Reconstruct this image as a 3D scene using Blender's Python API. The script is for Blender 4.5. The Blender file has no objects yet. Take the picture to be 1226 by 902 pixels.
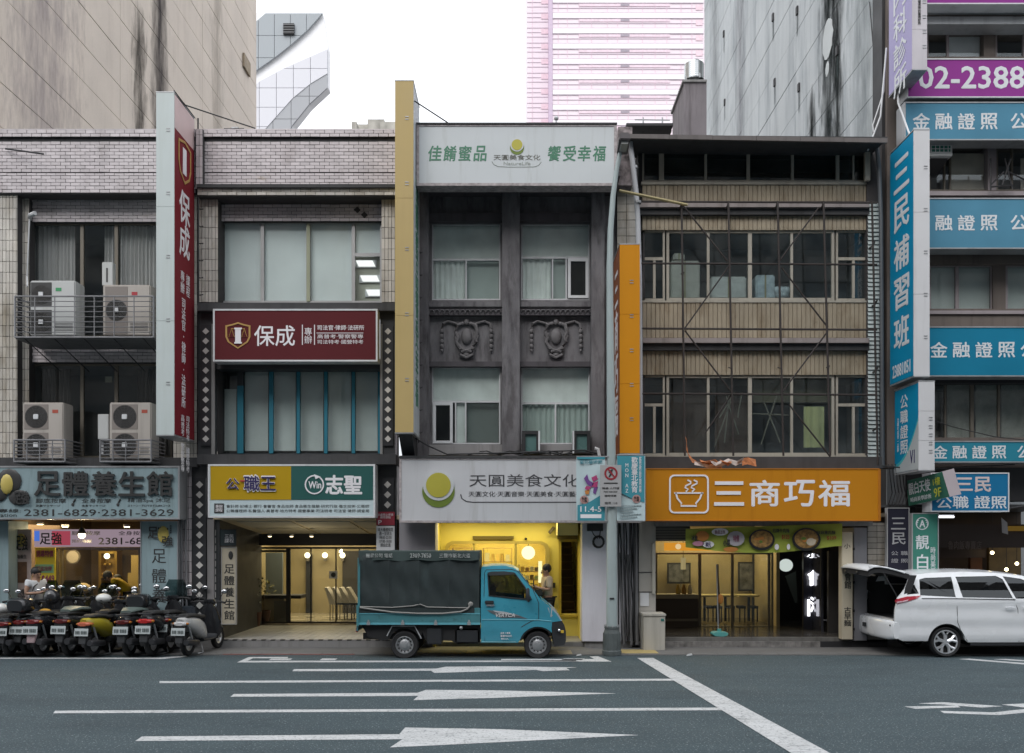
import bpy, bmesh, math, random
from mathutils import Vector, Matrix
from mathutils.geometry import tessellate_polygon
random.seed(7)
R = math.radians
SC = bpy.context.scene
COL = SC.collection
# ---------------------------------------------------------------- camera
F0, CX, CY, CH = 1060.0, 616.0, 646.0, 2.27      # focal length and principal point in photo pixels, eye height
cam = bpy.data.objects.new('camera', bpy.data.cameras.new('camera')); COL.objects.link(cam)
cam.location = (0, 0, CH); cam.rotation_euler = (R(90), 0, 0)
cam.data.sensor_fit = 'HORIZONTAL'; cam.data.sensor_width = 36
cam.data.lens = 36 * F0 / 1226
cam.data.shift_x = (613 - CX) / 1226; cam.data.shift_y = (CY - 451) / 1226
cam.data.clip_end = 3000
SC.camera = cam
# ---------------------------------------------------------------- world, sun, exposure
SUN_EL, SUN_AZ = 42, 205
w = bpy.data.worlds.new('World'); SC.world = w; w.use_nodes = True
nt = w.node_tree; nt.nodes.clear(); N = nt.nodes.new; L = nt.links.new
out = N('ShaderNodeOutputWorld'); bg = N('ShaderNodeBackground'); bg2 = N('ShaderNodeBackground'); mx = N('ShaderNodeMixShader')
sky = N('ShaderNodeTexSky'); sky.sky_type = 'NISHITA'; sky.sun_disc = False
sky.sun_elevation = R(SUN_EL); sky.sun_rotation = R(SUN_AZ)
bg.inputs[1].default_value = 0.1
L(sky.outputs[0], bg.inputs[0])
# overcast cloud deck: brighter towards the zenith (CIE overcast), faintly mottled
tc = N('ShaderNodeTexCoord'); sx = N('ShaderNodeSeparateXYZ'); L(tc.outputs['Generated'], sx.inputs[0])
m1 = N('ShaderNodeMapRange'); m1.inputs[1].default_value = 0; m1.inputs[2].default_value = 1
m1.inputs[3].default_value = 1.0; m1.inputs[4].default_value = 3.0
L(sx.outputs[2], m1.inputs[0])
nz = N('ShaderNodeTexNoise'); nz.inputs['Scale'].default_value = 2.2; L(tc.outputs['Generated'], nz.inputs[0])
m2 = N('ShaderNodeMapRange'); m2.inputs[3].default_value = 0.97; m2.inputs[4].default_value = 1.03; L(nz.outputs[0], m2.inputs[0])
mm = N('ShaderNodeMath'); mm.operation = 'MULTIPLY'; L(m1.outputs[0], mm.inputs[0]); L(m2.outputs[0], mm.inputs[1])
bg2.inputs[0].default_value = (0.93, 0.955, 1.0, 1); L(mm.outputs[0], bg2.inputs[1])
mx.inputs[0].default_value = 0.9
L(bg.outputs[0], mx.inputs[1]); L(bg2.outputs[0], mx.inputs[2]); L(mx.outputs[0], out.inputs[0])
sl = bpy.data.lights.new('sun', 'SUN'); sl.energy = 1.5; sl.angle = R(35); sl.color = (1, .965, .93)
so = bpy.data.objects.new('sun', sl); COL.objects.link(so)
so.rotation_euler = Vector((math.sin(R(SUN_AZ)) * math.cos(R(SUN_EL)), math.cos(R(SUN_AZ)) * math.cos(R(SUN_EL)), math.sin(R(SUN_EL)))).to_track_quat('Z', 'Y').to_euler()
vs = SC.view_settings; vs.view_transform = 'Standard'; vs.look = 'None'; vs.exposure = -0.12; vs.gamma = 1
SC.cycles.max_bounces = 6; SC.cycles.diffuse_bounces = 3; SC.cycles.glossy_bounces = 3; SC.cycles.transparent_max_bounces = 12
SC.cycles.caustics_reflective = False; SC.cycles.caustics_refractive = False; SC.cycles.sample_clamp_indirect = 4

# ---------------------------------------------------------------- photo pixel -> place
def X(px, Y): return (px - CX) * Y / F0
def Z(py, Y): return CH + (CY - py) * Y / F0
def gy(py, z=0): return (CH - z) * F0 / (py - CY)
def G(px, py, z=0):
    Y = gy(py, z); return (X(px, Y), Y)

# ---------------------------------------------------------------- materials
MATS = {}
def _base(name):
    m = bpy.data.materials.new(name); m.use_nodes = True
    t = m.node_tree; t.nodes.clear()
    o = t.nodes.new('ShaderNodeOutputMaterial')
    return m, t, o
def pm(name, col, rough=.7, metal=0, var=.15, vs=1.6, streak=0, speck=0, ss=90, bump=0, bs=60, island=0, coat=0, spec=.5, sscale=(5, 5, .3), thr=(.5, .75), dirt=(.25, .24, .22)):
    if name in MATS: return MATS[name]
    m, t, o = _base(name); N = t.nodes.new; L = t.links.new
    b = N('ShaderNodeBsdfPrincipled'); L(b.outputs[0], o.inputs[0])
    b.inputs['Roughness'].default_value = rough; b.inputs['Metallic'].default_value = metal
    b.inputs['Specular IOR Level'].default_value = spec
    if coat: b.inputs['Coat Weight'].default_value = coat; b.inputs['Coat Roughness'].default_value = .06
    g = N('ShaderNodeNewGeometry')
    n1 = N('ShaderNodeTexNoise'); n1.inputs['Scale'].default_value = vs; n1.inputs['Detail'].default_value = 5; L(g.outputs['Position'], n1.inputs[0])
    def math_(op, a, c, clamp=False):
        q = N('ShaderNodeMath'); q.operation = op; q.use_clamp = clamp
        for i, v in enumerate((a, c)):
            if isinstance(v, (int, float)): q.inputs[i].default_value = v
            else: L(v, q.inputs[i])
        return q.outputs[0]
    val = math_('ADD', math_('MULTIPLY', math_('SUBTRACT', n1.outputs[0], .5), var * 2.6), 1.0)
    if island: val = math_('ADD', val, math_('MULTIPLY', math_('SUBTRACT', g.outputs['Random Per Island'], .5), island))
    if speck:
        n3 = N('ShaderNodeTexNoise'); n3.inputs['Scale'].default_value = ss; n3.inputs['Detail'].default_value = 3; L(g.outputs['Position'], n3.inputs[0])
        val = math_('ADD', val, math_('MULTIPLY', math_('SUBTRACT', n3.outputs[0], .5), speck * 3))
    hs = N('ShaderNodeHueSaturation'); hs.inputs['Color'].default_value = (*col, 1); L(val, hs.inputs['Value'])
    c = hs.outputs[0]
    if streak:
        mp = N('ShaderNodeMapping'); mp.inputs['Scale'].default_value = sscale; L(g.outputs['Position'], mp.inputs[0])
        n2 = N('ShaderNodeTexNoise'); n2.inputs['Scale'].default_value = 1.0; n2.inputs['Detail'].default_value = 6; n2.inputs['Roughness'].default_value = .65; L(mp.outputs[0], n2.inputs[0])
        r = N('ShaderNodeMapRange'); r.inputs[1].default_value = thr[0]; r.inputs[2].default_value = thr[1]; r.inputs[4].default_value = streak; L(n2.outputs[0], r.inputs[0])
        mix = N('ShaderNodeMix'); mix.data_type = 'RGBA'; mix.blend_type = 'MULTIPLY'; L(r.outputs[0], mix.inputs[0]); L(c, mix.inputs[6]); mix.inputs[7].default_value = (*dirt, 1)
        c = mix.outputs[2]
    L(c, b.inputs['Base Color'])
    rn = math_('ADD', math_('MULTIPLY', math_('SUBTRACT', n1.outputs[0], .5), .35), rough, True); L(rn, b.inputs['Roughness'])
    if bump:
        n4 = N('ShaderNodeTexNoise'); n4.inputs['Scale'].default_value = bs; n4.inputs['Detail'].default_value = 4; L(g.outputs['Position'], n4.inputs[0])
        bp = N('ShaderNodeBump'); bp.inputs['Strength'].default_value = bump; bp.inputs['Distance'].default_value = .01; L(n4.outputs[0], bp.inputs['Height']); L(bp.outputs[0], b.inputs['Normal'])
    MATS[name] = m; return m
def wear(m, scale=(1, 1, 1), lo=.5, hi=.7, to=(.4, .4, .4), amount=1, blend='MULTIPLY', detail=8, rough=.65, kind='noise'):
    "lay one more layer of dirt, wear or grit over a material's colour"
    t = m.node_tree; N = t.nodes.new; L = t.links.new; b = next(n for n in t.nodes if n.type == 'BSDF_PRINCIPLED'); src = b.inputs['Base Color'].links[0].from_socket
    g = N('ShaderNodeNewGeometry'); mp = N('ShaderNodeMapping'); mp.inputs['Scale'].default_value = scale; L(g.outputs['Position'], mp.inputs[0])
    r = N('ShaderNodeMapRange')
    if kind == 'noise':
        n = N('ShaderNodeTexNoise'); n.inputs['Scale'].default_value = 1; n.inputs['Detail'].default_value = detail; n.inputs['Roughness'].default_value = rough; L(mp.outputs[0], n.inputs[0]); L(n.outputs[0], r.inputs[0])
    else:
        w_ = N('ShaderNodeTexNoise'); w_.inputs['Scale'].default_value = 2; w_.inputs['Detail'].default_value = 4; L(mp.outputs[0], w_.inputs[0]); mixv = N('ShaderNodeMix'); mixv.data_type = 'RGBA'; mixv.inputs[0].default_value = .35; L(mp.outputs[0], mixv.inputs[6]); L(w_.outputs[1], mixv.inputs[7])
        n = N('ShaderNodeTexVoronoi'); n.feature = 'DISTANCE_TO_EDGE'; n.inputs['Scale'].default_value = 1; L(mixv.outputs[2], n.inputs[0]); L(n.outputs[0], r.inputs[0])
    r.inputs[1].default_value = lo; r.inputs[2].default_value = hi; r.inputs[3].default_value = 0 if kind == 'noise' else amount; r.inputs[4].default_value = amount if kind == 'noise' else 0
    x = N('ShaderNodeMix'); x.data_type = 'RGBA'; x.blend_type = blend; L(r.outputs[0], x.inputs[0]); L(src, x.inputs[6]); x.inputs[7].default_value = (*to, 1); L(x.outputs[2], b.inputs['Base Color']); return m
def em(name, col, s):
    if name in MATS: return MATS[name]
    m, t, o = _base(name); e = t.nodes.new('ShaderNodeEmission'); e.inputs[0].default_value = (*col, 1); e.inputs[1].default_value = s
    t.links.new(e.outputs[0], o.inputs[0]); MATS[name] = m; return m
def glass(name, tint=(.7, .75, .75), ior=1.5, rough=.02, dirty=0):
    if name in MATS: return MATS[name]
    m, t, o = _base(name); N = t.nodes.new; L = t.links.new
    tr = N('ShaderNodeBsdfTransparent'); tr.inputs[0].default_value = (*tint, 1)
    gl = N('ShaderNodeBsdfGlossy'); gl.inputs['Roughness'].default_value = rough; gl.inputs[0].default_value = (.9, .95, .97, 1)
    fr = N('ShaderNodeFresnel'); fr.inputs[0].default_value = ior
    gm = N('ShaderNodeNewGeometry'); im = N('ShaderNodeMapRange'); im.inputs[3].default_value = ior; im.inputs[4].default_value = 1 / ior
    L(gm.outputs['Backfacing'], im.inputs[0]); L(im.outputs[0], fr.inputs[0])      # same reflectance on both faces of the thin pane
    mx = N('ShaderNodeMixShader'); L(fr.outputs[0], mx.inputs[0]); L(tr.outputs[0], mx.inputs[1]); L(gl.outputs[0], mx.inputs[2])
    last = mx
    if dirty:
        df = N('ShaderNodeBsdfDiffuse'); df.inputs[0].default_value = (.4, .42, .4, 1)
        g = N('ShaderNodeNewGeometry'); n = N('ShaderNodeTexNoise'); n.inputs['Scale'].default_value = 2; n.inputs['Detail'].default_value = 6; L(g.outputs['Position'], n.inputs[0])
        r = N('ShaderNodeMapRange'); r.inputs[1].default_value = .35; r.inputs[2].default_value = .8; r.inputs[4].default_value = dirty; L(n.outputs[0], r.inputs[0])
        m3 = N('ShaderNodeMixShader'); L(r.outputs[0], m3.inputs[0]); L(mx.outputs[0], m3.inputs[1]); L(df.outputs[0], m3.inputs[2]); last = m3
    L(last.outputs[0], o.inputs[0]); MATS[name] = m; return m
def S(r, g, b):
    "sRGB 0-255 of the thing's own colour -> linear"
    f = lambda c: (c / 255 / 12.92) if c <= 10 else ((c / 255 + .055) / 1.055) ** 2.4
    return (f(r), f(g), f(b))

# ---------------------------------------------------------------- objects
def props(o, label=None, cat=None, group=None, kind=None):
    if label: o['label'] = label
    if cat: o['category'] = cat
    if group: o['group'] = group
    if kind: o['kind'] = kind
    return o
def thing(name, label, cat, loc=(0, 0, 0), group=None, rz=0):
    o = bpy.data.objects.new(name, None); COL.objects.link(o); o.empty_display_size = .2
    o.location = loc; o.rotation_euler = (0, 0, rz)
    return props(o, label, cat, group)
def attach(o, par, local=False):
    if par is None: return o
    o.parent = par
    if par.type == 'EMPTY' and not local:
        o.matrix_parent_inverse = Matrix.Translation(-par.location)
    return o
class MB:
    def __init__(s, local=False): s.v = []; s.f = []; s.local = local
    def add(s, vs, fs, M=None):
        n = len(s.v)
        s.v += [tuple(M @ Vector(v)) if M is not None else tuple(v) for v in vs]
        s.f += [tuple(i + n for i in f) for f in fs]; return s
    def box(s, x0, x1, y0, y1, z0, z1, M=None):
        if x0 > x1: x0, x1 = x1, x0
        if y0 > y1: y0, y1 = y1, y0
        if z0 > z1: z0, z1 = z1, z0
        return s.add([(x0, y0, z0), (x1, y0, z0), (x1, y1, z0), (x0, y1, z0), (x0, y0, z1), (x1, y0, z1), (x1, y1, z1), (x0, y1, z1)],
                     [(0, 1, 5, 4), (1, 2, 6, 5), (2, 3, 7, 6), (3, 0, 4, 7), (4, 5, 6, 7), (3, 2, 1, 0)], M)
    def pb(s, a, b, c, d, Y, Y1):
        "box whose front face fills the photo rectangle a,b..c,d at depth Y and reaches back to Y1"
        return s.box(X(a, Y), X(c, Y), Y, Y1, Z(d, Y), Z(b, Y))
    def hexa(s, p): return s.add(p, [(0, 1, 5, 4), (1, 2, 6, 5), (2, 3, 7, 6), (3, 0, 4, 7), (4, 5, 6, 7), (3, 2, 1, 0)])
    def prism(s, pts, y0, y1, ax='y', M=None):
        n = len(pts)
        mk = {'y': lambda a, b, h: (a, h, b), 'x': lambda a, b, h: (h, a, b), 'z': lambda a, b, h: (a, b, h)}[ax]
        vs = [mk(a, b, y0) for a, b in pts] + [mk(a, b, y1) for a, b in pts]
        fs = [tuple(range(n)), tuple(range(2 * n - 1, n - 1, -1))] + [(i, i + n, (i + 1) % n + n, (i + 1) % n) for i in range(n)]
        return s.add(vs, fs, M)
    def cyl(s, p, q, r, n=10, r2=None, caps=True):
        p = Vector(p); q = Vector(q); d = q - p
        if d.length < 1e-6: return s
        r2 = r if r2 is None else r2
        z = d.normalized(); a = Vector((1, 0, 0)) if abs(z.x) < .8 else Vector((0, 1, 0)); u = z.cross(a).normalized(); v = z.cross(u)
        vs = []
        for k in range(n):
            t = 2 * math.pi * k / n; c = u * math.cos(t) + v * math.sin(t)
            vs.append(p + c * r)
        for k in range(n):
            t = 2 * math.pi * k / n; c = u * math.cos(t) + v * math.sin(t)
            vs.append(q + c * r2)
        fs = [(k, (k + 1) % n, (k + 1) % n + n, k + n) for k in range(n)]
        if caps: fs += [tuple(range(n - 1, -1, -1)), tuple(range(n, 2 * n))]
        return s.add(vs, fs)
    def tube(s, pts, r, n=6):
        P = [Vector(p) for p in pts]; m = len(P); rings = []
        for i, p in enumerate(P):
            d = (P[min(i + 1, m - 1)] - P[max(i - 1, 0)]).normalized()
            a = Vector((0, 0, 1)) if abs(d.z) < .9 else Vector((1, 0, 0))
            u = d.cross(a).normalized(); v = d.cross(u)
            rr = r[i] if isinstance(r, (list, tuple)) else r
            rings.append([p + (u * math.cos(2 * math.pi * k / n) + v * math.sin(2 * math.pi * k / n)) * rr for k in range(n)])
        vs = [v for ring in rings for v in ring]
        fs = [(i * n + k, i * n + (k + 1) % n, (i + 1) * n + (k + 1) % n, (i + 1) * n + k) for i in range(m - 1) for k in range(n)]
        fs += [tuple(range(n - 1, -1, -1)), tuple(range((m - 1) * n, m * n))]
        return s.add(vs, fs)
    def ball(s, c, r, sc=(1, 1, 1), n=10, M=None):
        vs = []; fs = []; m = n // 2 + 1
        for i in range(m + 1):
            t = math.pi * i / m
            for k in range(n):
                a = 2 * math.pi * k / n
                vs.append((c[0] + r * sc[0] * math.sin(t) * math.cos(a), c[1] + r * sc[1] * math.sin(t) * math.sin(a), c[2] + r * sc[2] * math.cos(t)))
        for i in range(m):
            for k in range(n):
                fs.append((i * n + k, (i + 1) * n + k, (i + 1) * n + (k + 1) % n, i * n + (k + 1) % n))
        return s.add(vs, fs, M)
    def lathe(s, prof, c, ax='z', n=20):
        "prof = [(radius, height)]"
        mk = {'z': lambda a, b, h: (c[0] + a, c[1] + b, c[2] + h), 'y': lambda a, b, h: (c[0] + a, c[1] + h, c[2] + b), 'x': lambda a, b, h: (c[0] + h, c[1] + a, c[2] + b)}[ax]
        vs = []; m = len(prof)
        for r, h in prof:
            for k in range(n):
                t = 2 * math.pi * k / n; vs.append(mk(r * math.cos(t), r * math.sin(t), h))
        fs = [(i * n + k, i * n + (k + 1) % n, (i + 1) * n + (k + 1) % n, (i + 1) * n + k) for i in range(m - 1) for k in range(n)]
        return s.add(vs, fs)
    def loft(s, secs, n=14, p=2.6, ax='y', caps=True):
        "secs = [(pos, cx, cz, hx, hz)] superellipse sections along an axis"
        vs = []
        for (y, cx, cz, hx, hz) in secs:
            for k in range(n):
                t = 2 * math.pi * k / n; c, q = math.cos(t), math.sin(t)
                a = cx + hx * math.copysign(abs(c) ** (2 / p), c); b = cz + hz * math.copysign(abs(q) ** (2 / p), q)
                vs.append((a, y, b) if ax == 'y' else ((y, a, b) if ax == 'x' else (a, b, y)))
        m = len(secs)
        fs = [(i * n + k, i * n + (k + 1) % n, (i + 1) * n + (k + 1) % n, (i + 1) * n + k) for i in range(m - 1) for k in range(n)]
        if caps: fs += [tuple(range(n - 1, -1, -1)), tuple(range((m - 1) * n, m * n))]
        return s.add(vs, fs)
    def plate(s, outer, holes, y0, y1, step=None, warp=None):
        "outline (x,z) with holes, between y0 and y1; step = grid to cut it by, warp = f(x,y,z)"
        loops = [outer] + list(holes)
        pts = [p for l in loops for p in l]; n = len(pts)
        tr = tessellate_polygon([[Vector((a, b, 0)) for a, b in l] for l in loops])
        bm = bmesh.new()
        for yy in (y0, y1):
            vv = [bm.verts.new((a, yy, b)) for a, b in pts]
            for f in tr:
                try: bm.faces.new([vv[i] for i in f])
                except ValueError: pass
            if yy == y0: v0 = vv
        k = 0
        for l in loops:
            m = len(l)
            for i in range(m):
                a, b = k + i, k + (i + 1) % m
                bm.faces.new((v0[a], v0[b], vv[b], vv[a]))
            k += m
        if step:
            xs = [p[0] for p in pts]; zs = [p[1] for p in pts]
            for lo, hi, st, nn, ix in ((min(xs), max(xs), step[0], (1, 0, 0), 0), (min(zs), max(zs), step[1], (0, 0, 1), 2)):
                q = lo + st
                while q < hi - .01:
                    co = [0, 0, 0]; co[ix] = q
                    bmesh.ops.bisect_plane(bm, geom=bm.verts[:] + bm.edges[:] + bm.faces[:], plane_co=co, plane_no=nn); q += st
        bmesh.ops.recalc_face_normals(bm, faces=bm.faces[:])
        bm.verts.index_update()
        vs = [tuple(warp(*v.co) if warp else v.co) for v in bm.verts]
        fs = [tuple(v.index for v in f.verts) for f in bm.faces]
        bm.free(); return s.add(vs, fs)
    def mesh(s, name, smooth=False, bevel=0, recalc=True, segs=2):
        me = bpy.data.meshes.new(name); me.from_pydata(s.v, [], s.f)
        if recalc or bevel:
            bm = bmesh.new(); bm.from_mesh(me)
            if bevel:
                bmesh.ops.remove_doubles(bm, verts=bm.verts[:], dist=1e-5)
                es = [e for e in bm.edges if len(e.link_faces) == 2 and e.calc_face_angle(0) > R(35)]
                bmesh.ops.bevel(bm, geom=es, offset=bevel, segments=segs, affect='EDGES', clamp_overlap=True)
            bmesh.ops.recalc_face_normals(bm, faces=bm.faces[:]); bm.to_mesh(me); bm.free()
        if smooth:
            me.shade_smooth(); me.set_sharp_from_angle(angle=R(40))
        return me
    def build(s, name, mat, par=None, smooth=False, bevel=0, kind=None, label=None, cat=None, group=None):
        me = s.mesh(name, smooth, bevel); me.materials.append(mat)
        o = bpy.data.objects.new(name, me); COL.objects.link(o); attach(o, par, s.local)
        return props(o, label, cat, group, kind)
def piece(name, me, loc, par, mat=None, rot=None, sc=None):
    "an object sharing mesh data"
    o = bpy.data.objects.new(name, me); COL.objects.link(o); o.location = loc
    if rot: o.rotation_euler = rot
    if sc: o.scale = sc
    if mat is not None:
        if not me.materials: me.materials.append(mat)
        if me.materials[0] != mat: o.material_slots[0].link = 'OBJECT'; o.material_slots[0].material = mat
    return attach(o, par)
def bx(name, mat, par, a, b, c, d, Y, Y1, bevel=0, **k): return MB().pb(a, b, c, d, Y, Y1).build(name, mat, par, bevel=bevel, **k)
def wb(name, mat, par, x0, x1, y0, y1, z0, z1, bevel=0, **k): return MB().box(x0, x1, y0, y1, z0, z1).build(name, mat, par, bevel=bevel, **k)
def copy_thing(root, loc, rz, label, swap={}):
    "copy of a locally built thing with its parts and sub-parts; swap = {part name: material}"
    def rec(o, par):
        c = o.copy(); COL.objects.link(c)
        if par is not None: c.parent = par
        base = o.name.split('.')[0]
        if base in swap and c.type == 'MESH':
            c.material_slots[0].link = 'OBJECT'; c.material_slots[0].material = swap[base]
        for ch in list(o.children): rec(ch, c)
        return c
    c = rec(root, None); c.location = loc; c.rotation_euler = (0, 0, rz); c['label'] = label
    return c

# ---------------------------------------------------------------- lettering (built-in font, turned into meshes at the end)
TQ = []
def text_frame(s, O, u, v, W, H, mat, par, bold=0, ext=.004, name='lettering', label=None, shear=0, local=False):
    cu = bpy.data.curves.new(name, 'FONT'); cu.body = s; cu.size = 1; cu.offset = 0; cu.resolution_u = 2
    cu.align_x = 'CENTER'; cu.space_line = .95; cu.shear = shear
    o = bpy.data.objects.new('tmp_' + name, cu); COL.objects.link(o)
    TQ.append((o, Vector(O), Vector(u), Vector(v), W, H, mat, par, ext, name, label, local, bold))
def text(s, a, b, c, d, Y, mat, par, bold=0, ext=.004, **k):
    "lettering filling the photo rectangle on a frontal face at depth Y"
    text_frame(s, (X(a, Y), Y - .001, Z(d, Y)), (1, 0, 0), (0, 0, 1), X(c, Y) - X(a, Y), Z(b, Y) - Z(d, Y), mat, par, bold, ext, **k)
def vtext(s, *a, **k): text('\n'.join(s), *a, **k)
def side_text(s, Xp, sgn, y0, y1, z0, z1, mat, par, bold=0, ext=.004, vertical=True, **k):
    "lettering on a face at x = Xp; sgn=+1 faces +x (reads towards +y), -1 faces -x"
    u = (0, sgn, 0); y_start = min(y0, y1) if sgn > 0 else max(y0, y1)
    text_frame('\n'.join(s) if vertical else s, (Xp + .001 * sgn, y_start, z0), u, (0, 0, 1), abs(y1 - y0), z1 - z0, mat, par, bold, ext, **k)
def flush_text():
    bpy.context.view_layer.update(); dg = bpy.context.evaluated_depsgraph_get()
    for (o, O, u, v, W, H, mat, par, ext, name, label, local, bold) in TQ:
        me = bpy.data.meshes.new_from_object(o.evaluated_get(dg))
        if len(me.vertices) == 0: bpy.data.objects.remove(o); continue
        xs = [q.co.x for q in me.vertices]; ys = [q.co.y for q in me.vertices]
        x0, x1, y0, y1 = min(xs), max(xs), min(ys), max(ys); n = u.cross(v)
        bm = bmesh.new(); bm.from_mesh(me)
        for q in bm.verts:
            q.co = O + u * ((q.co.x - x0) / max(x1 - x0, 1e-6) * W) + v * ((q.co.y - y0) / max(y1 - y0, 1e-6) * H) + n * ext
        bmesh.ops.recalc_face_normals(bm, faces=bm.faces[:])
        bd = [e for e in bm.edges if len(e.link_faces) == 1]
        r = bmesh.ops.extrude_edge_only(bm, edges=bd)
        for q in [g for g in r['geom'] if isinstance(g, bmesh.types.BMVert)]: q.co -= n * (ext + .0005)
        bmesh.ops.recalc_face_normals(bm, faces=bm.faces[:])
        if bold > .012:
            # heavier weight: the same glyphs again, shifted a hair sideways and in depth
            lines = max(1, cu_body.count('\n') + 1) if (cu_body := o.data.body) else 1
            em_ = H / lines * bold * .62; src = bm.verts[:] + bm.edges[:] + bm.faces[:]
            dirs = ((1, 0), (-1, 0), (0, 1), (0, -1)) if bold < .04 else ((1, 0), (-1, 0), (0, 1), (0, -1), (.7, .7), (-.7, .7), (.7, -.7), (-.7, -.7))
            for q, (a_, b_) in enumerate(dirs):
                d_ = bmesh.ops.duplicate(bm, geom=src); off = (u * a_ + v * b_) * em_ - n * .0004 * (q + 1)
                for g in d_['geom']:
                    if isinstance(g, bmesh.types.BMVert): g.co += off
        bm.to_mesh(me); bm.free()
        me.name = name; me.materials.clear(); me.materials.append(mat)
        k = bpy.data.objects.new(name, me); COL.objects.link(k); attach(k, par, local)
        if label: k['label'] = label
        cu = o.data; bpy.data.objects.remove(o); bpy.data.curves.remove(cu)

# ---------------------------------------------------------------- common materials
M = {}
M['tile'] = pm('pink_tile', (.58, .53, .54), .35, island=.22, var=.10, vs=.7, streak=.35, sscale=(3, 3, .5), thr=(.52, .8))
M['tile_cream'] = pm('cream_tile', (.54, .51, .46), .4, island=.3, var=.3, vs=1.2, streak=.6, sscale=(2, 2, .6), thr=(.5, .75), dirt=(.45, .38, .25))
M['grout'] = pm('dark_grout', (.05, .047, .048), .9)
wear(M['tile'], (1.5, 1.5, .9), .56, .76, (.66, .62, .6), .8); wear(M['tile_cream'], (3, 3, .8), .5, .75, (.6, .54, .44), .9); wear(M['tile'], (.7, .7, 3.5), .62, .72, (.85, .74, .5), .6)
M['alu'] = pm('aluminium_frame', (.42, .42, .42), .4, .3)
M['bronze'] = pm('bronze_frame', (.17, .15, .12), .5, .2)
M['beige_frame'] = pm('beige_frame', (.40, .37, .31), .6, streak=.5, thr=(.5, .8))
M['white_frame'] = pm('white_frame', (.62, .63, .64), .5, streak=.3)
M['black'] = pm('black_paint', (.022, .022, .024), .6)
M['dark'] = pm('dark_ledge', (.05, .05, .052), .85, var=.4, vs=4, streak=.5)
M['concrete'] = pm('concrete', (.26, .255, .25), .9, var=.2, streak=.5, bump=.2)
M['glassdark'] = glass('window_glass', (.95, .975, .975), 1.5, dirty=.03)
M['glassclear'] = glass('clear_glass', (.88, .9, .88), 1.45)
M['room'] = pm('dim_room', (.19, .19, .195), .9)
M['curtain'] = pm('grey_curtain', (.52, .49, .48), .95)
M['blind'] = pm('pale_blind', (.50, .55, .54), .85, var=.1)
M['white'] = pm('white_paint', (.68, .69, .70), .55, var=.06, streak=.12)
M['ivory'] = pm('ivory_letter', (.78, .76, .74), .5, var=.04)
M['cable'] = pm('black_cable', (.02, .02, .022), .6)
M['steel'] = pm('galvanised_steel', (.40, .41, .42), .45, .6, streak=.4)
M['rubber'] = pm('rubber', (.018, .018, .019), .85)
M['chrome'] = pm('chrome', (.75, .76, .78), .15, 1, var=.03)
M['silver'] = pm('silver_paint', (.72, .73, .75), .35, .7, var=.05)
def tiles(mb, x0, x1, z0, z1, Y, tw=.205, th=.072, gap=.011, dep=.018, mode='run', side=None):
    "tile faces standing proud of a wall; side='L'/'R' puts them on an x-plane instead (x0=x plane, x1 unused)"
    z = z0; row = 0
    while z < z1 - .01:
        zt = min(z + th - gap, z1)
        x = x0 - (tw / 2 if (row % 2 and mode == 'run') else 0)
        while x < x1 - .005:
            a, b = max(x, x0), min(x + tw - gap, x1)
            if b - a > .012:
                j = random.uniform(-.002, .002)
                d = dep + random.uniform(-.003, .003)
                mb.add([(a, Y - d, z + j), (b, Y - d, z + j), (b, Y - d, zt + j), (a, Y - d, zt + j), (a, Y, z + j), (b, Y, z + j), (b, Y, zt + j), (a, Y, zt + j)],
                       [(0, 1, 2, 3), (0, 4, 5, 1), (1, 5, 6, 2), (2, 6, 7, 3), (3, 7, 4, 0)])
            x += tw
        z += th; row += 1
def ptiles(mb, a, b, c, d, Y, **k): tiles(mb, X(a, Y), X(c, Y), Z(d, Y), Z(b, Y), Y, **k)
VT = dict(tw=.072, th=.225, mode='grid', gap=.010)
def curtain(mb, x0, x1, z0, z1, Y, amp=.03, wl=.09):
    n = max(8, int((x1 - x0) / wl * 6)); vs = []; fs = []
    for i in range(n + 1):
        t = i / n; x = x0 + (x1 - x0) * t; y = Y + amp * math.sin(2 * math.pi * (x / wl) + 1.3 * math.sin(x * 7)) + random.uniform(-.003, .003)
        vs += [(x, y, z0), (x, y * 1.0 + 0, z1)]
    fs = [(2 * i, 2 * i + 2, 2 * i + 3, 2 * i + 1) for i in range(n)]
    mb.add(vs, fs)
def window(par, a, b, c, d, Y, frame=M['alu'], fw=2.5, vs=(), hs=(), glassm=None, depth=.06, blind=None, by=None, name='window', glass_y=None, segs=None):
    """window as part > sub-parts. vs = mullions [(px, py0, py1)], hs = transoms [(py, px0, px1)]"""
    mb = MB(); f = fw
    mb.pb(a, b, c, b + f, Y, Y + depth).pb(a, d - f, c, d, Y, Y + depth).pb(a, b + f, a + f, d - f, Y, Y + depth).pb(c - f, b + f, c, d - f, Y, Y + depth)
    for q in vs:
        px, p0, p1 = q[:3]; wd = q[3] if len(q) > 3 else f
        mb.pb(px - wd / 2, p0, px + wd / 2, p1, Y + .003, Y + depth - .003)
    for q in hs:
        py, p0, p1 = q[:3]; wd = q[3] if len(q) > 3 else f
        mb.pb(p0, py - wd / 2, p1, py + wd / 2, Y + .005, Y + depth - .006)
    o = mb.build(name, frame, par)
    g = segs or [(a + f, b + f, c - f, d - f)]
    for q in g: bx('pane', glassm or M['glassdark'], o, q[0], q[1], q[2], q[3], Y + .03, Y + .036)
    return o
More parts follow.
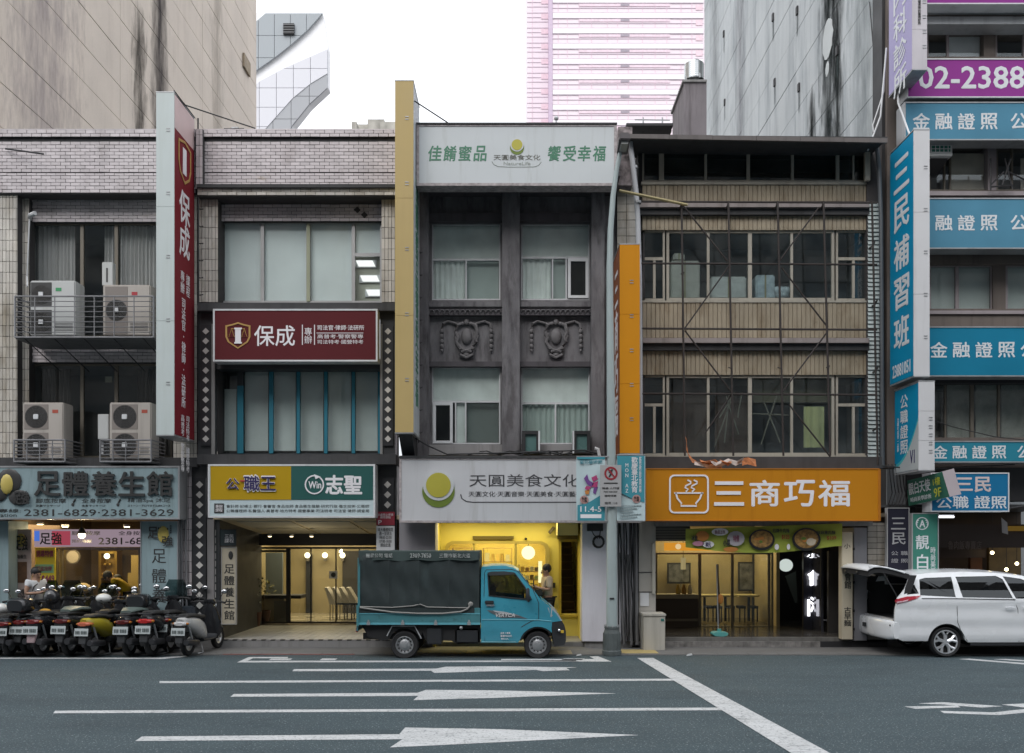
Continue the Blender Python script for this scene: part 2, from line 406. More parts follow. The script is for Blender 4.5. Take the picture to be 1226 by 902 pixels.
def room(par, a, b, c, d, Y, depth=1.6, mat=None, name='room'):
    "open-fronted dim room behind an opening"
    x0, x1, z0, z1 = X(a, Y), X(c, Y), Z(d, Y), Z(b, Y); t = .04; mb = MB(); y1 = Y + depth
    mb.box(x0 - t, x1 + t, y1, y1 + t, z0 - t, z1 + t).box(x0 - t, x0, Y, y1, z0, z1).box(x1, x1 + t, Y, y1, z0, z1)
    mb.box(x0 - t, x1 + t, Y, y1, z1, z1 + t).box(x0 - t, x1 + t, Y, y1, z0 - t, z0)
    return mb.build(name, mat or M['room'], par)
def lamp(kind, loc, e, col, size=.3, size_y=None, rot=(0, 0, 0), name='lamp_light'):
    l = bpy.data.lights.new(name, kind); l.energy = e; l.color = col
    if kind == 'AREA':
        l.size = size
        if size_y: l.shape = 'RECTANGLE'; l.size_y = size_y
    else: l.shadow_soft_size = size
    o = bpy.data.objects.new(name, l); COL.objects.link(o); o.location = loc; o.rotation_euler = rot
    return o
# ================================================================ SETTING: road, gutter slab, markings
asph = pm('asphalt', (.040, .062, .071), .8, var=.07, vs=.45, speck=.55, ss=55, bump=.5, bs=70, streak=.22, sscale=(.25, 2.2, 1), thr=(.45, .7), dirt=(.62, .62, .62))
wb('road', asph, None, -60, 60, -6, 17.32, -.3, 0, kind='structure')
wear(asph, (38, 38, 38), .62, .70, (.30, .33, .34), .85, 'MIX', 2, .5); wear(asph, (.35, .9, 1), .48, .66, (.74, .76, .78), .9); wear(asph, (.55, .8, 1), .0, .006, (.45, .47, .5), .55, kind='crack'); wear(asph, (.12, 1.6, 1), .5, .68, (1.18, 1.16, 1.14), .8); wear(asph, (1.1, 2.4, 1), .64, .74, (.6, .62, .64), .8)
slab = pm('gutter_concrete', (.14, .138, .135), .9, var=.2, speck=.3, streak=.4, sscale=(1.2, 3, 1))
wb('ground', pm('ground', (.12, .12, .12), .95), None, -900, 900, -300, 1400, -.9, -.31, kind='structure')
wb('pavement', slab, None, -60, 60, 17.32, 18.9, -.3, .012, kind='structure')
# gutter slabs with joints
mb = MB()
x = -14
while x < 14:
    mb.box(x + .006, x + .594, 17.34, 17.62, .01, .018); x += .6
mb.build('gutter_slab', slab, None, kind='structure')
mk = pm('road_paint', (.50, .51, .51), .7, var=.12, vs=2, speck=.10, ss=25, streak=.45, sscale=(3, 12, 1), thr=(.56, .72), dirt=(.45, .48, .5))
wear(mk, (26, 26, 26), .54, .64, (.10, .115, .12), .85, 'MIX', 6, .7); wear(mk, (2.2, 9, 1), .54, .66, (.62, .64, .65), .9); wear(mk, (1.2, 2.5, 1), .0, .008, (.3, .32, .34), .6, kind='crack')
def mark(name, pts, label, z=.004, mat=mk, group=None):
    q = [G(*p) for p in pts]; m = MB(); m.prism(q, z - .0035, z, 'z')
    return m.build(name, mat, None, kind='structure', label=label, group=group)
mark('lane_line', [(191, 818.2), (191, 816), (815, 813), (818, 815.2)], 'thin white lane line nearest the parked truck')
mark('lane_line', [(64, 854.4), (66, 851.4), (878, 847.6), (882, 850.6)], 'long white lane line in the foreground')
mark('stop_line', [(763, 788.4), (782, 788.4), (1000, 906), (953, 906)], 'wide white stop line crossing the lanes diagonally', z=.008)
mark('turn_arrow', [(350, 804), (352, 801.6), (522, 801), (534, 798.6), (600, 798.2), (690, 799.4), (640, 802.5), (520, 806), (516, 803.4)], 'flattened white arrow nearest the kerb')
mark('turn_arrow', [(640, 802.2), (655, 799.8), (678, 800.6), (682, 803), (650, 804.2)], 'small hooked tip of the kerbside arrow', z=.007)
mark('turn_arrow', [(276, 834.6), (280, 831.4), (500, 830), (510, 826.4), (590, 827), (737, 830.6), (590, 836), (495, 838.6), (501, 833.6)], 'white straight arrow in the middle lane')
mark('turn_arrow', [(162, 887.6), (170, 882.4), (478, 879.6), (485, 871.6), (600, 873.6), (764, 880.6), (600, 889), (467, 895.4), (482, 885.6)], 'large worn white arrow in the foreground')
mark('parking_line', [(-40, 789), (-40, 787.6), (190, 787.8), (222, 785.6), (224, 786.4), (196, 789.2)], 'white line in front of the parked scooters')
mark('parking_line', [(284, 793.4), (298, 787), (345, 787), (344, 788.4), (303, 788.4), (296, 791.6), (560, 791.4), (690, 791), (690, 792.4), (560, 793)], 'white outline of the bay beside the truck')
mark('parking_line', [(600, 789.4), (712, 789.4), (706, 786.4), (716, 786.2), (732, 792.4), (600, 792)], 'white bay corner beside the lamp post')
for (a, b) in ((322, 350), (383, 404), (672, 700)):
    mark('bay_marking', [(a, 790.6), (a + 3, 788.8), (b, 788.8), (b - 3, 790.6)], 'small white characters painted in the bay', group='worn characters in the parking bay')
for k, pts in enumerate(([(1148, 789.4), (1160, 789), (1300, 800), (1290, 801)], [(1190, 789.6), (1204, 789.4), (1300, 796), (1290, 796.6)])):
    mark('parking_line', pts, ['white line running under the rear wheel of the white car', 'second white line beside the white car'][k])
for k, pts in enumerate(([(1083, 846.4), (1096, 849), (1150, 847.4), (1146, 845.2)], [(1100, 842.6), (1128, 841.2), (1200, 846), (1176, 847.6), (1130, 844)], [(1126, 851.6), (1190, 853.4), (1236, 848.4), (1262, 850), (1196, 856.6), (1130, 854.2)], [(1200, 844), (1240, 842), (1262, 846), (1225, 847.4)])):
    mark('bicycle_symbol', pts, 'stroke of the white bicycle symbol on the right lane', group='strokes of the bicycle symbol')
wb('kerb_paint', pm('red_kerb_paint', (.20, .075, .07), .8, streak=.6), None, X(268, 17.4), X(425, 17.4), 17.33, 17.40, .012, .021, kind='structure')
wb('yellow_patch', pm('yellow_kerb_paint', (.42, .33, .14), .8, streak=.6), None, X(742, 17.8), X(786, 17.8), 17.5, 18.1, .012, .02, kind='structure')
mb = MB()
for i in range(7):
    for j in range(2): mb.box(-.95 + i * .3, -.66 + i * .3, 17.36 + j * .3, 17.65 + j * .3, .012, .022)
mb.build('tactile_paving', pm('tactile', (.33, .28, .18), .8, streak=.4), None, kind='structure')
# litter on the kerb edge
def litter(px, py, s, label):
    Y = gy(py); x = X(px, Y); m = MB()
    for i in range(5):
        a = random.uniform(0, 6); m.prism([(x + i * s * .3, .012), (x + i * s * .3 + s, .02), (x + i * s * .3 + s * .7, .012 + s * .7), (x + i * s * .3 + s * .1, .012 + s * .4)], Y + .02 * i, Y + .02 * i + .012)
    m.build('litter', M['white'], None, label=label, cat='litter', group='white litter on the kerb')
litter(690, 786.5, .05, 'crumpled white litter on the kerb beside the truck nose')
litter(822, 786.5, .06, 'crumpled white litter on the kerb below the noodle shop')

def floor_tiles(par, x0, x1, y0, y1, z, mat, t=.2, g=.008, name='floor_tile', kind='stuff'):
    m = MB(); x = x0
    while x < x1 - .02:
        y = y0
        while y < y1 - .02:
            a, b, c, d = x + g / 2, min(x + t - g / 2, x1), y + g / 2, min(y + t - g / 2, y1)
            m.add([(a, c, z), (b, c, z), (b, d, z), (a, d, z), (a, c, z + .006), (b, c, z + .006), (b, d, z + .006), (a, d, z + .006)], [(0, 1, 5, 4), (1, 2, 6, 5), (2, 3, 7, 6), (3, 0, 4, 7), (4, 5, 6, 7)])
            y += t
        x += t
    return m.build(name, mat, par, kind=kind)
FZ = .168   # raised arcade floor
def signbox(name, label, a, b, c, d, Y0, Y1, face, rim=None, rimw=2, group=None, cat='sign'):
    "frontal sign box: body, face and rim; photo rectangle at the front depth"
    t = thing(name, label, cat, ((X(a, Y0) + X(c, Y0)) / 2, Y1, Z(d, Y0)), group)
    bx('sign_case', rim or M['steel'], t, a, b, c, d, Y0 + .012, Y1)
    bx('sign_face', face, t, a + rimw, b + rimw, c - rimw, d - rimw, Y0, Y0 + .02)
    m = MB(); m.pb(a, b, c, b + rimw, Y0 - .012, Y0 + .03).pb(a, d - rimw, c, d, Y0 - .012, Y0 + .03).pb(a, b + rimw, a + rimw, d - rimw, Y0 - .012, Y0 + .03).pb(c - rimw, b + rimw, c, d - rimw, Y0 - .012, Y0 + .03)
    m.build('sign_rim', rim or M['steel'], t)
    return t

# ================================================================ BUILDING 1: tiled house with the massage shop
B1 = thing('tiled_building', 'pink tiled building at the left end with air conditioners in cages above the massage shop', 'building', (X(90, 18.6), 18.6, 0))
wb('roof', M['concrete'], B1, X(-90, 18.6), X(235, 18.6), 18.95, 27, 10.4, 10.55)
def parapet(par, a, c, seam=True, ymat=None):
    bx('parapet', M['grout'], par, a, 156, c, 232.5, 18.62, 18.95)
    m = MB(); ptiles(m, a, 155.5, c, 164, 18.56); m.pb(a, 154.5, c, 155.8, 18.54, 18.8)
    m.build('cap_tile', M['tile'], par, kind='stuff')
    bx('cap_recess_shade', M['dark'], par, a, 164.2, c, 169.5, 18.60, 18.64)  # dark strip painted for the shade of the recess below the cap
    m = MB(); ptiles(m, a, 170, c, 206.5, 18.62); ptiles(m, a, 208, c, 231, 18.62)
    m.build('parapet_tile', M['tile'], par, kind='stuff')
parapet(B1, -90, 234)
# lintel below the parapet, set back
bx('wall', M['grout'], B1, 20, 226, 240, 266.5, 19.02, 19.12)
m = MB(); ptiles(m, 34, 232, 236, 266, 19.02); m.build('lintel_tile', M['tile'], B1, kind='stuff')
bx('wall', M['grout'], B1, 20, 404, 240, 435, 19.02, 19.12)
m = MB(); ptiles(m, 34, 405, 236, 434, 19.02); m.build('spandrel_tile', M['tile'], B1, kind='stuff')
bx('column', M['grout'], B1, -90, 232, 21, 557, 18.68, 19.1); bx('column', M['grout'], B1, 20, 233, 35, 557, 18.88, 19.1)
m = MB(); ptiles(m, -90, 233, 21, 556, 18.68, **VT); ptiles(m, 22, 233, 35, 556, 18.88, **VT); m.build('column_tile', M['tile_cream'], B1, kind='stuff')
bx('column', M['grout'], B1, 208, 232, 236.5, 557, 18.72, 19.1)
m = MB(); ptiles(m, 208, 233, 236, 556, 18.72, **VT); m.build('column_tile', M['tile_cream'], B1, kind='stuff')
bx('ledge', M['dark'], B1, -90, 548, 236, 559, 18.45, 19.2)
for (b, d) in ((267, 404), (436, 548)):
    r_ = room(B1, 38, b, 206, d, 19.14, 1.4)
    window(B1, 38, b, 206, d, 19.1, M['bronze'], 2.2, vs=[(98, b + 2, d - 2, 4), (139, b + 2, d - 2, 4)])
m = MB(); curtain(m, X(42, 19.4), X(92, 19.4), Z(404, 19.4), Z(272, 19.4), 19.35); curtain(m, X(126, 19.4), X(138, 19.4), Z(404, 19.4), Z(272, 19.4), 19.35); curtain(m, X(145, 19.4), X(204, 19.4), Z(404, 19.4), Z(272, 19.4), 19.35)
m.build('curtain', M['curtain'], B1, smooth=True)
m = MB(); curtain(m, X(45, 19.5), X(84, 19.5), Z(546, 19.5), Z(442, 19.5), 19.5); curtain(m, X(165, 19.5), X(204, 19.5), Z(546, 19.5), Z(442, 19.5), 19.5)
m.build('curtain', pm('brown_curtain', (.12, .105, .10), .95), B1, smooth=True)
bx('notice', pm('paper', (.42, .4, .32), .9), B1, 126, 451, 134, 458, 19.3, 19.31)
# white vent pipe at the top left corner of the window
MB().tube([(X(34, 18.9), 18.95, Z(262, 18.9)), (X(36, 18.8), 18.8, Z(258, 18.8)), (X(43, 18.75), 18.72, Z(257, 18.8))], .045, 8).tube([(X(34, 18.8), 18.84, Z(262, 18.8)), (X(31, 18.8), 18.84, Z(330, 18.8)), (X(33, 18.7), 18.7, Z(345, 18.8))], .016, 6).build('vent_pipe', M['white'], B1, smooth=True)
for (a, b, c, d) in ((5, 177, 55, 187),):
    MB().tube([(X(a, 18.5), 18.55, Z(b, 18.5)), (X(c, 18.4), 18.3, Z(d, 18.4))], .018, 6).build('iron_bracket', M['black'], B1)

# air conditioner units -------------------------------------------------
acw = pm('ac_white', (.52, .53, .52), .5, var=.06, streak=.4, dirt=(.6, .55, .45)); acb = pm('ac_beige', (.46, .42, .38), .55, var=.06, streak=.4)
acg = pm('ac_grille', (.05, .05, .05), .6)
def ac_unit(label, a, b, c, d, Y, fans, body, fx0, fx1, deep=.42, logo=(.05, .3, .12)):
    t = thing('air_conditioner', label, 'air conditioner', ((X(a, Y) + X(c, Y)) / 2, Y + .2, Z(d, Y)), 'air conditioner units on the tiled building')
    bx('casing', body, t, a, b, c, d, Y, Y + deep, bevel=.02)
    hx = X(fx0, Y), X(fx1, Y); zt, zb = Z(b, Y), Z(d, Y); h = (zt - zb) / fans
    for i in range(fans):
        z1 = zt - i * h - .04; z0 = zt - (i + 1) * h + .03; cx, cz = sum(hx) / 2, (z0 + z1) / 2; r = min((hx[1] - hx[0]), z1 - z0) / 2 * .94
        g = MB().box(hx[0], hx[1], Y - .006, Y + .004, z0, z1).build('grille', acg if body is acw else pm('ac_grille_beige', (.24, .21, .19), .6), t, bevel=.004)
        MB().cyl((cx, Y - .0075, cz), (cx, Y - .006, cz), r, 24).build('fan_opening', M['black'], g)
        mm_ = MB()
        for k in range(1, 8):
            rr = r * k / 7.5; mm_.lathe([(rr - .004, -.012), (rr + .004, -.012), (rr + .004, -.004), (rr - .004, -.004)], (cx, Y - .004, cz), 'y', 20)
        for k in range(8):
            a_ = k * math.pi / 8; mm_.cyl((cx - r * math.cos(a_), Y - .014, cz - r * math.sin(a_)), (cx + r * math.cos(a_), Y - .014, cz + r * math.sin(a_)), .003, 4)
        mm_.build('fan_guard', pm('guard_wire', (.10, .095, .09), .5), g)
        MB().box(cx - .055, cx + .055, Y - .03, Y - .012, cz - .055, cz + .055).build('fan_hub', M['white'], g, bevel=.015)
    MB().box(X(fx1, Y) + .08, X(fx1, Y) + .2, Y - .004, Y + .001, zt - .22, zt - .15).build('badge', pm('badge%s' % (logo,), logo, .6), t)
    m = MB()
    for k in range(6): m.box(X(fx1, Y) + .05, X(c, Y) - .05, Y - .003, Y, zb + .1 + k * .03, zb + .11 + k * .03)
    m.build('louvre', acg, t)
    for q in (a + 5, c - 9): bx('foot', M['black'], t, q, d, q + 4, d + 2, Y + .05, Y + .35)
    return t
ac_unit('tall white two-fan air conditioner unit in the upper cage', 36, 336, 90, 402, 18.25, 2, acw, 37, 62)
ac_unit('wide beige air conditioner unit in the upper cage beside the red sign', 123, 341, 180, 402, 18.25, 1, acb, 126, 153, logo=(.4, .04, .05))
ac_unit('beige two-fan air conditioner unit in the lower left cage', 27, 482, 76, 550, 18.3, 2, acb, 29, 58, logo=(.4, .08, .05))
ac_unit('beige two-fan air conditioner unit in the lower right cage beside the red sign', 131, 482, 181, 550, 18.3, 2, acb, 134, 165, logo=(.4, .08, .05))
t = thing('meter_box', 'slim white meter box standing behind the wide beige air conditioner', 'meter box', (X(129, 18.6), 18.7, Z(342, 18.6)))
bx('box_body', acw, t, 122, 314, 135, 342, 18.55, 18.7, bevel=.01); bx('box_slot', acg, t, 127, 321, 129, 338, 18.545, 18.551)
t = thing('meter_box', 'small white box beside the lower right air conditioner', 'meter box', (X(123, 18.6), 18.7, Z(526, 18.6)))
bx('box_body', acw, t, 117, 496, 130, 526, 18.5, 18.7, bevel=.01); bx('box_pipe', M['steel'], t, 121, 526, 124, 545, 18.6, 18.65)
# AC cages ----------------------------------------------------------------
def cage(label, a, c, b, d, Yn, Yf, nv, nh, brk):
    t = thing('metal_cage', label, 'cage', ((X(a, Yn) + X(c, Yn)) / 2, Yf, Z(d, Yn)), 'metal cages for the air conditioners')
    x0, x1, z0, z1 = X(a, Yn), X(c, Yn), Z(d, Yn), Z(b, Yn); r = .011
    bar = pm('cage_bar', (.27, .27, .28), .5, .5, streak=.4)
    f = MB().cyl((x0, Yn, z1), (x1, Yn, z1), r * 1.6, 6).cyl((x0, Yn, z0), (x1, Yn, z0), r * 1.8, 6)
    for x in (x0, x1): f.cyl((x, Yn, z0), (x, Yn, z1), r * 1.6, 6).cyl((x, Yn, z1), (x, Yf, z1), r * 1.4, 6).cyl((x, Yn, z0), (x, Yf, z0), r * 1.4, 6)
    f.build('cage_frame', bar, t)
    for i in range(1, nv): x = x0 + (x1 - x0) * i / nv; MB().cyl((x, Yn, z0), (x, Yn, z1), r * 1.1, 5).build('upright_bar', bar, t)
    for i in range(1, nh):
        z = z0 + (z1 - z0) * i / nh; MB().cyl((x0, Yn, z), (x1, Yn, z), r * .8, 5).build('cross_bar', bar, t)
        s = MB()
        for x in (x0, x1): s.cyl((x, Yn, z), (x, Yf, z), r * .8, 5)
        s.build('side_bar', bar, t, kind='stuff')
    MB().box(x0, x1, Yn + .02, Yf, z0 - .03, z0 - .015).build('cage_floor', pm('rusty_sheet', (.13, .13, .135), .7, streak=.6), t)
    m = MB()
    for i in range(brk): x = x0 + .3 + (x1 - x0 - .4) * i / max(brk - 1, 1); m.tube([(x - .12, Yn + .02, z0 - .02), (x + .1, Yf, z0 - .5)], .012, 5)
    if brk: m.build('bracket', M['black'], t)
cage('long metal cage with horizontal bars around the two upper air conditioners', 18, 184, 355, 404, 17.95, 18.98, 7, 8, 5)
cage('short metal cage at the lower left of the tiled building', 17, 78, 527, 553, 18.0, 18.7, 4, 6, 0)
cage('short metal cage beside the foot of the red sign', 120, 181, 527, 553, 18.0, 18.7, 4, 6, 0)

# massage shop sign --------------------------------------------------------
paleblue = pm('pale_blue_face', (.27, .36, .385), .6, spec=.15, var=.08, streak=.35, thr=(.5, .8), dirt=(.6, .6, .55))
wear(paleblue, (7, 7, .6), .5, .7, (.62, .62, .58), .8)
blk = pm('black_letter', (.035, .035, .035), .5)
s1 = signbox('shop_sign', 'pale blue massage shop sign with thick black characters and phone numbers', -70, 558, 215, 622, 18.05, 18.5, paleblue, M['steel'], 2)
for i, ch in enumerate('足體養生館'):
    a = 42 + i * 33.6; text(ch, a, 565, a + 30.5, 594, 18.03, blk, s1, bold=.03, ext=.03)
text('腳底按摩', 43, 597, 79, 602.5, 18.05, blk, s1, .01); text('全身按摩', 98, 597, 133, 602.5, 18.05, blk, s1, .01); text('精油Spa 沐足', 153, 596.5, 204, 602.5, 18.05, blk, s1, .01)
text('足裏マッサージ', 43, 604.3, 72, 607, 18.05, blk, s1); text('全身マッサージ', 98, 604.3, 126, 607, 18.05, blk, s1); text('ストーン・アロマオイルSPAコース', 153, 604.3, 204, 607, 18.05, blk, s1)
text('2381-6829·2381-3629', 29, 610, 208, 618, 18.05, blk, s1, .015)
text('專線:', -2, 609.5, 25, 614, 18.05, blk, s1, .01); text('reservation', -24, 615, 20, 619, 18.05, blk, s1)
for q in (87, 141): MB().ball((X(q, 18.04), 18.045, Z(604.5, 18.04)), .045, (.7, .12, .8)).tube([(X(q, 18.04) + .01, 18.045, Z(602, 18.04)), (X(q + 3, 18.04), 18.045, Z(598, 18.04))], .018, 6).build('foot_emblem', blk, s1)
yel = pm('yellow_print', (.50, .40, .10), .5)
MB().ball((X(8, 18.0), 18.0, Z(580, 18.0)), .16, (.8, .25, 1.3)).build('foot_emblem', yel, s1, smooth=True)
MB().ball((X(10, 18.0), 18.03, Z(576, 18.0)), .3, (.85, .08, .85)).ball((X(22, 18.0), 18.03, Z(596, 18.0)), .2, (1.1, .1, .8)).ball((X(-4, 18), 18.03, Z(592, 18)), .22, (.9, .1, .7)).build('emblem_back', blk, s1, smooth=True)
text('足強', 16, 588, 35, 604, 17.99, blk, s1, .03)

# massage shop front ------------------------------------------------------
wb('step', M['concrete'], B1, X(-90, 18.6), X(262, 18.6) - .02, 18.56, 24, .0, FZ)
bx('column', paleblue, B1, -90, 624, 10, 762, 18.45, 19.2)
shop_wall = pm('shop_wall_brown', (.12, .085, .055), .8, var=.3, vs=3)
x0, x1 = X(10, 18.9), X(216, 18.9)
m = MB().box(x0, x1, 22.6, 22.7, FZ, 3.0).box(x0 - .1, x0, 19.0, 22.7, FZ, 3.0).box(x1, x1 + .1, 19.3, 22.7, FZ, 3.0); m.build('interior_wall', shop_wall, B1)
wb('ceiling', pm('shop_ceiling', (.42, .34, .22), .8), B1, x0, x1, 18.6, 22.6, 2.72, 2.8)
wb('floor', pm('shop_floor', (.12, .10, .08), .4), B1, x0, x1, 19.4, 22.6, FZ, FZ + .02)
pst = pm('pink_poster', (.45, .36, .33), .6, var=.15, vs=4)
po = thing('wall_poster', 'pinkish poster panel with yellow foot logo left of the shop entrance', 'poster', (X(25, 18.8), 18.8, FZ))
bx('panel', pst, po, 11, 634, 37, 740, 18.8, 18.84); bx('photo_print', pm('brown_photo', (.12, .06, .03), .6, var=.5, vs=12), po, 16, 673, 32, 698, 18.79, 18.8)
MB().ball((X(25, 18.78), 18.79, Z(647, 18.78)), .12, (.8, .12, 1.2)).build('foot_emblem', yel, po, smooth=True); text('足強', 18, 641, 33, 659, 18.77, blk, po, .02); text('經絡養生', 16, 664, 32, 669, 18.79, blk, po, .01)
text('腳底按摩\n全身按摩\n精油沐足', 12, 705, 30, 728, 18.79, blk, po)
ys = thing('poster', 'yellow price poster beside the massage shop door', 'poster', (X(54, 18.95), 19.0, Z(710, 18.95)))
bx('panel', pm('bright_yellow_print', (.62, .50, .04), .6), ys, 42, 656, 66, 712, 18.95, 18.98)
bx('green_band', pm('green_print', (.2, .4, .22), .6), ys, 42, 676, 64, 686, 18.94, 18.95)
bx('paper_foot', M['white'], ys, 42, 712, 66, 740, 18.95, 18.97)
prp = pm('purple_print', (.25, .04, .1), .6); text('開幕特價', 44, 659, 64, 667, 18.945, prp, ys, .02); text('$449', 50, 689, 65, 698, 18.945, prp, ys, .03); text('全身油壓', 44, 702, 62, 706, 18.945, prp, ys, .01); text('足底按摩', 44, 678, 62, 684, 18.935, prp, ys, .01)
window(B1, 66, 656, 168, 760, 19.15, M['bronze'], 2.4, vs=[(73, 658, 758, 3.5)], glassm=M['glassclear'], name='shop_window')
isg = thing('lit_sign', 'pale purple lit strip sign inside the massage shop front', 'sign', (X(104, 19), 19.05, Z(655, 19)))
bx('sign_face', em('lit_violet', (.55, .42, .5), .55), isg, 41, 634, 169, 655, 18.98, 19.08)
bx('neon_corner', em('neon_blue', (.1, .25, .9), .7), isg, 41, 636, 47, 648, 18.97, 18.98); bx('red_print', em('neon_red', (.6, .1, .15), .6), isg, 62, 636, 84, 653, 18.97, 18.98)
text('足強', 48, 638, 74, 652, 18.965, blk, isg, .03); text('腳底按摩', 86, 636, 120, 641, 18.97, blk, isg, .015); text('全身按摩', 142, 636, 176, 641, 18.97, blk, isg, .015); text('預約專線', 86, 646, 110, 650, 18.97, blk, isg, .01); text('2381-6829', 118, 644, 186, 652, 18.97, blk, isg, .03)
bulb = em('warm_bulb', (1, .80, .45), 9)
def ceiling_light(px, py, Y, label, r=.06, par_col=None):
    t = thing('ceiling_light', label, 'ceiling light', (X(px, Y), Y, Z(py, Y)), 'small ceiling spotlights inside the shops')
    MB().cyl((X(px, Y), Y, Z(py, Y)), (X(px, Y), Y, Z(py, Y) + .03), r, 12).build('bulb', par_col or bulb, t)
    MB().cyl((X(px, Y), Y, Z(py, Y) + .012), (X(px, Y), Y, Z(py, Y) + .06), r * 1.25, 12).build('lamp_ring', M['steel'], t)
for q in ((48, 628.5, 19.3), (78, 631.5, 19.7), (152, 631.5, 19.7), (33, 634, 20.2), (104, 640, 21.5)):
    ceiling_light(*q, label='warm ceiling spotlight in the massage shop %s' % {48: 'above the yellow poster', 78: 'left of its middle', 152: 'beside the tall pale sign', 33: 'behind the pink poster', 104: 'deep inside'}[q[0]])
t = thing('pendant_lamp', 'warm bulb lamp with dark shade hanging in front of the strip sign', 'lamp', (X(98, 18.8), 18.8, Z(640, 18.8)))
MB().ball((X(98, 18.8), 18.8, Z(641, 18.8)), .075, n=12).build('bulb', em('warm_globe', (1, .85, .55), 5), t, smooth=True)
MB().cyl((X(98, 18.8), 18.8, Z(639, 18.8)), (X(98, 18.8), 18.8, Z(632, 18.8)), .09, 12, .04).cyl((X(98, 18.8), 18.8, Z(632, 18.8)), (X(98, 18.8), 18.8, 2.72), .01, 5).build('lamp_shade', M['black'], t)
lamp('AREA', (X(100, 20.5), 20.3, 2.6), 95, (1, .75, .42), 2.2, 1.5).parent = t
bpy.data.objects['lamp_light'].matrix_parent_inverse = Matrix.Translation(-t.location)
lamp('POINT', (X(98, 18.8), 18.85, 2.2), 14, (1, .78, .45), .04, name='pendant_light'); lamp('POINT', (X(60, 19.6), 19.6, 2.5), 10, (1, .78, .45), .04, name='pendant_light')
# interior furniture
t = thing('wall_clock', 'round pale wall clock inside the massage shop', 'clock', (X(87, 21), 21, Z(667, 21)))
MB().cyl((X(87, 21), 21, Z(667, 21)), (X(87, 21), 21.05, Z(667, 21)), .17, 20).build('clock_rim', M['bronze'], t); MB().cyl((X(87, 21), 20.99, Z(667, 21)), (X(87, 21), 21.0, Z(667, 21)), .14, 20).build('clock_face', pm('cream', (.5, .45, .36), .6), t)
t = thing('display_cabinet', 'brass lit cabinet at the back of the massage shop', 'cabinet', (X(130, 22), 22.3, FZ))
gold = pm('gold_trim', (.45, .30, .08), .35, .7)
MB().pb(118, 660, 121, 760, 22, 22.3).pb(137, 660, 140, 760, 22, 22.3).pb(121, 660, 137, 663, 22, 22.3).pb(121, 690, 137, 692, 22, 22.3).build('cabinet_frame', gold, t)
bx('cabinet_back', pm('amber_back', (.35, .22, .06), .6, var=.5, vs=9), t, 121, 663, 137, 690, 22.25, 22.3)
for k in range(5): MB().ball((X(123 + k * 3, 22.1), 22.1, Z(688 - (k % 2) * 12, 22.1)), .05).build('bottle', gold, t, smooth=True)
MB().ball((X(128, 21.9), 21.9, Z(666, 21.9)), .07).build('bulb', em('warm_globe', (1, .85, .55), 5), t, smooth=True)
t = thing('notice_board', 'yellow notice sheets on the wall deep in the massage shop', 'notice', (X(162, 21), 21, 1.2))
bx('sheet', pm('yellow_sheet', (.4, .3, .1), .7), t, 157, 665, 168, 686, 21, 21.02); bx('sheet', pm('yellow_sheet', (.4, .3, .1), .7), t, 153, 686, 168, 706, 21, 21.02)
t = thing('wall_notice', 'orange framed red character notice behind the workers', 'notice', (X(142, 20.6), 20.6, 1))
bx('board', pm('orange_sheet', (.4, .22, .06), .7), t, 131, 700, 154, 712, 20.6, 20.63); text('足按摩', 134, 702, 152, 709, 20.59, prp, t, .02)
for (a, lab) in ((84, 'dark massage armchair left inside the shop'), (118, 'dark massage armchair in the middle of the shop')):
    t = thing('armchair', lab, 'armchair', (X(a + 12, 20.5), 20.5, FZ))
    ch = pm('dark_leather', (.03, .035, .03), .4)
    bx('backrest', ch, t, a, 703, a + 24, 740, 20.8, 21.0, bevel=.05); bx('seat', ch, t, a, 740, a + 24, 755, 20.2, 20.8, bevel=.05)
    for s in (a - 3, a + 22): bx('armrest', ch, t, s, 728, s + 5, 757, 20.2, 20.9, bevel=.03)
t = thing('towel', 'beige towel draped over the left massage armchair', 'towel', (X(97, 20.7), 20.75, Z(712, 20.7)))
tw = MB().ball((X(97, 20.7), 20.78, Z(705, 20.7)), .17, (1.2, .6, .8), 12).build('cloth', pm('towel_beige', (.38, .31, .2), .95), t, smooth=True)

# tall side sign of the massage shop
s2 = signbox('vertical_sign', 'tall pale blue sign reading down beside the massage shop door', 168, 624, 213, 762, 18.35, 18.6, paleblue, M['steel'], 1)
MB().ball((X(195, 18.32), 18.335, Z(640, 18.32)), .13, (.9, .1, 1.35), 14).build('foot_emblem', yel, s2, smooth=True); text('足', 177, 631, 189, 645, 18.32, blk, s2, .02); text('強', 194, 642, 207, 654, 18.32, blk, s2, .02)
for k in range(5): MB().ball((X(190 + k * 2.6, 18.33), 18.335, Z(631.5 + abs(k - 1.5) * .8, 18.33)), .02, (1, .3, 1), 8).build('toe', blk, s2, smooth=True)
for i, ch in enumerate('足體養生館'): text(ch, 182, 657.5 + i * 23.6, 199, 674.5 + i * 23.6, 18.35, blk, s2, .012)
for k in range(4): text('經絡'[k % 2], 203.5, 629 + k * 2.6, 205.5, 631 + k * 2.6, 18.35, blk, s2)
# pilaster between buildings 1 and 2
bx('column', M['grout'], B1, 213, 557, 232, 764, 18.62, 19.3)
m = MB(); ptiles(m, 214, 558, 231, 762, 18.62, **VT); m.build('column_tile', M['tile'], B1, kind='stuff')
m = MB()
for q in (216, 221): m.tube([(X(q, 18.5), 18.52, Z(560, 18.5)), (X(q + .5, 18.5), 18.53, Z(630, 18.5)), (X(q + 2, 18.5), 18.52, Z(728, 18.5))], .022, 6)
m.build('wall_pipe', pm('pipe_grey', (.2, .2, .21), .6), B1, smooth=True)

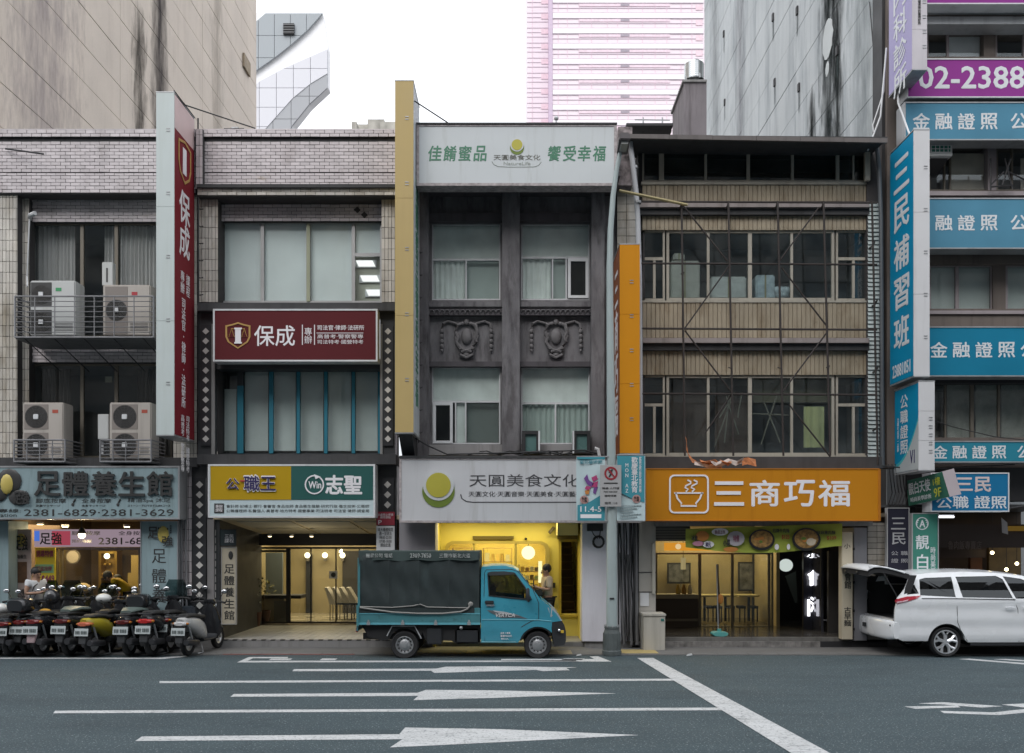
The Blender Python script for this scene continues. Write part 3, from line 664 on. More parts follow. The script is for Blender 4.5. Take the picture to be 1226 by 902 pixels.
# ================================================================ BUILDING 2
B2 = thing('tiled_building', 'pink tiled building with white blinds, teal window posts and black diamond columns', 'building', (X(350, 18.6), 18.6, 0))
wb('roof', M['concrete'], B2, X(236, 18.6), X(475, 18.6), 18.95, 27, 10.4, 10.55)
parapet(B2, 243, 473.5)
bx('column', M['grout'], B2, 234.5, 155, 243, 226, 18.50, 18.95); m = MB(); ptiles(m, 235, 155, 242.5, 226, 18.50, **VT); m.build('column_tile', M['tile'], B2, kind='stuff')
bx('ledge', M['dark'], B2, 235, 220.5, 473.5, 224.5, 18.42, 18.62)
bx('wall', M['grout'], B2, 236, 224.5, 473.5, 235.2, 18.5, 19.0); m = MB(); ptiles(m, 237, 225.5, 473.5, 234, 18.5); m.build('band_tile', M['tile_cream'], B2, kind='stuff')
bx('wall', M['grout'], B2, 262, 234, 470, 265.5, 18.95, 19.1); m = MB(); ptiles(m, 258, 232, 459, 265, 18.95); m.build('lintel_tile', M['tile'], B2, kind='stuff')
for (a, c) in ((238, 261), (457, 474)):
    bx('column', M['grout'], B2, a, 233, c, 557, 18.7, 19.2); m = MB(); ptiles(m, a, 233, c, 362, 18.7, **VT); ptiles(m, a, 365, c, 553, 18.72, **VT); m.build('column_tile', M['tile_cream'], B2, kind='stuff')
# 3F window: four bays with blinds
room(B2, 262, 265, 457, 363, 19.12, 1.2)
w3 = window(B2, 261, 265.5, 457, 362.5, 19.05, M['alu'], 2.2, vs=[(314, 267, 361, 4), (369, 267, 361, 5), (423, 267, 361, 4)], hs=[(305, 425, 455, 4)], segs=[(263, 267.5, 312, 361), (316, 267.5, 366, 361), (372, 267.5, 421, 361), (425, 267.5, 455, 303), (425, 307, 455, 361)])
bx('window_post', pm('olive_post', (.34, .36, .25), .6), w3, 367, 268, 371, 361, 19.03, 19.05)
for (a, b, c, d) in ((266, 268, 313, 361), (315, 268, 367, 361), (371, 268, 422, 361), (424, 268, 456, 304)): bx('blind', pm('white_blind', (.86, .90, .88), .8, var=.05, vs=.8), w3, a, b, c, d, 19.14, 19.15)
bx('room_wall', pm('office_wall', (.55, .55, .46), .9), B2, 423, 300, 458, 364, 19.3, 19.35)
for k, (a, b) in enumerate(((426, 312), (431, 330), (438, 347))):
    t = thing('ceiling_panel_light', ['highest', 'middle', 'lowest'][k] + ' of the three white ceiling lights behind the small office window', 'ceiling light', (X(a + 10, 19.8), 19.8, Z(b, 19.8)))
    x0_, x1_, z0_, z1_ = X(a, 19.24), X(a + 20, 19.24), Z(b + 7, 19.24), Z(b, 19.24)
    MB().hexa([(x0_ + .06, 19.24, z0_), (x1_ + .06, 19.24, z0_), (x1_ + .06, 19.26, z0_), (x0_ + .06, 19.26, z0_), (x0_, 19.24, z1_), (x1_, 19.24, z1_), (x1_, 19.26, z1_), (x0_, 19.26, z1_)]).build('diffuser', em('office_tube', (1, 1, .97), 1.3), t)
    MB().box(x0_ - .02, x1_ + .08, 19.265, 19.29, z0_ - .02, z1_ + .02).build('light_tray', M['white'], t)
m = MB()
for (px, py) in ((427.5, 251), (436, 257)): m.prism([(X(px - 4, 18.9), Z(py, 18.9)), (X(px, 18.9), Z(py - 4, 18.9)), (X(px + 4, 18.9), Z(py, 18.9)), (X(px, 18.9), Z(py + 4, 18.9))], 18.915, 18.94)
m.build('missing_tile_patch', M['grout'], B2)
# dark surround with the brown sign, second floor
darkw = pm('black_stone', (.045, .047, .05), .45, var=.3, vs=3, streak=.4, dirt=(.6, .6, .6))
bx('ledge', M['dark'], B2, 236, 362.5, 474, 372, 18.35, 19.1)
bx('surround', darkw, B2, 237, 372, 257, 546, 18.55, 18.9); bx('surround', darkw, B2, 455, 372, 473, 546, 18.55, 18.9); bx('surround', darkw, B2, 257, 430, 455, 442, 18.62, 18.95)
diam = pm('white_tile', (.58, .56, .53), .4, var=.1, streak=.4)
def diamonds(par, cx, ys, s, Y, w_):
    me = None
    for i, py in enumerate(ys):
        h = s * Y / F0; 
        if me is None: me = MB().prism([(-h, 0), (0, h), (h, 0), (0, -h)], -.014, 0).mesh('diamond_tile')
        piece('diamond_tile', me, (X(cx, Y), Y, Z(py, Y)), par, diam)
    bx('diamond_panel', pm('black_panel', (.03, .031, .034), .4), par, cx - w_, min(ys) - 8, cx + w_, max(ys) + 8, Y, Y + .03)
diamonds(B2, 246.5, [397 + 11.7 * i for i in range(12)], 4, 18.5, 5.8); diamonds(B2, 464.5, [397 + 11.7 * i for i in range(12)], 4, 18.5, 5.8)
bx('panel_edge', M['concrete'], B2, 253, 388, 257, 545, 18.52, 18.55); bx('panel_edge', M['concrete'], B2, 455, 388, 458, 545, 18.52, 18.55)
room(B2, 257, 440, 455, 545, 19.05, 1.0)
teal = pm('teal_paint', (.02, .19, .27), .5, var=.1)
w2 = window(B2, 257, 440, 455, 545, 18.98, pm('dark_frame', (.04, .045, .05), .5), 2, vs=[], segs=[(259, 442, 453, 543)])
for i, (a, c, b) in enumerate(((259, 265, 462), (284, 291, 462), (322, 327, 440), (355, 359, 440), (388, 392, 440), (421, 425, 440), (452.5, 455, 440))):
    bx('window_post', teal, w2, a, b, c, 543, 18.93, 18.99)
    if b == 462: bx('window_post', pm('dark_post', (.035, .045, .05), .5), w2, a, 442, c, b, 18.93, 18.99)
for (a, c, b) in ((266, 283, 466), (293, 321, 442), (328, 354, 442), (360, 387, 442), (393, 420, 442), (426, 452, 442)): bx('blind', pm('grey_blind', (.66, .70, .67), .85, var=.1), w2, a, b, c, 540, 19.12, 19.13)
bx('ledge', M['dark'], B2, 236, 544, 474, 556, 18.3, 19.2)
bs = signbox('billboard', 'dark red billboard with gold shield and white characters on the second floor', 255, 370, 452, 433, 18.2, 18.52, pm('maroon_face', (.105, .018, .022), .6, spec=.15, var=.08), M['white_frame'], 2)
goldp = pm('gold_print', (.42, .25, .07), .5); wht = pm('white_letter', (.80, .78, .80), .5, var=.03)
def shield(par, cx, cy, w_, h_, Y, mat_, wm):
    k = Y / F0; x0, z0 = X(cx, Y), Z(cy, Y); w2_, h2 = w_ * k / 2, h_ * k / 2
    pts = [(-w2_, h2 * .75), (-w2_ * .5, h2 * .85), (0, h2), (w2_ * .5, h2 * .85), (w2_, h2 * .75), (w2_, -h2 * .1), (w2_ * .8, -h2 * .5), (0, -h2), (-w2_ * .8, -h2 * .5), (-w2_, -h2 * .1)]
    inn = [(x * .86, z * .88) for x, z in pts]
    MB().plate([(x0 + a, z0 + b) for a, b in pts], [[(x0 + a, z0 + b) for a, b in inn]], Y - .012, Y).build('shield_outline', mat_, par)
    m = MB()
    for s in (-1, 1):
        m.tube([(x0, Y - .006, z0 + h2 * .5), (x0 + s * w2_ * .55, Y - .006, z0 + h2 * .5)], .01, 4); 
        m.tube([(x0 + s * w2_ * .5, Y - .006, z0 + h2 * .5), (x0 + s * w2_ * .3, Y - .006, z0 - h2 * .1), (x0 + s * w2_ * .72, Y - .006, z0 - h2 * .1), (x0 + s * w2_ * .5, Y - .006, z0 + h2 * .5)], .007, 4)
    m.build('scales_emblem', mat_, par); k2 = w_ / 30
    text('I', cx - 3.2 * k2, cy - 9 * k2, cx + 3.2 * k2, cy + 9 * k2, Y - .008, wm, par, .02)
    MB().pb(cx - 4.5 * k2, cy - 9.5 * k2, cx + 4.5 * k2, cy - 7.6 * k2, Y - .016, Y).pb(cx - 4.5 * k2, cy + 7.6 * k2, cx + 4.5 * k2, cy + 9.5 * k2, Y - .016, Y).build('lettering', wm, par)
shield(bs, 285, 402, 30, 32, 18.2, goldp, wht)
text('保成', 304.5, 390, 353, 414.5, 18.2, wht, bs, .014); text('專\n辦', 364.5, 392.5, 373.5, 411.5, 18.2, wht, bs, .012)
m = MB()
for q in (361.5, 376): m.pb(q, 389, q + 1, 413, 18.192, 18.2)
m.pb(379, 398.5, 435, 399.2, 18.192, 18.2); m.build('rule_line', wht, bs)
text('司法官·律師·法研所', 380, 389.5, 436, 395.5, 18.2, wht, bs, .015); text('高普考·警察警專', 380, 400.5, 435, 405.5, 18.2, wht, bs); text('司法特考·國營特考', 380, 407, 435, 412, 18.2, wht, bs)
# ground floor sign (yellow | green | white strip)
gs = signbox('shop_sign', 'sign split into yellow and green halves above a pale strip of small print', 249, 556, 449, 620, 18.05, 18.45, pm('pale_strip', (.50, .60, .62), .5, var=.05), M['white_frame'], 2)
bx('yellow_panel', pm('mustard_face', (.44, .28, .012), .6, spec=.15, var=.06), gs, 252, 558.5, 348.5, 598.5, 18.04, 18.05); bx('green_panel', pm('green_face', (.03, .105, .095), .6, spec=.15, var=.06), gs, 348.5, 558.5, 446.5, 598.5, 18.04, 18.05)
nv = pm('navy_print', (.03, .02, .10), .5); redp = pm('red_print', (.35, .03, .02), .5)
text('公', 271, 573, 286, 586, 18.02, wht, gs, .05); text('公', 271, 573, 286, 586, 18.01, nv, gs, .02); text('職王', 292, 569, 330, 589, 18.02, wht, gs, .06); text('職王', 292, 570, 330, 588, 18.01, nv, gs, .02)
MB().ball((X(290, 18), 18.01, Z(576, 18)), .05, (1.2, .1, .4)).build('red_dash', redp, gs)
text('志聖', 390, 569.5, 433, 591.5, 18.04, wht, gs, .05); k_ = 18.04 / F0
ring = MB().lathe([(10 * k_, 0), (11.6 * k_, 0), (11.6 * k_, -.012), (10 * k_, -.012), (10 * k_, 0)], (X(376.5, 18.04), 18.04, Z(580.5, 18.04)), 'y', 24); ring.prism([(X(376, 18.04), Z(568, 18.04)), (X(384, 18.04), Z(571, 18.04)), (X(378, 18.04), Z(574, 18.04))], 18.025, 18.04); ring.build('ring_emblem', wht, gs)
text('Win', 369.5, 576.5, 384.5, 585, 18.04, wht, gs, .03)
bx('black_square', blk, gs, 256.5, 603, 268, 614.5, 18.04, 18.052); text('專辦\n課程', 258, 604.5, 266.5, 613, 18.04, wht, gs)
text('會計師·記帳士·銀行·會審官·食品技師·食品衛生檢驗·研究行政·衛生技術·公衛師', 271, 604.5, 442, 608.3, 18.052, blk, gs); text('公職護理師·私醫個人·高普考·地方特考·國營事業·司法特考·司法官·律師·調查局', 271, 610, 442, 613.8, 18.052, blk, gs)
# ground floor columns
for (a, c, y1) in ((230.5, 248, 762), (452, 475, 700)):
    bx('column', darkw, B2, a, 556, c, y1 + 6, 18.6, 19.2)
diamonds(B2, 239, [580.5 + 12.05 * i for i in range(14)], 4.3, 18.55, 7.5)
diamonds(B2, 464, [580.5 + 12.05 * i for i in range(3)], 4.3, 18.55, 7.5)
bx('column', pm('grey_stone', (.23, .22, .22), .6, streak=.4), B2, 248, 622, 256, 767, 18.58, 19.2); bx('column', darkw, B2, 256, 622, 263, 767, 18.66, 21.75)
me = MB().prism([(-.02, -.06), (-.02, .06), (.02, .06), (.02, -.06)], -.012, 0).mesh('white_tile_strip')
for i in range(14): piece('white_tile', me, (X(257.5, 18.66), 18.66, Z(638 + i * 9.3, 18.66)), B2, diam)
# poster sign with characters, on the left column
t = signbox('vertical_sign', 'small cream sign with black characters read downwards at the lobby entrance', 264.5, 655, 283, 748, 18.7, 18.78, pm('cream_face', (.48, .43, .33), .6, streak=.3), M['alu'], .8)
for i, ch in enumerate('足體養生館'): text(ch, 268.5, 676 + i * 13.8, 280.5, 687 + i * 13.8, 18.7, blk, t, .02)
MB().ball((X(276, 18.68), 18.69, Z(665, 18.68)), .07, (.7, .12, 1.3)).build('foot_emblem', blk, t, smooth=True)
t = signbox('plaque', 'small dark plaque above the cream characters sign', 261, 634, 283, 654, 18.68, 18.76, pm('plaque_face', (.03, .045, .05), .4), M['black'], .6); text('三民\n課程', 269, 640, 280, 650, 18.68, wht, t)
for k, (b, d, lab) in enumerate(((613, 629, 'small red notice with white print on the right diamond column'), (630, 662, 'white opening-hours notice below the red one'))):
    t = thing('notice', lab, 'notice', (X(461, 18.5), 18.55, Z(d, 18.5)))
    bx('plate', [pm('red_notice', (.30, .03, .05), .5), M['white']][k], t, 450.5, b, 472.5, d, 18.5, 18.52)
    if k == 0: text('此處禁止停車\n請勿張貼', 452, 615, 471, 621, 18.5, wht, t); text('P', 453, 623, 457, 628, 18.5, wht, t, .02)
    else: text('本大樓樓梯間\n週一至週五\n08:00-22:00\n07:00-18:00\n請由此進', 452.5, 632, 470.5, 655, 18.5, blk, t)
# lobby
bx('lobby_sidewall', pm('wood_panel', (.09, .06, .035), .5, var=.3, vs=2, streak=.3), B2, 262.5, 640, 262.9, 760, 18.8, 21.8)
xl, xr = X(263, 18.7), X(478, 18.6)
MB().box(xl - .08, xl, 18.7, 21.8, FZ, 2.7).build('lobby_sidewall', pm('wood_panel', (.09, .06, .035), .5), B2)
MB().hexa([(xl - .1, 18.6, 2.69), (xr, 18.6, 2.69), (xr, 21.55, 2.42), (xl - .1, 21.55, 2.42), (xl - .1, 18.6, 2.78), (xr, 18.6, 2.78), (xr, 21.55, 2.74), (xl - .1, 21.55, 2.74)]).build('ceiling', pm('lobby_ceiling', (.55, .47, .32), .8), B2)
m = MB()
for i in range(3):
    for j in range(2): ya_, yb_ = 18.9 + j * 1.35, 20.1 + j * 1.35; za_, zb_ = 2.69 - .0915 * (ya_ - 18.6), 2.69 - .0915 * (yb_ - 18.6); xa_, xc_ = xl + .3 + i * 1.25, xl + 1.45 + i * 1.25; m.hexa([(xa_, ya_, za_ - .02), (xc_, ya_, za_ - .02), (xc_, yb_, zb_ - .02), (xa_, yb_, zb_ - .02), (xa_, ya_, za_ - .001), (xc_, ya_, za_ - .001), (xc_, yb_, zb_ - .001), (xa_, yb_, zb_ - .001)])
m.build('ceiling_panel', pm('lobby_ceiling_panel', (.5, .46, .36), .8), B2)
wb('lobby_beam', M['black'], B2, xl, xr, 21.55, 21.8, 2.12, 2.415)
q_l = lamp('POINT', (X(370, 20), 20.0, 1.95), 6, (1, .86, .58), .05, name='lobby_light')
wb('step', M['concrete'], B2, X(262, 18.6), X(480, 18.6), 18.56, 21.9, 0, FZ - .01)
floor_tiles(B2, X(262, 18.6), X(480, 18.6), 18.68, 21.7, FZ - .008, pm('floor_white_tile', (.42, .41, .39), .35, island=.12), .16)
m = MB(); m2_ = MB(); q = X(262, 18.6); i = 0
while q < X(480, 18.6): (m if i % 2 else m2_).box(q, q + .095, 18.555, 18.67, FZ - .02, FZ + .001); q += .1; i += 1
m.build('edge_tile', pm('edge_tile_dark', (.05, .05, .05), .5), B2, kind='stuff'); m2_.build('edge_tile', pm('edge_tile_light', (.3, .29, .28), .5), B2, kind='stuff')
# lobby glass wall at Y 21.8
fr = window(B2, 300, 655, 485, 747, 21.8, M['black'], 2.4, vs=[(345, 657, 745, 5), (372, 657, 745, 1.2), (402, 657, 745, 1.2), (430, 657, 745, 1.2)], hs=[(660, 302, 343, 2.5)], glassm=M['glassclear'], name='glass_wall')
gw = pm('lobby_gold_wall', (.33, .27, .15), .6, var=.2, vs=2)
m = MB().box(X(285, 21.8), X(520, 21.8), 25.2, 25.3, FZ, 2.7).box(X(285, 21.8) - .1, X(285, 21.8), 21.8, 25.3, FZ, 2.7).box(X(520, 21.8), X(520, 21.8) + .1, 21.8, 25.3, FZ, 2.7); m.build('interior_wall', gw, B2)
wb('floor', pm('lobby_floor', (.36, .32, .24), .25), B2, X(285, 21.8), X(520, 21.8), 21.8, 25.2, FZ - .01, FZ + .01); wb('ceiling', pm('lobby_ceiling', (.42, .36, .26), .8), B2, X(285, 21.8), X(520, 21.8), 21.9, 25.2, 2.66, 2.75)
bx('corridor_opening', M['black'], B2, 366, 664, 373, 740, 25.1, 25.2); bx('corridor_opening', pm('dark_room', (.04, .035, .03), .8), B2, 410, 660, 452, 735, 25.05, 25.2)
bx('door_leaf', pm('blue_grey_door', (.10, .12, .13), .5), B2, 318, 662, 338, 735, 23.5, 23.6)
for q, lab in ((323, 'left'), (349, 'middle'), (373, 'right')): ceiling_light(q, 642 + 1, 20.2, 'small spotlight in the lobby ceiling, %s of three' % lab, .035)
for q, lab in ((368, 'left'), (389, 'middle'), (410, 'right')):
    t = thing('wall_lamp', '%s of the three warm wall lamps behind the lobby glass' % lab, 'wall lamp', (X(q, 25), 25, Z(665, 25)))
    MB().ball((X(q, 24.95), 24.95, Z(665, 25)), .08).build('bulb', em('warm_globe', (1, .85, .55), 5), t, smooth=True); bx('bracket', M['bronze'], t, q - 1.5, 667, q + 1.5, 672, 24.95, 25.1)
lamp('AREA', (X(390, 23.5), 23.4, 2.6), 130, (1, .84, .55), 2.5, 2).parent = t
bpy.data.objects['lamp_light.001'].matrix_parent_inverse = Matrix.Translation(-t.location)
t = thing('reception_desk', 'beige reception desk behind the lobby door', 'desk', (X(325, 22.3), 22.4, FZ))
bx('front_panel', pm('desk_beige', (.36, .31, .22), .6), t, 313, 717, 340, 746, 22.3, 22.7); bx('desk_top', M['black'], t, 311, 713, 360, 717, 22.2, 22.8); bx('drawer', pm('desk_grey', (.2, .19, .18), .6), t, 328, 720, 345, 744, 22.28, 22.3)
lf = pm('leaf_yellow_green', (.22, .2, .05), .7, var=.5, vs=20)
def potted(label, px, py0, py1, Y, leafm, n=70, sp=.28):
    t = thing('potted_plant', label, 'plant', (X(px, Y), Y, FZ)); m = MB(); xc = X(px, Y)
    for i in range(n):
        a = random.uniform(0, 6.28); r = sp * random.random() ** .5; z = random.uniform(Z(py1, Y), Z(py0, Y)); c = Vector((xc + r * math.cos(a), Y + r * math.sin(a) * .6, z)); d = Vector((random.uniform(-1, 1), random.uniform(-1, 1), random.uniform(-.6, .8))).normalized() * .07; e = d.cross(Vector((0, 0, 1))).normalized() * .025
        m.add([c - d, c + e, c + d, c - e], [(0, 1, 2, 3)])
    m.build('leaves', leafm, t, kind='stuff'); MB().cyl((xc, Y, .5), (xc, Y, Z(py1, Y)), .015, 5).build('stem', pm('stem', (.1, .07, .04), .8), t)
    MB().lathe([(.0, 0), (.12, 0), (.17, .34), (.15, .34), (.15, .28), (0, .28)], (xc, Y, FZ), 'z', 16).build('pot', pm('pot_brown', (.1, .05, .04), .6), t, smooth=True)
potted('yellow flowering plant behind the lobby door', 316, 694, 712, 22.0, lf)
potted('dark leafy potted plant left of the lobby door', 305, 685, 728, 21.5, pm('leaf_dark', (.03, .045, .02), .7, var=.5, vs=20), 90, .2)
t = thing('wall_sign', 'small white square sign on the lobby glass', 'sign', (X(399, 21.7), 21.78, Z(693, 21.7))); bx('plate', M['white'], t, 394, 684, 404, 693, 21.76, 21.77); MB().cyl((X(399, 21.74), 21.75, Z(688.5, 21.74)), (X(399, 21.74), 21.76, Z(688.5, 21.74)), .06, 12).build('symbol', blk, t)
for k in range(4):
    t = thing('lobby_chair', 'white slatted chair in the lobby, %s from the left' % ['first', 'second', 'third', 'fourth'][k], 'chair', (X(399 + k * 9, 23), 23, FZ), 'white chairs in the lobby')
    a = 395 + k * 8.5; wc = pm('chair_white', (.5, .46, .4), .6)
    x_, z_ = X(a, 23), Z(722, 23)
    MB().hexa([(x_, 22.9, z_), (x_ + .18, 22.9, z_ - .0), (x_ + .18, 23.3, z_), (x_, 23.3, z_), (x_ - .12, 22.9, z_ + .4), (x_ - .06, 22.9, z_ + .4), (x_ - .06, 23.3, z_ + .4), (x_ - .12, 23.3, z_ + .4)]).build('backrest', wc, t)
    MB().box(x_, x_ + .42, 22.9, 23.3, z_ - .04, z_).build('seat', wc, t)
    for (u, v) in ((.02, 22.92), (.4, 22.92), (.02, 23.28), (.4, 23.28)): MB().cyl((x_ + u, v, FZ), (x_ + u, v, z_ - .04), .014, 5).build('leg', M['bronze'], t)
# red projecting sign
def projecting(label, px_l, px_r, pyt, pyb, side, stripm, facem, Yn=17.45, Yf=18.55, name='projecting_sign'):
    x0, x1 = X(px_l, Yn), X(px_r, Yn); z0, z1 = Z(pyb, Yn), Z(pyt, Yn)
    t = thing(name, label, 'sign', ((x0 + x1) / 2, Yf, z0))
    MB().box(x0 + .015, x1 - .015, Yn + .012, Yf, z0, z1).build('sign_case', stripm, t)
    k = (z1 - z0) / 3; 
    for i in range(3): MB().box(x0, x1, Yn, Yn + .02, z0 + i * k + .003, z0 + (i + 1) * k - .003).build('edge_panel', stripm, t)
    xs = x1 if side > 0 else x0
    MB().box(xs - .015 * (side > 0), xs + .015 * (side < 0), Yn + .02, Yf, z0 + .02, z1 - .02).build('sign_face', facem, t)
    MB().box(x0 - .006, x1 + .006, Yn - .004, Yf, z1, z1 + .02).box(x0 - .006, x1 + .006, Yn - .004, Yf, z0 - .02, z0).build('sign_rim', M['steel'], t)
    m = MB()
    for i in range(5):
        zz = z1 - .7 - i * (z1 - z0 - 1) / 4.6
        for d in (0, .05): m.box(x0 + .2, x0 + .27, Yn - .008, Yn, zz - d, zz - d - .015)
    m.build('clip', M['steel'], t, kind='stuff')
    b = MB()
    for zz in (z0 + .3, z0 + (z1 - z0) * .35, z0 + (z1 - z0) * .7, z1 - .4): b.box((x0 + x1) / 2 - .03, (x0 + x1) / 2 + .03, Yf, Yf + .18, zz, zz + .05)
    b.build('wall_bracket', M['black'], t)
    return t, x0, x1, z0, z1
strip_w = pm('sign_edge_pale', (.54, .60, .59), .5, var=.05, streak=.25, dirt=(.6, .6, .5))
t, x0, x1, z0, z1 = projecting('tall dark red projecting sign with pale edge and gold shield beside the tiled building', 187, 208.5, 111, 521, 1, strip_w, pm('red_face', (.19, .018, .026), .6, spec=.15, var=.08))
zr = Z(152, 17.45)
MB().box(x1 - .004, x1 + .003, 17.47, 18.55, zr, z1 - .02).build('lit_top_tint', pm('lit_top_pink', (.62, .46, .45), .5), t)  # pale panel paints the brighter, lit top of the red face
xf = x1 + .002
ym, zz = 18.0, zr - .46
pts = [(-.34, .34), (0, .42), (.34, .34), (.34, -.1), (.26, -.3), (0, -.46), (-.26, -.3), (-.34, -.1)]
def side_plate(mb, xq, pts, holes, yc, zc, th=.01):
    s_ = MB().plate(pts, holes, 0, th); mb.add([(xq + y, yc + x, zc + z) for x, y, z in s_.v], s_.f)
m = MB(); side_plate(m, xf, pts, [[(a * .86, b * .88) for a, b in pts]], ym, zz); m.build('shield_outline', goldp, t)
side_text('I', xf, 1, ym - .09, ym + .09, zz - .26, zz + .26, wht, t, .02)
side_text('保成', xf, 1, 17.72, 18.28, zz - 1.95, zz - .62, wht, t, .02)
side_text('專辦', xf, 1, 17.78, 17.98, zz - 2.7, zz - 2.25, wht, t, .01); side_text('司法官·律師·法研所', xf, 1, 18.04 - .2, 18.04, zz - 5.0, zz - 2.8, wht, t, .02); side_text('課程', xf, 1, 18.08, 18.28, zz - 2.7, zz - 2.25, wht, t, .01)
side_text('高普考·警察警專', xf, 1, 17.8, 17.98, zz - 7.2 + .9, zz - 5.15, wht, t); side_text('司法特考·國營特考', xf, 1, 18.08, 18.26, zz - 7.2 + .9, zz - 5.15, wht, t)
MB().tube([(x1, 17.6, z1 + .02), (x1 + .02, 18.0, z1 + .02), (x1 + 1.25, 18.65, Z(154, 18.65))], .014, 5).tube([(x1, 17.45, z1 + .03), (x1, 18.55, z1 + .03)], .018, 5).build('guy_wire', M['cable'], t)
m = MB()
for i in range(18): zz_ = z1 - .4 - i * .36; m.tube([(x1 + .08, 18.5, zz_), (x1 + .11, 18.56, zz_ - .05), (x1 + .16, 18.62, zz_ - .02)], .012, 4)
m.tube([(x1 + .09, 18.52, z1), (x1 + .1, 18.54, z0)], .018, 5); m.build('cable_clip', M['cable'], t)
t, x0, x1, z0, z1 = projecting('tall ochre yellow projecting sign with white side face and green characters', 473, 495, 97, 518, 1, pm('ochre_edge', (.46, .34, .135), .55, var=.06, streak=.2, dirt=(.7, .65, .5)), pm('white_side_face', (.5, .53, .55), .5, streak=.3))
grn = pm('green_letter', (.06, .20, .12), .5, var=.05)
side_text('佳餚蜜品饗受幸福', x1 + .002, 1, 17.8, 18.3, z0 + .6, z1 - 1.6, grn, t, .02)
MB().tube([(x1, 17.6, Z(121, 17.6)), (X(536, 18.3), 18.3, Z(147, 18.3))], .014, 5).build('guy_wire', M['cable'], t)
MB().prism([(17.6, z0 - .01), (18.6, z0 - .01), (18.6, z0 - .55), (18.3, z0 - .5)], x0 + .05, x1 - .05, 'x').build('wall_bracket', M['black'], t)
# ================================================================ BUILDING 3: grey stucco with ornaments
B3 = thing('stucco_building', 'dark grey stucco building with two plaster cartouches above the yellow food shop', 'building', (X(610, 18.8), 18.8, 0))
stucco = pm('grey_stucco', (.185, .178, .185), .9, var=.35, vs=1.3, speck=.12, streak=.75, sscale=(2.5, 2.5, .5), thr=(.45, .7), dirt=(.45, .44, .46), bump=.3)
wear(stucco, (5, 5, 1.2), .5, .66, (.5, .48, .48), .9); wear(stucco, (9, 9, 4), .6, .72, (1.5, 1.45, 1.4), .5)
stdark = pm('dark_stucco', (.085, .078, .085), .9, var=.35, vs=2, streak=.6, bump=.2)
wb('roof', M['concrete'], B3, X(497, 18.6), X(740, 18.6), 18.5, 27, 10.2, 10.32)
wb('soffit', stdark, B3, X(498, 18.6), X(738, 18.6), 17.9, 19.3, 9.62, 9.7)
# wall plane with window holes
YW = 19.0
def rectp(a, b, c, d, Y): return [(X(a, Y), Z(d, Y)), (X(c, Y), Z(d, Y)), (X(c, Y), Z(b, Y)), (X(a, Y), Z(b, Y))]
wins = [(517, 268, 599, 359.5), (624, 268, 706, 359.5), (517, 440, 599, 532), (624, 440, 706, 532)]
MB().plate(rectp(500, 222, 726, 560, YW), [rectp(*w_, YW) for w_ in wins], YW, YW + .25).build('wall', stucco, B3)
for (a, c, Y) in ((499, 513, 18.72), (601, 622.5, 18.72), (708, 724, 18.72)):
    bx('pilaster', stucco, B3, a, 226, c, 552, Y, YW - .002, bevel=.01)
bx('wall', stucco, B3, 723, 222, 743, 560, 18.95, 19.3)
for (a, c) in ((513, 601), (622.5, 708)):
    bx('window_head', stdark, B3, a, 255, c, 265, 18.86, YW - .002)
    bx('window_sill', stucco, B3, a, 361, c, 368, 18.82, YW - .002, bevel=.015)
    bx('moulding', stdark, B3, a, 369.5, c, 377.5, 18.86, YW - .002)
    # running leaf moulding
    me = MB().tube([(-.07, 0, -.045), (-.03, -.02, .03), (.02, -.02, .04), (.05, -.01, -.01), (.02, -.02, -.03)], .014, 5).mesh('moulding_leaf', smooth=True)
    n = 14
    for i in range(n): piece('moulding_leaf', me, (X(a + 4 + (c - a - 8) * i / (n - 1), 18.86), 18.86, Z(373.5, 18.86)), B3, stucco)
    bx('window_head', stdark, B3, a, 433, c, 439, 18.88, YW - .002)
    bx('window_sill', pm('pale_sill', (.30, .29, .29), .8, streak=.5), B3, a, 532.5, c, 545, 18.86, YW - .002)
for cx in (558.5, 665.7):
    k = 18.97 / F0; x0, z0 = X(cx, 18.97), Z(406, 18.97); Y = 18.985
    P = lambda dx, dz, dy=0: (x0 + dx * k, Y - dy, z0 + dz * k)
    orn = pm('plaster_ornament', (.15, .142, .145), .7, var=.3, vs=9, streak=.4)
    MB().ball(P(0, 3), 9 * k, (.75, .5, 1.1), 14).build('shield_boss', orn, B3, smooth=True)
    m = MB()
    for s in (-1, 1):
        m.tube([P(s * 4, 19, .03), P(s * 11, 16, .05), P(s * 13, 8, .05), P(s * 10, 1, .05), P(s * 12, -4, .04), P(s * 8, -10, .05), P(s * 2, -15, .05)], [.03, .045, .04, .035, .04, .035, .03], 7)
        m.tube([P(s * 9, 6, .05), P(s * 14, 3, .05), P(s * 12, -2, .05)], .025, 6)
        m.tube([P(s * 2, -13, .05), P(s * 9, -12, .05), P(s * 8, -19, .05), P(0, -23, .05)], [.025, .04, .035, .03], 7)
    m.tube([P(-6, -16, .05), P(0, -14, .06), P(6, -16, .05)], .03, 6).ball(P(0, -19, .02), .07, (1.2, .6, .8), 8)
    m.ball(P(0, 20, .03), .06, (1, .6, 1.2), 8).ball(P(-5, 18, .03), .045).ball(P(5, 18, .03), .045)
    m.build('cartouche', orn, B3, smooth=True)
    for s in (-1, 1):
        g = MB().tube([P(s * 8, 17, .03), P(s * 15, 19, .03), P(s * 22, 21, .03), P(s * 28, 18, .03), P(s * 29.5, 12, .03)], [.02, .028, .026, .028, .03], 6)
        for dz in (9, 3, -3, -9, -14): g.ball(P(s * 29.5, dz, .03), .045 if dz > -12 else .03, (1, .8, 1.25), 8)
        g.build('garland', orn, B3, smooth=True)
gl3 = glass('window_glass_green', (.955, .975, .968), 1.5, dirty=.04)
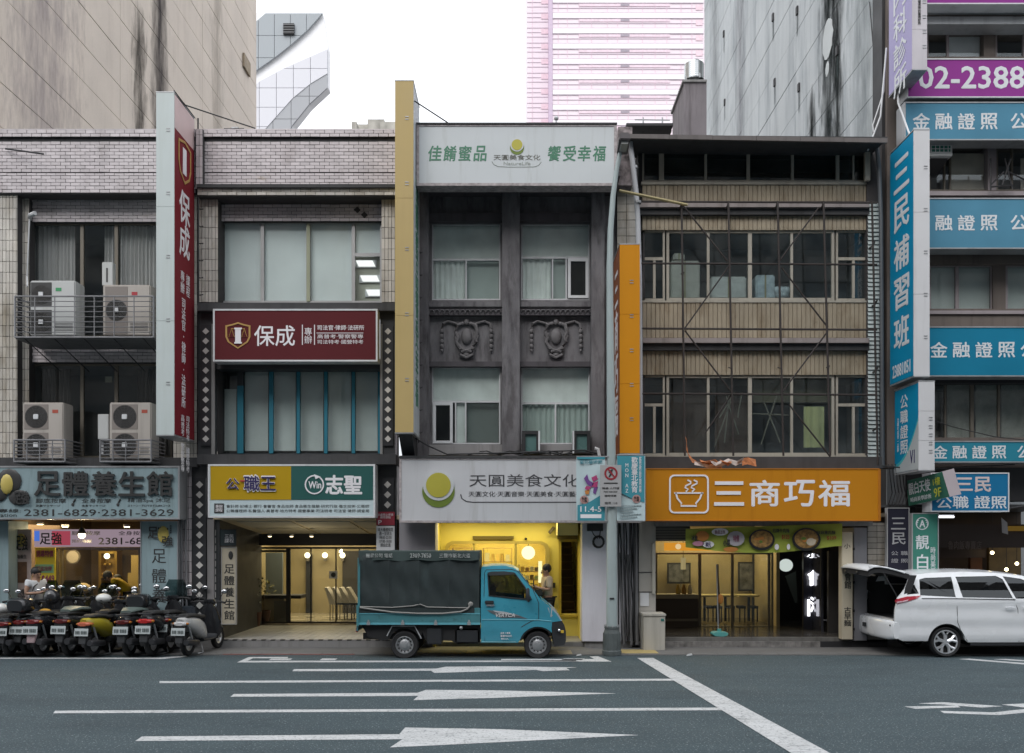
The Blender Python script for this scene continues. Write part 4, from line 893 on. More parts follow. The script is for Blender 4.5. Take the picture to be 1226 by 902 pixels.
bl3 = pm('green_grey_blind', (.82, .87, .845), .85, var=.2, vs=2.5, streak=.3, sscale=(9, 9, .7), dirt=(.75, .78, .76))
def win3(a, b, c, d, hy, vs, casement=None):
    w_ = window(B3, a, b, c, d, YW + .06, M['white_frame'], 1.6, vs=vs, hs=[(hy, a + 1.6, c - 1.6, 2.4)], segs=[(a + 1.6, b + 1.6, c - 1.6, hy - 1.2), (a + 1.6, hy + 1.2, c - 1.6, d - 1.6)], glassm=gl3)
    bx('blind', bl3, w_, a + 1.6, b + 1.6, c - 1.6, hy + 1, YW + .16, YW + .17)
    if casement:
        e, f, g_, h = casement; m = MB(); Yc = YW + .03; q = 3.3
        m.pb(e, f, g_, f + q, Yc, Yc + .05).pb(e, h - q, g_, h, Yc, Yc + .05).pb(e, f + q, e + q, h - q, Yc, Yc + .05).pb(g_ - q, f + q, g_, h - q, Yc, Yc + .05)
        m.build('casement', pm('white_casement', (.72, .73, .74), .5), w_)
    return w_
def sheer(w_, a, b, c, d, mt=None):
    m = MB(); Yq = YW + .15; curtain(m, X(a, Yq), X(c, Yq), Z(d, Yq), Z(b, Yq), Yq, .018, .11); m.build('curtain', mt or bl3, w_, smooth=True)
room(B3, 514, 262, 602, 362, YW + .26, 1.2); room(B3, 621, 262, 709, 362, YW + .26, 1.2); room(B3, 514, 437, 602, 535, YW + .26, 1.2); room(B3, 621, 437, 709, 535, YW + .26, 1.2)
q = win3(517, 268, 599, 359.5, 311, [(558, 312, 358, 1.8)]); sheer(q, 519, 312, 557, 358); bx('blind', pm('darker_blind', (.45, .52, .50), .85), q, 559, 312, 597, 358, YW + .2, YW + .21)
q = win3(624, 268, 706, 359.5, 308.6, [(661.5, 310, 358, 1.6), (678, 310, 358, 1.8)], (680, 309.5, 704.5, 357)); sheer(q, 626, 310, 660, 358); bx('blind', pm('darker_blind', (.45, .52, .50), .85), q, 662, 310, 678, 358, YW + .2, YW + .21)
q = win3(517, 440, 599, 532, 481, [(545.5, 482, 530, 1.6), (557.5, 482, 530, 1.6)], (518.5, 482, 542, 531)); bx('blind', bl3, q, 546, 483, 557, 531, YW + .14, YW + .15); bx('blind', pm('dark_blind', (.16, .19, .18), .85), q, 558, 483, 597, 531, YW + .2, YW + .21)
q = win3(624, 440, 706, 532, 483, [(665, 484, 530, 1.8)]); sheer(q, 626, 484, 704, 531, pm('dim_blind', (.42, .50, .47), .9))
# side faces of pilaster: drip cable
m = MB(); 
for i in range(9): zz = Z(300 + i * 27, 18.6); m.tube([(X(501, 18.6), 18.6, zz), (X(503.5, 18.6), 18.62, zz - .05), (X(505, 18.6), 18.66, zz - .02)], .012, 4)
m.tube([(X(501, 18.6), 18.62, 9.0), (X(501, 18.6), 18.62, 4.3)], .015, 5); m.build('cable', M['cable'], B3)
for (a, c, lab) in ((625, 646, 'left'), (686, 707, 'right')):
    t = thing('window_vent_box', 'black framed box with greenish pane on the ledge, the %s one under the casement windows' % lab, 'box', (X((a + c) / 2, 18.6), 18.7, Z(543, 18.6)), 'vent boxes on the ledge')
    MB().plate(rectp(a, 516, c, 543, 18.5), [rectp(a + 4, 520, c - 4, 543.5 - 3, 18.5)], 18.5, 18.85).build('box_frame', M['black'], t)
    bx('box_pane', pm('teal_pane', (.10, .19, .18), .3), t, a + 4, 520, c - 4, 540.5, 18.55, 18.56)
    bx('box_edge', M['white'], t, c - 1.5 if lab == 'left' else a - .5, 516, c + .5 if lab == 'left' else a + 1.5, 543, 18.48, 18.5)
# billboard on top
rag = pm('peeling_rim', (.40, .36, .36), .9, var=.5, vs=14, streak=.6, sscale=(8, 8, 8))
bb = signbox('billboard', 'wide pale rooftop billboard with green brush characters around a yellow and green disc', 498.5, 148, 738.5, 222.5, 17.85, 18.2, pm('pale_billboard_face', (.54, .57, .58), .5, var=.04), rag, 3.2)
bx('top_flashing', M['dark'], bb, 498, 146.8, 739, 148.6, 17.82, 18.2)
for i, ch in enumerate('佳餚蜜品'): text(ch, 513 + i * 18, 175, 528.5 + i * 18, 193, 17.85, grn, bb, .03, shear=.12)
for i, ch in enumerate('饗受幸福'): text(ch, 656 + i * 18, 175, 671.5 + i * 18, 193, 17.85, grn, bb, .03, shear=.12)
def moon(par, cx, cy, r, Y, th=.01):
    k = Y / F0; x0, z0 = X(cx, Y), Z(cy, Y)
    MB().cyl((x0, Y, z0 - r * .17 * k), (x0, Y - th * .5, z0 - r * .17 * k), r * k, 28).build('green_disc', pm('moss_green', (.14, .20, .03), .5), par)
    MB().cyl((x0, Y, z0 + r * .2 * k), (x0, Y - th, z0 + r * .2 * k), r * .95 * k, 28).build('white_gap', par.children[0].data.materials[0] if False else pm('pale_gap', (.54, .555, .57), .5), par)
    MB().cyl((x0, Y, z0 + r * .2 * k), (x0, Y - th * 1.5, z0 + r * .2 * k), r * .76 * k, 28).build('yellow_disc', pm('olive_yellow', (.42, .38, .05), .5), par)
moon(bb, 619, 175.5, 8.5, 17.848)
text('天圓美食文化', 591, 185.5, 647, 192, 17.85, pm('brown_letter', (.12, .12, .10), .5), bb, .01); text('NatureLife', 603, 194, 635, 198, 17.85, pm('faint_letter', (.3, .33, .3), .5), bb)
lnm = pm('faint_letter', (.3, .33, .3), .5)
def curve_line(par, pts, Y, r, mat):
    return MB().tube([(X(a, Y), Y, Z(b, Y)) for a, b in pts], r, 4).build('rule_line', mat, par)
curve_line(bb, [(589, 193.5), (591, 197), (596, 199.6), (610, 200.2), (640, 200), (645, 198), (648, 194)], 17.85, .008, lnm)
for nm_ in ('pale_billboard_face',): wear(MATS[nm_], (6, 6, .5), .55, .75, (.75, .74, .7), .7)
# small roof details
t = thing('roof_vent', 'small vent cap poking above the pale rooftop billboard', 'vent', (X(666, 19), 19, 10.3)); MB().cyl((X(666, 19), 19, 10.3), (X(666, 19), 19, Z(143, 19)), .02, 6).ball((X(666, 19), 19, Z(142, 19)), .05).build('vent_pipe', M['steel'], t)
# shop sign
s3 = signbox('shop_sign', 'long white shop sign with yellow and green disc above the yellow interior', 478, 548, 768, 626, 17.95, 18.35, pm('white_sign_face', (.54, .545, .56), .5, var=.06), rag, 2.6)
bx('top_flashing', M['dark'], s3, 478, 545.8, 768, 548.6, 17.92, 18.4)
moon(s3, 525, 585, 19.5, 17.948, .02)
ink = pm('ink_letter', (.05, .05, .055), .5)
text('天圓美食文化', 562, 568, 692 + 2, 583, 17.95, ink, s3, .012); text('天圓文化·天圓音樂·天圓美食·天圓藝術', 561, 588.5, 697, 595, 17.95, ink, s3)
curve_line(s3, [(551.5, 592), (553, 597), (558, 600.5), (566, 601.5), (700, 601.5)], 17.95, .012, ink)
wear(MATS['white_sign_face'], (6, 6, .5), .52, .72, (.78, .77, .74), .8)
# cables lying above the sign
m = MB()
for k in range(7):
    y0_ = 18.4 + .04 * k; a = 560 + k * 14; pts = []
    for i in range(9): pts.append((X(a + i * 9, y0_), y0_, Z(545 - abs(math.sin(i * .9 + k)) * (5 if k % 2 else 2.5), y0_)))
    m.tube(pts, .012, 4)
m.tube([(X(494, 18.2), 18.2, Z(523, 18.2)), (X(510, 18.3), 18.3, Z(532, 18.2)), (X(535, 18.4), 18.4, Z(543, 18.2)), (X(620, 18.4), 18.4, Z(541, 18.2)), (X(700, 18.4), 18.4, Z(538, 18.2)), (X(725, 18.4), 18.4, Z(545, 18.2))], .016, 5)
m.build('cable_bundle', M['cable'], None, kind='stuff', label='black cables lying along the ledge above the white shop sign')
t = thing('duct', 'white bent duct end above the white shop sign', 'duct', (X(716, 18.4), 18.4, Z(545, 18.4))); MB().tube([(X(712, 18.3), 18.3, Z(537, 18.3)), (X(716, 18.3), 18.3, Z(538, 18.3)), (X(718, 18.3), 18.3, Z(547, 18.3))], .035, 8).build('pipe', M['white'], t, smooth=True)
# ground floor
wallg = pm('lilac_grey_wall', (.33, .32, .345), .8, var=.08, streak=.2)
bx('column', wallg, B3, 478, 624, 521, 768, 18.5, 19.2); bx('column', pm('white_wall', (.66, .65, .70), .75, var=.06, streak=.25, sscale=(2, 2, .3)), B3, 697, 624, 758, 768, 18.45, 19.0)
bx('column_base', M['concrete'], B3, 700, 768, 757, 776, 18.5, 19.0)
yw = pm('yellow_wall', (.72, .61, .15), .6, var=.05)
x0, x1 = X(521, 18.6), X(697, 18.6); YB = 19.9
hole = [(533, 655), (535, 651), (541, 648), (648, 648), (655, 651), (658, 657), (658, 724), (533, 724)]
MB().plate(rectp(514, 610, 702, 762, YB), [[(X(a, YB), Z(b, YB)) for a, b in hole], rectp(671, 648, 692, 735, YB)], YB, YB + .12).build('shop_wall', yw, B3)
MB().box(x0 - .05, x0, 18.6, YB, 0, 2.9).build('side_wall', yw, B3); MB().box(x1, x1 + .05, 19.0, YB, 0, 2.9).build('side_wall', yw, B3); wb('ceiling', yw, B3, x0, x1, 18.5, 19.9, 2.72, 2.8); wb('step', M['concrete'], B3, X(482, 18.6), X(758, 18.6), 18.7, 24, 0, .1)
bx('fascia_box', pm('pale_yellow_box', (.6, .54, .25), .6), B3, 667.5, 624, 692, 641, 19.0, 19.85); bx('grille_slot', pm('olive_dark', (.12, .09, .02), .7), B3, 668, 641, 692, 646, 19.6, 19.88)
bx('grille_slot', pm('olive_dark', (.12, .09, .02), .7), B3, 566, 642, 615, 646, 19.84, 19.9)
# rounded window frame
m = MB()
inner = [(537, 657), (538, 654), (543, 651.5), (647, 651.5), (651, 654), (653, 658), (653, 724), (537, 724)]
MB().plate([(X(a, 19.8), Z(b, 19.8)) for a, b in hole], [[(X(a, 19.8), Z(b, 19.8)) for a, b in inner]], 19.8, YB).build('window_surround', pm('brass_surround', (.50, .40, .12), .4, .3), B3)
bx('mullion', pm('brass_surround', (.5, .4, .12), .4, .3), B3, 616, 651, 619, 724, 19.82, 19.9); bx('mullion', pm('brass_surround', (.5, .4, .12), .4, .3), B3, 566, 651, 568.5, 724, 19.82, 19.9)
bx('pane', M['glassclear'], B3, 537, 652, 653, 724, 19.88, 19.89)
yi = pm('amber_interior', (.58, .45, .12), .6, var=.3, vs=2)
m = MB().box(X(525, 20.02), X(665, 20.02), 22.2, 22.3, 0, 2.8).box(X(525, 20.02) - .05, X(525, 20.02), 20.02, 22.3, 0, 2.8).box(X(665, 20.02), X(665, 20.02) + .05, 20.02, 22.3, 0, 2.8).box(X(525, 20.02), X(665, 20.02), 20.02, 22.3, 2.66, 2.72); m.build('interior_wall', yi, B3)
wb('floor', M['concrete'], B3, X(525, 20.02), X(700, 20.02), 20.02, 22.2, .05, .11)
t = thing('globe_lamp', 'round glowing globe lamp inside the yellow shop', 'lamp', (X(632.5, 20.3), 20.3, Z(672, 20.3)))
MB().ball((X(632.5, 20.3), 20.3, Z(662, 20.3)), .155, n=20).build('bulb', em('globe_glow', (1, .88, .5), 2.2), t, smooth=True); MB().cyl((X(632.5, 20.3), 20.3, Z(654, 20.3)), (X(632.5, 20.3), 20.3, 2.66), .01, 5).build('cord', M['black'], t)
lamp('AREA', (X(600, 21), 21.0, 2.6), 95, (1, .84, .42), 1.8, 1.2, name='shop_light'); 
for k in range(2): lamp('AREA', (X(565 + 75 * k, 19.2), 19.2, 2.69), 20, (1, .86, .45), 1.2, .25, name='shop_light')
def shelf_unit(label, a, b, c, d, Y, n, goods, wood):
    t = thing('shelf', label, 'shelf', (X((a + c) / 2, Y), Y + .2, max(Z(d, Y), .1)))
    MB().pb(a, b, a + 1, d, Y, Y + .35).pb(c - 1, b, c, d, Y, Y + .35).build('side_panel', wood, t)
    for i in range(n + 1):
        py = b + (d - b) * i / n; bx('shelf_board', wood, t, a + 1, py, c - 1, py + 1, Y, Y + .35)
        if i:
            px = a + 2.5
            while px < c - 5:
                w_ = random.uniform(3, 6); h_ = random.uniform(.35, .75) * (d - b) / n; g_ = random.choice(goods)
                if random.random() < .5: bx('box', g_, t, px, py - h_, px + w_, py, Y + .05, Y + .25)
                else: MB().cyl((X(px + w_ / 2, Y + .1), Y + .15, Z(py, Y + .1)), (X(px + w_ / 2, Y + .1), Y + .15, Z(py - h_, Y + .1)), .04, 8, .035).build('jar', g_, t)
                px += w_ + random.uniform(.5, 2)
goods = [pm('goods_%d' % i, c, .5, var=.2) for i, c in enumerate(((.5, .35, .08), (.35, .2, .05), (.55, .5, .35), (.12, .08, .03), (.3, .34, .1), (.6, .42, .12)))]
wood = pm('light_wood', (.33, .22, .08), .6)
shelf_unit('shelf of jars and boxes above the truck cab in the yellow shop', 578, 656, 613, 722, 21.2, 4, goods, wood); shelf_unit('second product shelf at the left of the yellow shop window', 541, 656, 565, 722, 21.4, 4, goods, wood)
t = thing('display_stand', 'small stand of pale packets under the globe lamp', 'display stand', (X(630, 20.6), 20.6, .1))
for k in range(4):
    bx('shelf_board', wood, t, 622, 684 + k * 10, 646, 685.2 + k * 10, 20.5, 20.75)
    for j in range(4): bx('packet', goods[(k + j) % 6], t, 623.5 + j * 5.5, 684 + k * 10 - 5.5 + (j % 2), 628 + j * 5.5, 684 + k * 10, 20.55, 20.65)
MB().pb(621, 676, 622, 745, 20.5, 20.75).pb(646, 676, 647, 745, 20.5, 20.75).build('side_panel', wood, t)
t = thing('exit_lamp', 'bright narrow lit panel beside the globe lamp', 'light', (X(648, 20.4), 20.4, 1.5)); bx('diffuser', em('panel_glow', (1, .9, .5), 1.6), t, 644.5, 672, 649, 698, 20.35, 20.38)
# staircase door
st = thing('staircase', 'brown wooden staircase behind the yellow doorway', 'staircase', (X(682, 20.2), 20.2, .1))
stw = pm('stair_wood', (.13, .085, .045), .6)
for i in range(13):
    y = 20.1 + i * .14; z = .1 + i * .18; MB().box(X(672, 20.1) - .1, X(690, 20.1), y, y + .16, z + .16, z + .19).box(X(672, 20.1) - .1, X(690, 20.1), y + .14, y + .16, z, z + .16).build('stair_tread', stw, st)
wb('side_wall', yw, B3, X(667, 20.1) - .02, X(667, 20.1) + .02, 20.03, 22.6, .1, 2.7); wb('side_wall', yw, B3, X(696, 20.1), X(696, 20.1) + .04, 20.03, 22.6, .1, 2.7); wb('back_wall', yw, B3, X(667, 20.1), X(697, 20.1), 22.6, 22.64, .1, 2.8)
m = MB(); m.pb(669, 646, 672, 737, 19.84, 19.9).pb(691, 646, 694, 737, 19.84, 19.9).pb(672, 646, 691, 649, 19.84, 19.9).pb(669, 737, 694, 739, 19.84, 19.9).build('door_frame', pm('ochre_frame', (.45, .34, .05), .5), B3)
bx('door_handle', M['black'], B3, 660, 714, 667, 715.5, 19.8, 19.83); bx('intercom', M['black'], B3, 661, 698, 665, 704, 19.85, 19.9)
t = thing('security_camera', 'small camera on the yellow wall', 'camera', (X(661, 19.8), 19.8, Z(636, 19.8))); MB().cyl((X(658, 19.7), 19.7, Z(638, 19.7)), (X(663, 19.8), 19.8, Z(632, 19.8)), .04, 8).build('camera_body', M['bronze'], t)
t = thing('security_camera', 'tiny black dome on the yellow wall above the window', 'camera', (X(629.5, 19.8), 19.8, Z(646, 19.8))); MB().ball((X(629.5, 19.84), 19.84, Z(645.5, 19.8)), .03).build('camera_body', M['black'], t)

# ================================================================ gap between buildings 3 and 4
G3 = thing('tiled_column', 'grubby tiled pier between the stucco building and the beige clad building', 'pier', (X(752, 18.7), 18.8, 0))
bx('core', M['grout'], G3, 738, 222, 764, 776, 18.85, 19.6); m = MB(); ptiles(m, 739, 223, 763, 560, 18.85, tw=.2, th=.17, mode='grid'); ptiles(m, 740, 628, 763, 774, 18.85, tw=.2, th=.17, mode='grid')
m.build('tile', M['tile_cream'], G3, kind='stuff')
bx('top_block', pm('peeling_block', (.22, .19, .19), .9, var=1.2, vs=9), G3, 740, 152, 757, 222, 18.5, 19.2)
mb = MB()
for k in range(22):
    px = 740.5 + k * 1.05 + random.uniform(-.8, .8); Y = 18.36 + .05 * (k % 6); pts = []
    for i in range(7):
        py = 624 + i * 24; pts.append((X(px + random.uniform(-1, 1) + (i * .6 if k % 3 else 0), Y), Y, Z(min(py, 770), Y)))
    mb.tube(pts, random.uniform(.012, .02), 5)
mb.build('cable_bundle', M['cable'], None, kind='stuff', label='dense bundle of black cables running down the pier beside the lamp post')
pg = pm('conduit_grey', (.13, .13, .135), .6, streak=.6, sscale=(4, 4, 2))
for k, (a, b, c, d, r, lab) in enumerate(((741, 662, 747, 772, .026, 'thin grey conduit closest to the lamp post'), (751.5, 664, 756, 772, .028, 'middle grey conduit of the bundle'), (761, 626, 762.5, 772, .036, 'thick grey conduit beside the cream column'))):
    t = thing('conduit', lab, 'pipe', (X(c, 18.4), 18.4, .1), 'grey conduits on the pier'); MB().tube([(X(a, 18.4), 18.42, Z(b, 18.4)), (X((a + c) / 2, 18.4), 18.4, Z((b + d) / 2, 18.4)), (X(c, 18.4), 18.36, Z(d, 18.4))], r, 8).build('pipe', pg, t, smooth=True)
t = thing('drain_pipe', 'pale drain pipe running down between the stucco and the clad building', 'pipe', (X(766, 18.4), 18.4, 4))
MB().tube([(X(755, 18.2), 18.3, Z(168, 18.2)), (X(757.5, 18.3), 18.3, Z(195, 18.3)), (X(762, 18.3), 18.35, Z(230, 18.3)), (X(764, 18.3), 18.35, Z(260, 18.3)), (X(766, 18.3), 18.35, Z(330, 18.3)), (X(767, 18.3), 18.35, Z(545, 18.3))], .055, 10).build('pipe', pm('pale_pipe', (.45, .46, .48), .5, streak=.4), t, smooth=True)
for py in (198, 240, 305): MB().cyl((X(760 if py < 220 else 764, 18.3), 18.35, Z(py, 18.3)), (X(760 if py < 220 else 764, 18.3), 18.35, Z(py + 3, 18.3)), .075, 10).build('collar', M['steel'], t)
t, x0, x1, z0, z1 = projecting('tall orange projecting sign with white side characters beside the clad building', 742, 766, 293, 543, -1, pm('orange_edge', (.58, .235, .01), .6, spec=.15, var=.05, streak=.15, dirt=(.7, .6, .5)), pm('orange_side', (.25, .07, .02), .5))
side_text('三商巧福', x0 - .002, -1, 17.75, 18.3, z0 + .4, z1 - .4, wht, t, .02)
t = thing('cable_coil', 'coil of black cable hanging on the white wall beside the lamp post', 'cable coil', (X(717, 18.3), 18.3, Z(655, 18.3)))
m = MB()
for k in range(4): m.tube([(X(717, 18.3) + (.095 + .01 * k) * math.cos(a * .5), 18.36 + .01 * k, Z(649, 18.3) + (.1 + .01 * k) * math.sin(a * .5)) for a in range(14)], .009, 4)
m.tube([(X(705, 18.3), 18.4, Z(627, 18.3)), (X(711, 18.3), 18.38, Z(640, 18.3)), (X(716, 18.3), 18.36, Z(645, 18.3))], .01, 4).tube([(X(722, 18.3), 18.4, Z(627, 18.3)), (X(719, 18.3), 18.38, Z(637, 18.3)), (X(718, 18.3), 18.36, Z(645, 18.3))], .01, 4); m.build('loop', M['cable'], t, smooth=True)
t = thing('junction_bracket', 'dark bracket with wires above the cable coil', 'bracket', (X(712, 18.3), 18.4, Z(632, 18.3))); bx('plate', M['black'], t, 703, 627, 722, 636, 18.36, 18.44)

# ================================================================ BUILDING 4: beige cladding, scaffold frame, orange sign
B4 = thing('clad_building', 'building with beige ribbed cladding, long windows and dark roof canopy above the noodle shop', 'building', (X(905, 18.8), 18.8, 0))
Y4 = 18.9
clad = pm('beige_cladding', (.34, .285, .205), .6, island=.22, var=.25, vs=1.5, streak=.65, sscale=(2.5, 2.5, .8), thr=(.5, .75), dirt=(.5, .45, .36))
bx('wall', M['grout'], B4, 764, 170, 772, 560, Y4 + .05, Y4 + .3)
wear(clad, (3.5, 3.5, .9), .5, .7, (.6, .54, .46), .95); wear(clad, (12, 12, 5), .62, .7, (.55, .5, .45), .6)
def siding(a, b, c, d, Y=Y4):
    bx('cladding_back', pm('clad_joint', (.07, .06, .05), .8), B4, a, b, c, d, Y + .03, Y + .1)
    k = Y / F0; w_ = 5.25; n = int(round((c - a) / w_)); h = (d - b) * k
    hw = (c - a) / n * k / 2
    me = MB().add([(-hw + .006, 0, -h / 2), (hw - .006, 0, -h / 2), (hw - .006, 0, h / 2), (-hw + .006, 0, h / 2), (-hw + .001, .03, -h / 2), (hw - .001, .03, -h / 2), (hw - .001, .03, h / 2), (-hw + .001, .03, h / 2)],
                  [(0, 1, 2, 3), (0, 4, 5, 1), (1, 5, 6, 2), (2, 6, 7, 3), (3, 7, 4, 0)]).mesh('cladding_slat')
    for i in range(n): piece('cladding_slat', me, (X(a + (i + .5) * (c - a) / n, Y), Y + random.uniform(-.003, .003), Z((b + d) / 2, Y)), B4, clad)
for (b, d) in ((222, 241), (258, 275.5), (362.5, 404.5), (418, 449)): siding(769, b, 1039, d)
# projecting ledges
for (b, d) in ((241.5, 248), (404.8, 410.5)):
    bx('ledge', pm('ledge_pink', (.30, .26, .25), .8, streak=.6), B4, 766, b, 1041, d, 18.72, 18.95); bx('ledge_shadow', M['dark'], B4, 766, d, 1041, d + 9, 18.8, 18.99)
# top floor open windows
room(B4, 769, 168, 1042, 220, Y4 + .12, 1.0, pm('attic_room', (.09, .085, .08), .9))
fr4 = M['beige_frame']
window(B4, 769, 166, 1041, 218, Y4 + .04, fr4, 2.2, vs=[(792, 168, 216, 6), (845, 168, 216, 3), (896, 168, 216, 4), (949, 168, 216, 3), (1003, 168, 216, 4), (1022, 168, 216, 2)], glassm=glass('smoky_glass', (.7, .73, .73), 1.5, dirty=.1))
bx('sill', fr4, B4, 768, 217.5, 1041, 221, Y4 - .03, Y4 + .05)
def row4(b, d, top):
    r_ = room(B4, 768, b, 1040, d, Y4 + .14, 1.3)
    # main four-bay window
    w_ = window(B4, 798, b, 999, d, Y4 + .05, fr4, 3.2, vs=[(848, b + 3, d - 3, 3), (898, b + 3, d - 3, 4.5), (948, b + 3, d - 3, 3)], segs=[(801, b + 3, 846.5, d - 3), (849.5, b + 3, 896, d - 3), (900, b + 3, 946.5, d - 3), (949.5, b + 3, 996, d - 3)], glassm=glass('teal_glass', (.86, .92, .93), 1.6, dirty=.05))
    for (a, c) in ((767, 796), (1001, 1039)):
        q = window(B4, a, b, c, d, Y4 + .05, fr4, 2.4, vs=[((a + c) / 2 + 2, top + 2, d - 3, 3)], hs=[(top, a + 2, c - 2, 3.5)], segs=[(a + 2.4, b + 2.4, c - 2.4, top - 1.7), (a + 2.4, top + 1.7, c - 2.4, d - 2.4)], glassm=glass('teal_glass', (.86, .92, .93), 1.6, dirty=.05))
    bx('sill', fr4, B4, 767, d, 1040, d + 2.3, Y4 - .02, Y4 + .05)
row4(276, 360, 310); row4(449.5, 545.5, 485)
Yi = 19.02
crd = pm('stored_cardboard', (.46, .41, .35), .9, var=.3, vs=4); 
for (a, b, c, d, mt, lab) in ((802, 312, 838, 358, crd, 'large pale carton behind the left window of the third floor'), (806, 303, 820, 312, crd, 'small carton on top of the large pale one'), (851, 331, 894, 358, pm('pale_sacks', (.52, .48, .44), .9, var=.3, vs=5), 'wide pale carton behind the second window of the third floor'), (905, 329, 928, 358, pm('plastic_bags', (.42, .44, .45), .5, var=.5, vs=7), 'heap of pale plastic bags behind the third window')):
    t = thing('carton', lab, 'carton', (X((a + c) / 2, Yi), Yi + .3, Z(d, Yi))); bx('carton_side', mt, t, a, b, c, d, Yi, Yi + .5, bevel=.03)
    bx('packing_tape', pm('tape', (.3, .25, .15), .4), t, (a + c) / 2 - 1, b + .5, (a + c) / 2 + 1, d, Yi - .006, Yi)
for k in range(5): MB().ball((X(932 + k * 2.6, Yi), Yi + .1, Z(348 + (k % 2) * 4, Yi)), .13, (1, .8, .9), 8).build('bag', pm('plastic_bags', (.42, .44, .45), .5, var=.5, vs=7), bpy.data.objects['carton.003'], smooth=True)
t = thing('window_curtain', 'yellowed sheet hanging in the right bay of the second floor windows', 'curtain', (X(975, Yi), Yi, Z(536, Yi))); m = MB(); curtain(m, X(962, Yi), X(987, Yi), Z(536, Yi), Z(487, Yi), Yi, .015, .2); m.build('cloth', pm('yellowed_cloth', (.55, .50, .24), .9), t, smooth=True)
bx('inner_panel', pm('rust_board', (.10, .06, .045), .9, var=.6, vs=3), B4, 801, 452, 846, 543, Yi + .3, Yi + .32); bx('inner_panel', pm('rust_board', (.10, .06, .045), .9), B4, 856, 470, 896, 543, Yi + .4, Yi + .42); bx('inner_panel', pm('olive_board', (.12, .10, .06), .9, var=.5, vs=3), B4, 902, 452, 995, 482, Yi + .2, Yi + .22)
m = MB()
for k, (a, b, c, d) in enumerate(((862, 500, 880, 470), (868, 530, 874, 472), (856, 535, 876, 480), (915, 480, 935, 530), (912, 532, 932, 470), (900, 495, 945, 497), (889, 470, 884, 500), (870, 474, 885, 520))): m.cyl((X(a, Yi), Yi + .05, Z(b, Yi)), (X(c, Yi), Yi + .05, Z(d, Yi)), .016, 5)
m.build('stored_rods', pm('old_wood', (.2, .17, .13), .9), B4, kind='stuff')
# canopy
cm = pm('canopy_metal', (.13, .115, .11), .7, .1, streak=.6, var=.3)
xa, xb = X(749, 18.05), X(1063, 18.05)
for i in range(6):
    a = 749 + 314 * i / 6; c = 749 + 314 * (i + 1) / 6 - .4
    MB().hexa([(X(a, 18.05), 18.05, Z(165.5 + i * .9, 18.05)), (X(c, 18.05), 18.05, Z(165.5 + i * .9 + .9, 18.05)), (X(c, 18.05), 18.1, Z(165.5 + i * .9 + .9, 18.05)), (X(a, 18.05), 18.1, Z(165.5 + i * .9, 18.05)),
               (X(a, 18.05), 18.05, Z(160.5 + i * .9, 18.05)), (X(c, 18.05), 18.05, Z(161 + i * .9, 18.05)), (X(c, 18.05), 18.1, Z(161 + i * .9, 18.05)), (X(a, 18.05), 18.1, Z(160.5 + i * .9, 18.05))]).build('canopy_edge_panel', cm, B4)
MB().hexa([(xa, 18.07, Z(163, 18.05)), (xb, 18.07, Z(166, 18.05)), (xb, 19.2, Z(166, 18.05) + .05), (xa, 19.2, Z(163, 18.05) + .05), (xa, 18.07, Z(161, 18.05)), (xb, 18.07, Z(163.5, 18.05)), (xb, 19.2, Z(163.5, 18.05) + .05), (xa, 19.2, Z(161, 18.05) + .05)]).build('canopy_roof', M['dark'], B4)
bx('upper_fascia', pm('old_cream', (.40, .35, .27), .8, streak=.5), B4, 752, 150, 804, 158, 19.6, 20.0); bx('upper_roof', M['dark'], B4, 750, 147.5, 806, 150.5, 19.3, 21)
wb('roof', M['concrete'], B4, X(764, 18.9), X(1055, 18.9), 19, 27, 10.55, 10.7)
t = thing('roof_railing', 'thin metal railing on the roof in front of the pink tower', 'railing', (X(780, 21), 21, 10.7))
MB().cyl((X(770, 21), 21, Z(141, 21)), (X(770, 21), 21, Z(148, 21)), .02, 5).cyl((X(793, 21), 21, Z(141, 21)), (X(793, 21), 21, Z(148, 21)), .02, 5).cyl((X(760, 21), 21, Z(143.5, 21)), (X(802, 21), 21, Z(144, 21)), .015, 5).build('rail', M['steel'], t)
# right louvre column and posts
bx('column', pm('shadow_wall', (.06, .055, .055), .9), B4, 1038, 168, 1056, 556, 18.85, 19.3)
lv = pm('pale_louvre', (.50, .56, .55), .5, var=.15, streak=.5)
me = MB().add([(-.12, -.03, -.035), (.12, -.03, -.035), (.12, 0, .04), (-.12, 0, .04), (-.12, 0, -.038), (.12, 0, -.038)], [(0, 1, 2, 3), (4, 5, 1, 0)]).mesh('louvre_blade')
for i in range(62): piece('louvre_blade', me, (X(1045.5, 18.83), 18.83, Z(246 + i * 5, 18.83)), B4, lv)
bx('corner_post', fr4, B4, 1036, 180, 1042, 216, 18.75, 18.84)
t = thing('wall_pipe', 'dark pipe running down the right edge of the clad building', 'pipe', (X(1056, 18.5), 18.6, 4)); MB().tube([(X(1052, 18.5), 18.6, Z(172, 18.5)), (X(1055, 18.5), 18.6, Z(200, 18.5)), (X(1057, 18.5), 18.6, Z(260, 18.5)), (X(1059, 18.5), 18.6, Z(560, 18.5))], .045, 8).build('pipe', pm('pipe_dark', (.09, .10, .11), .6), t, smooth=True)
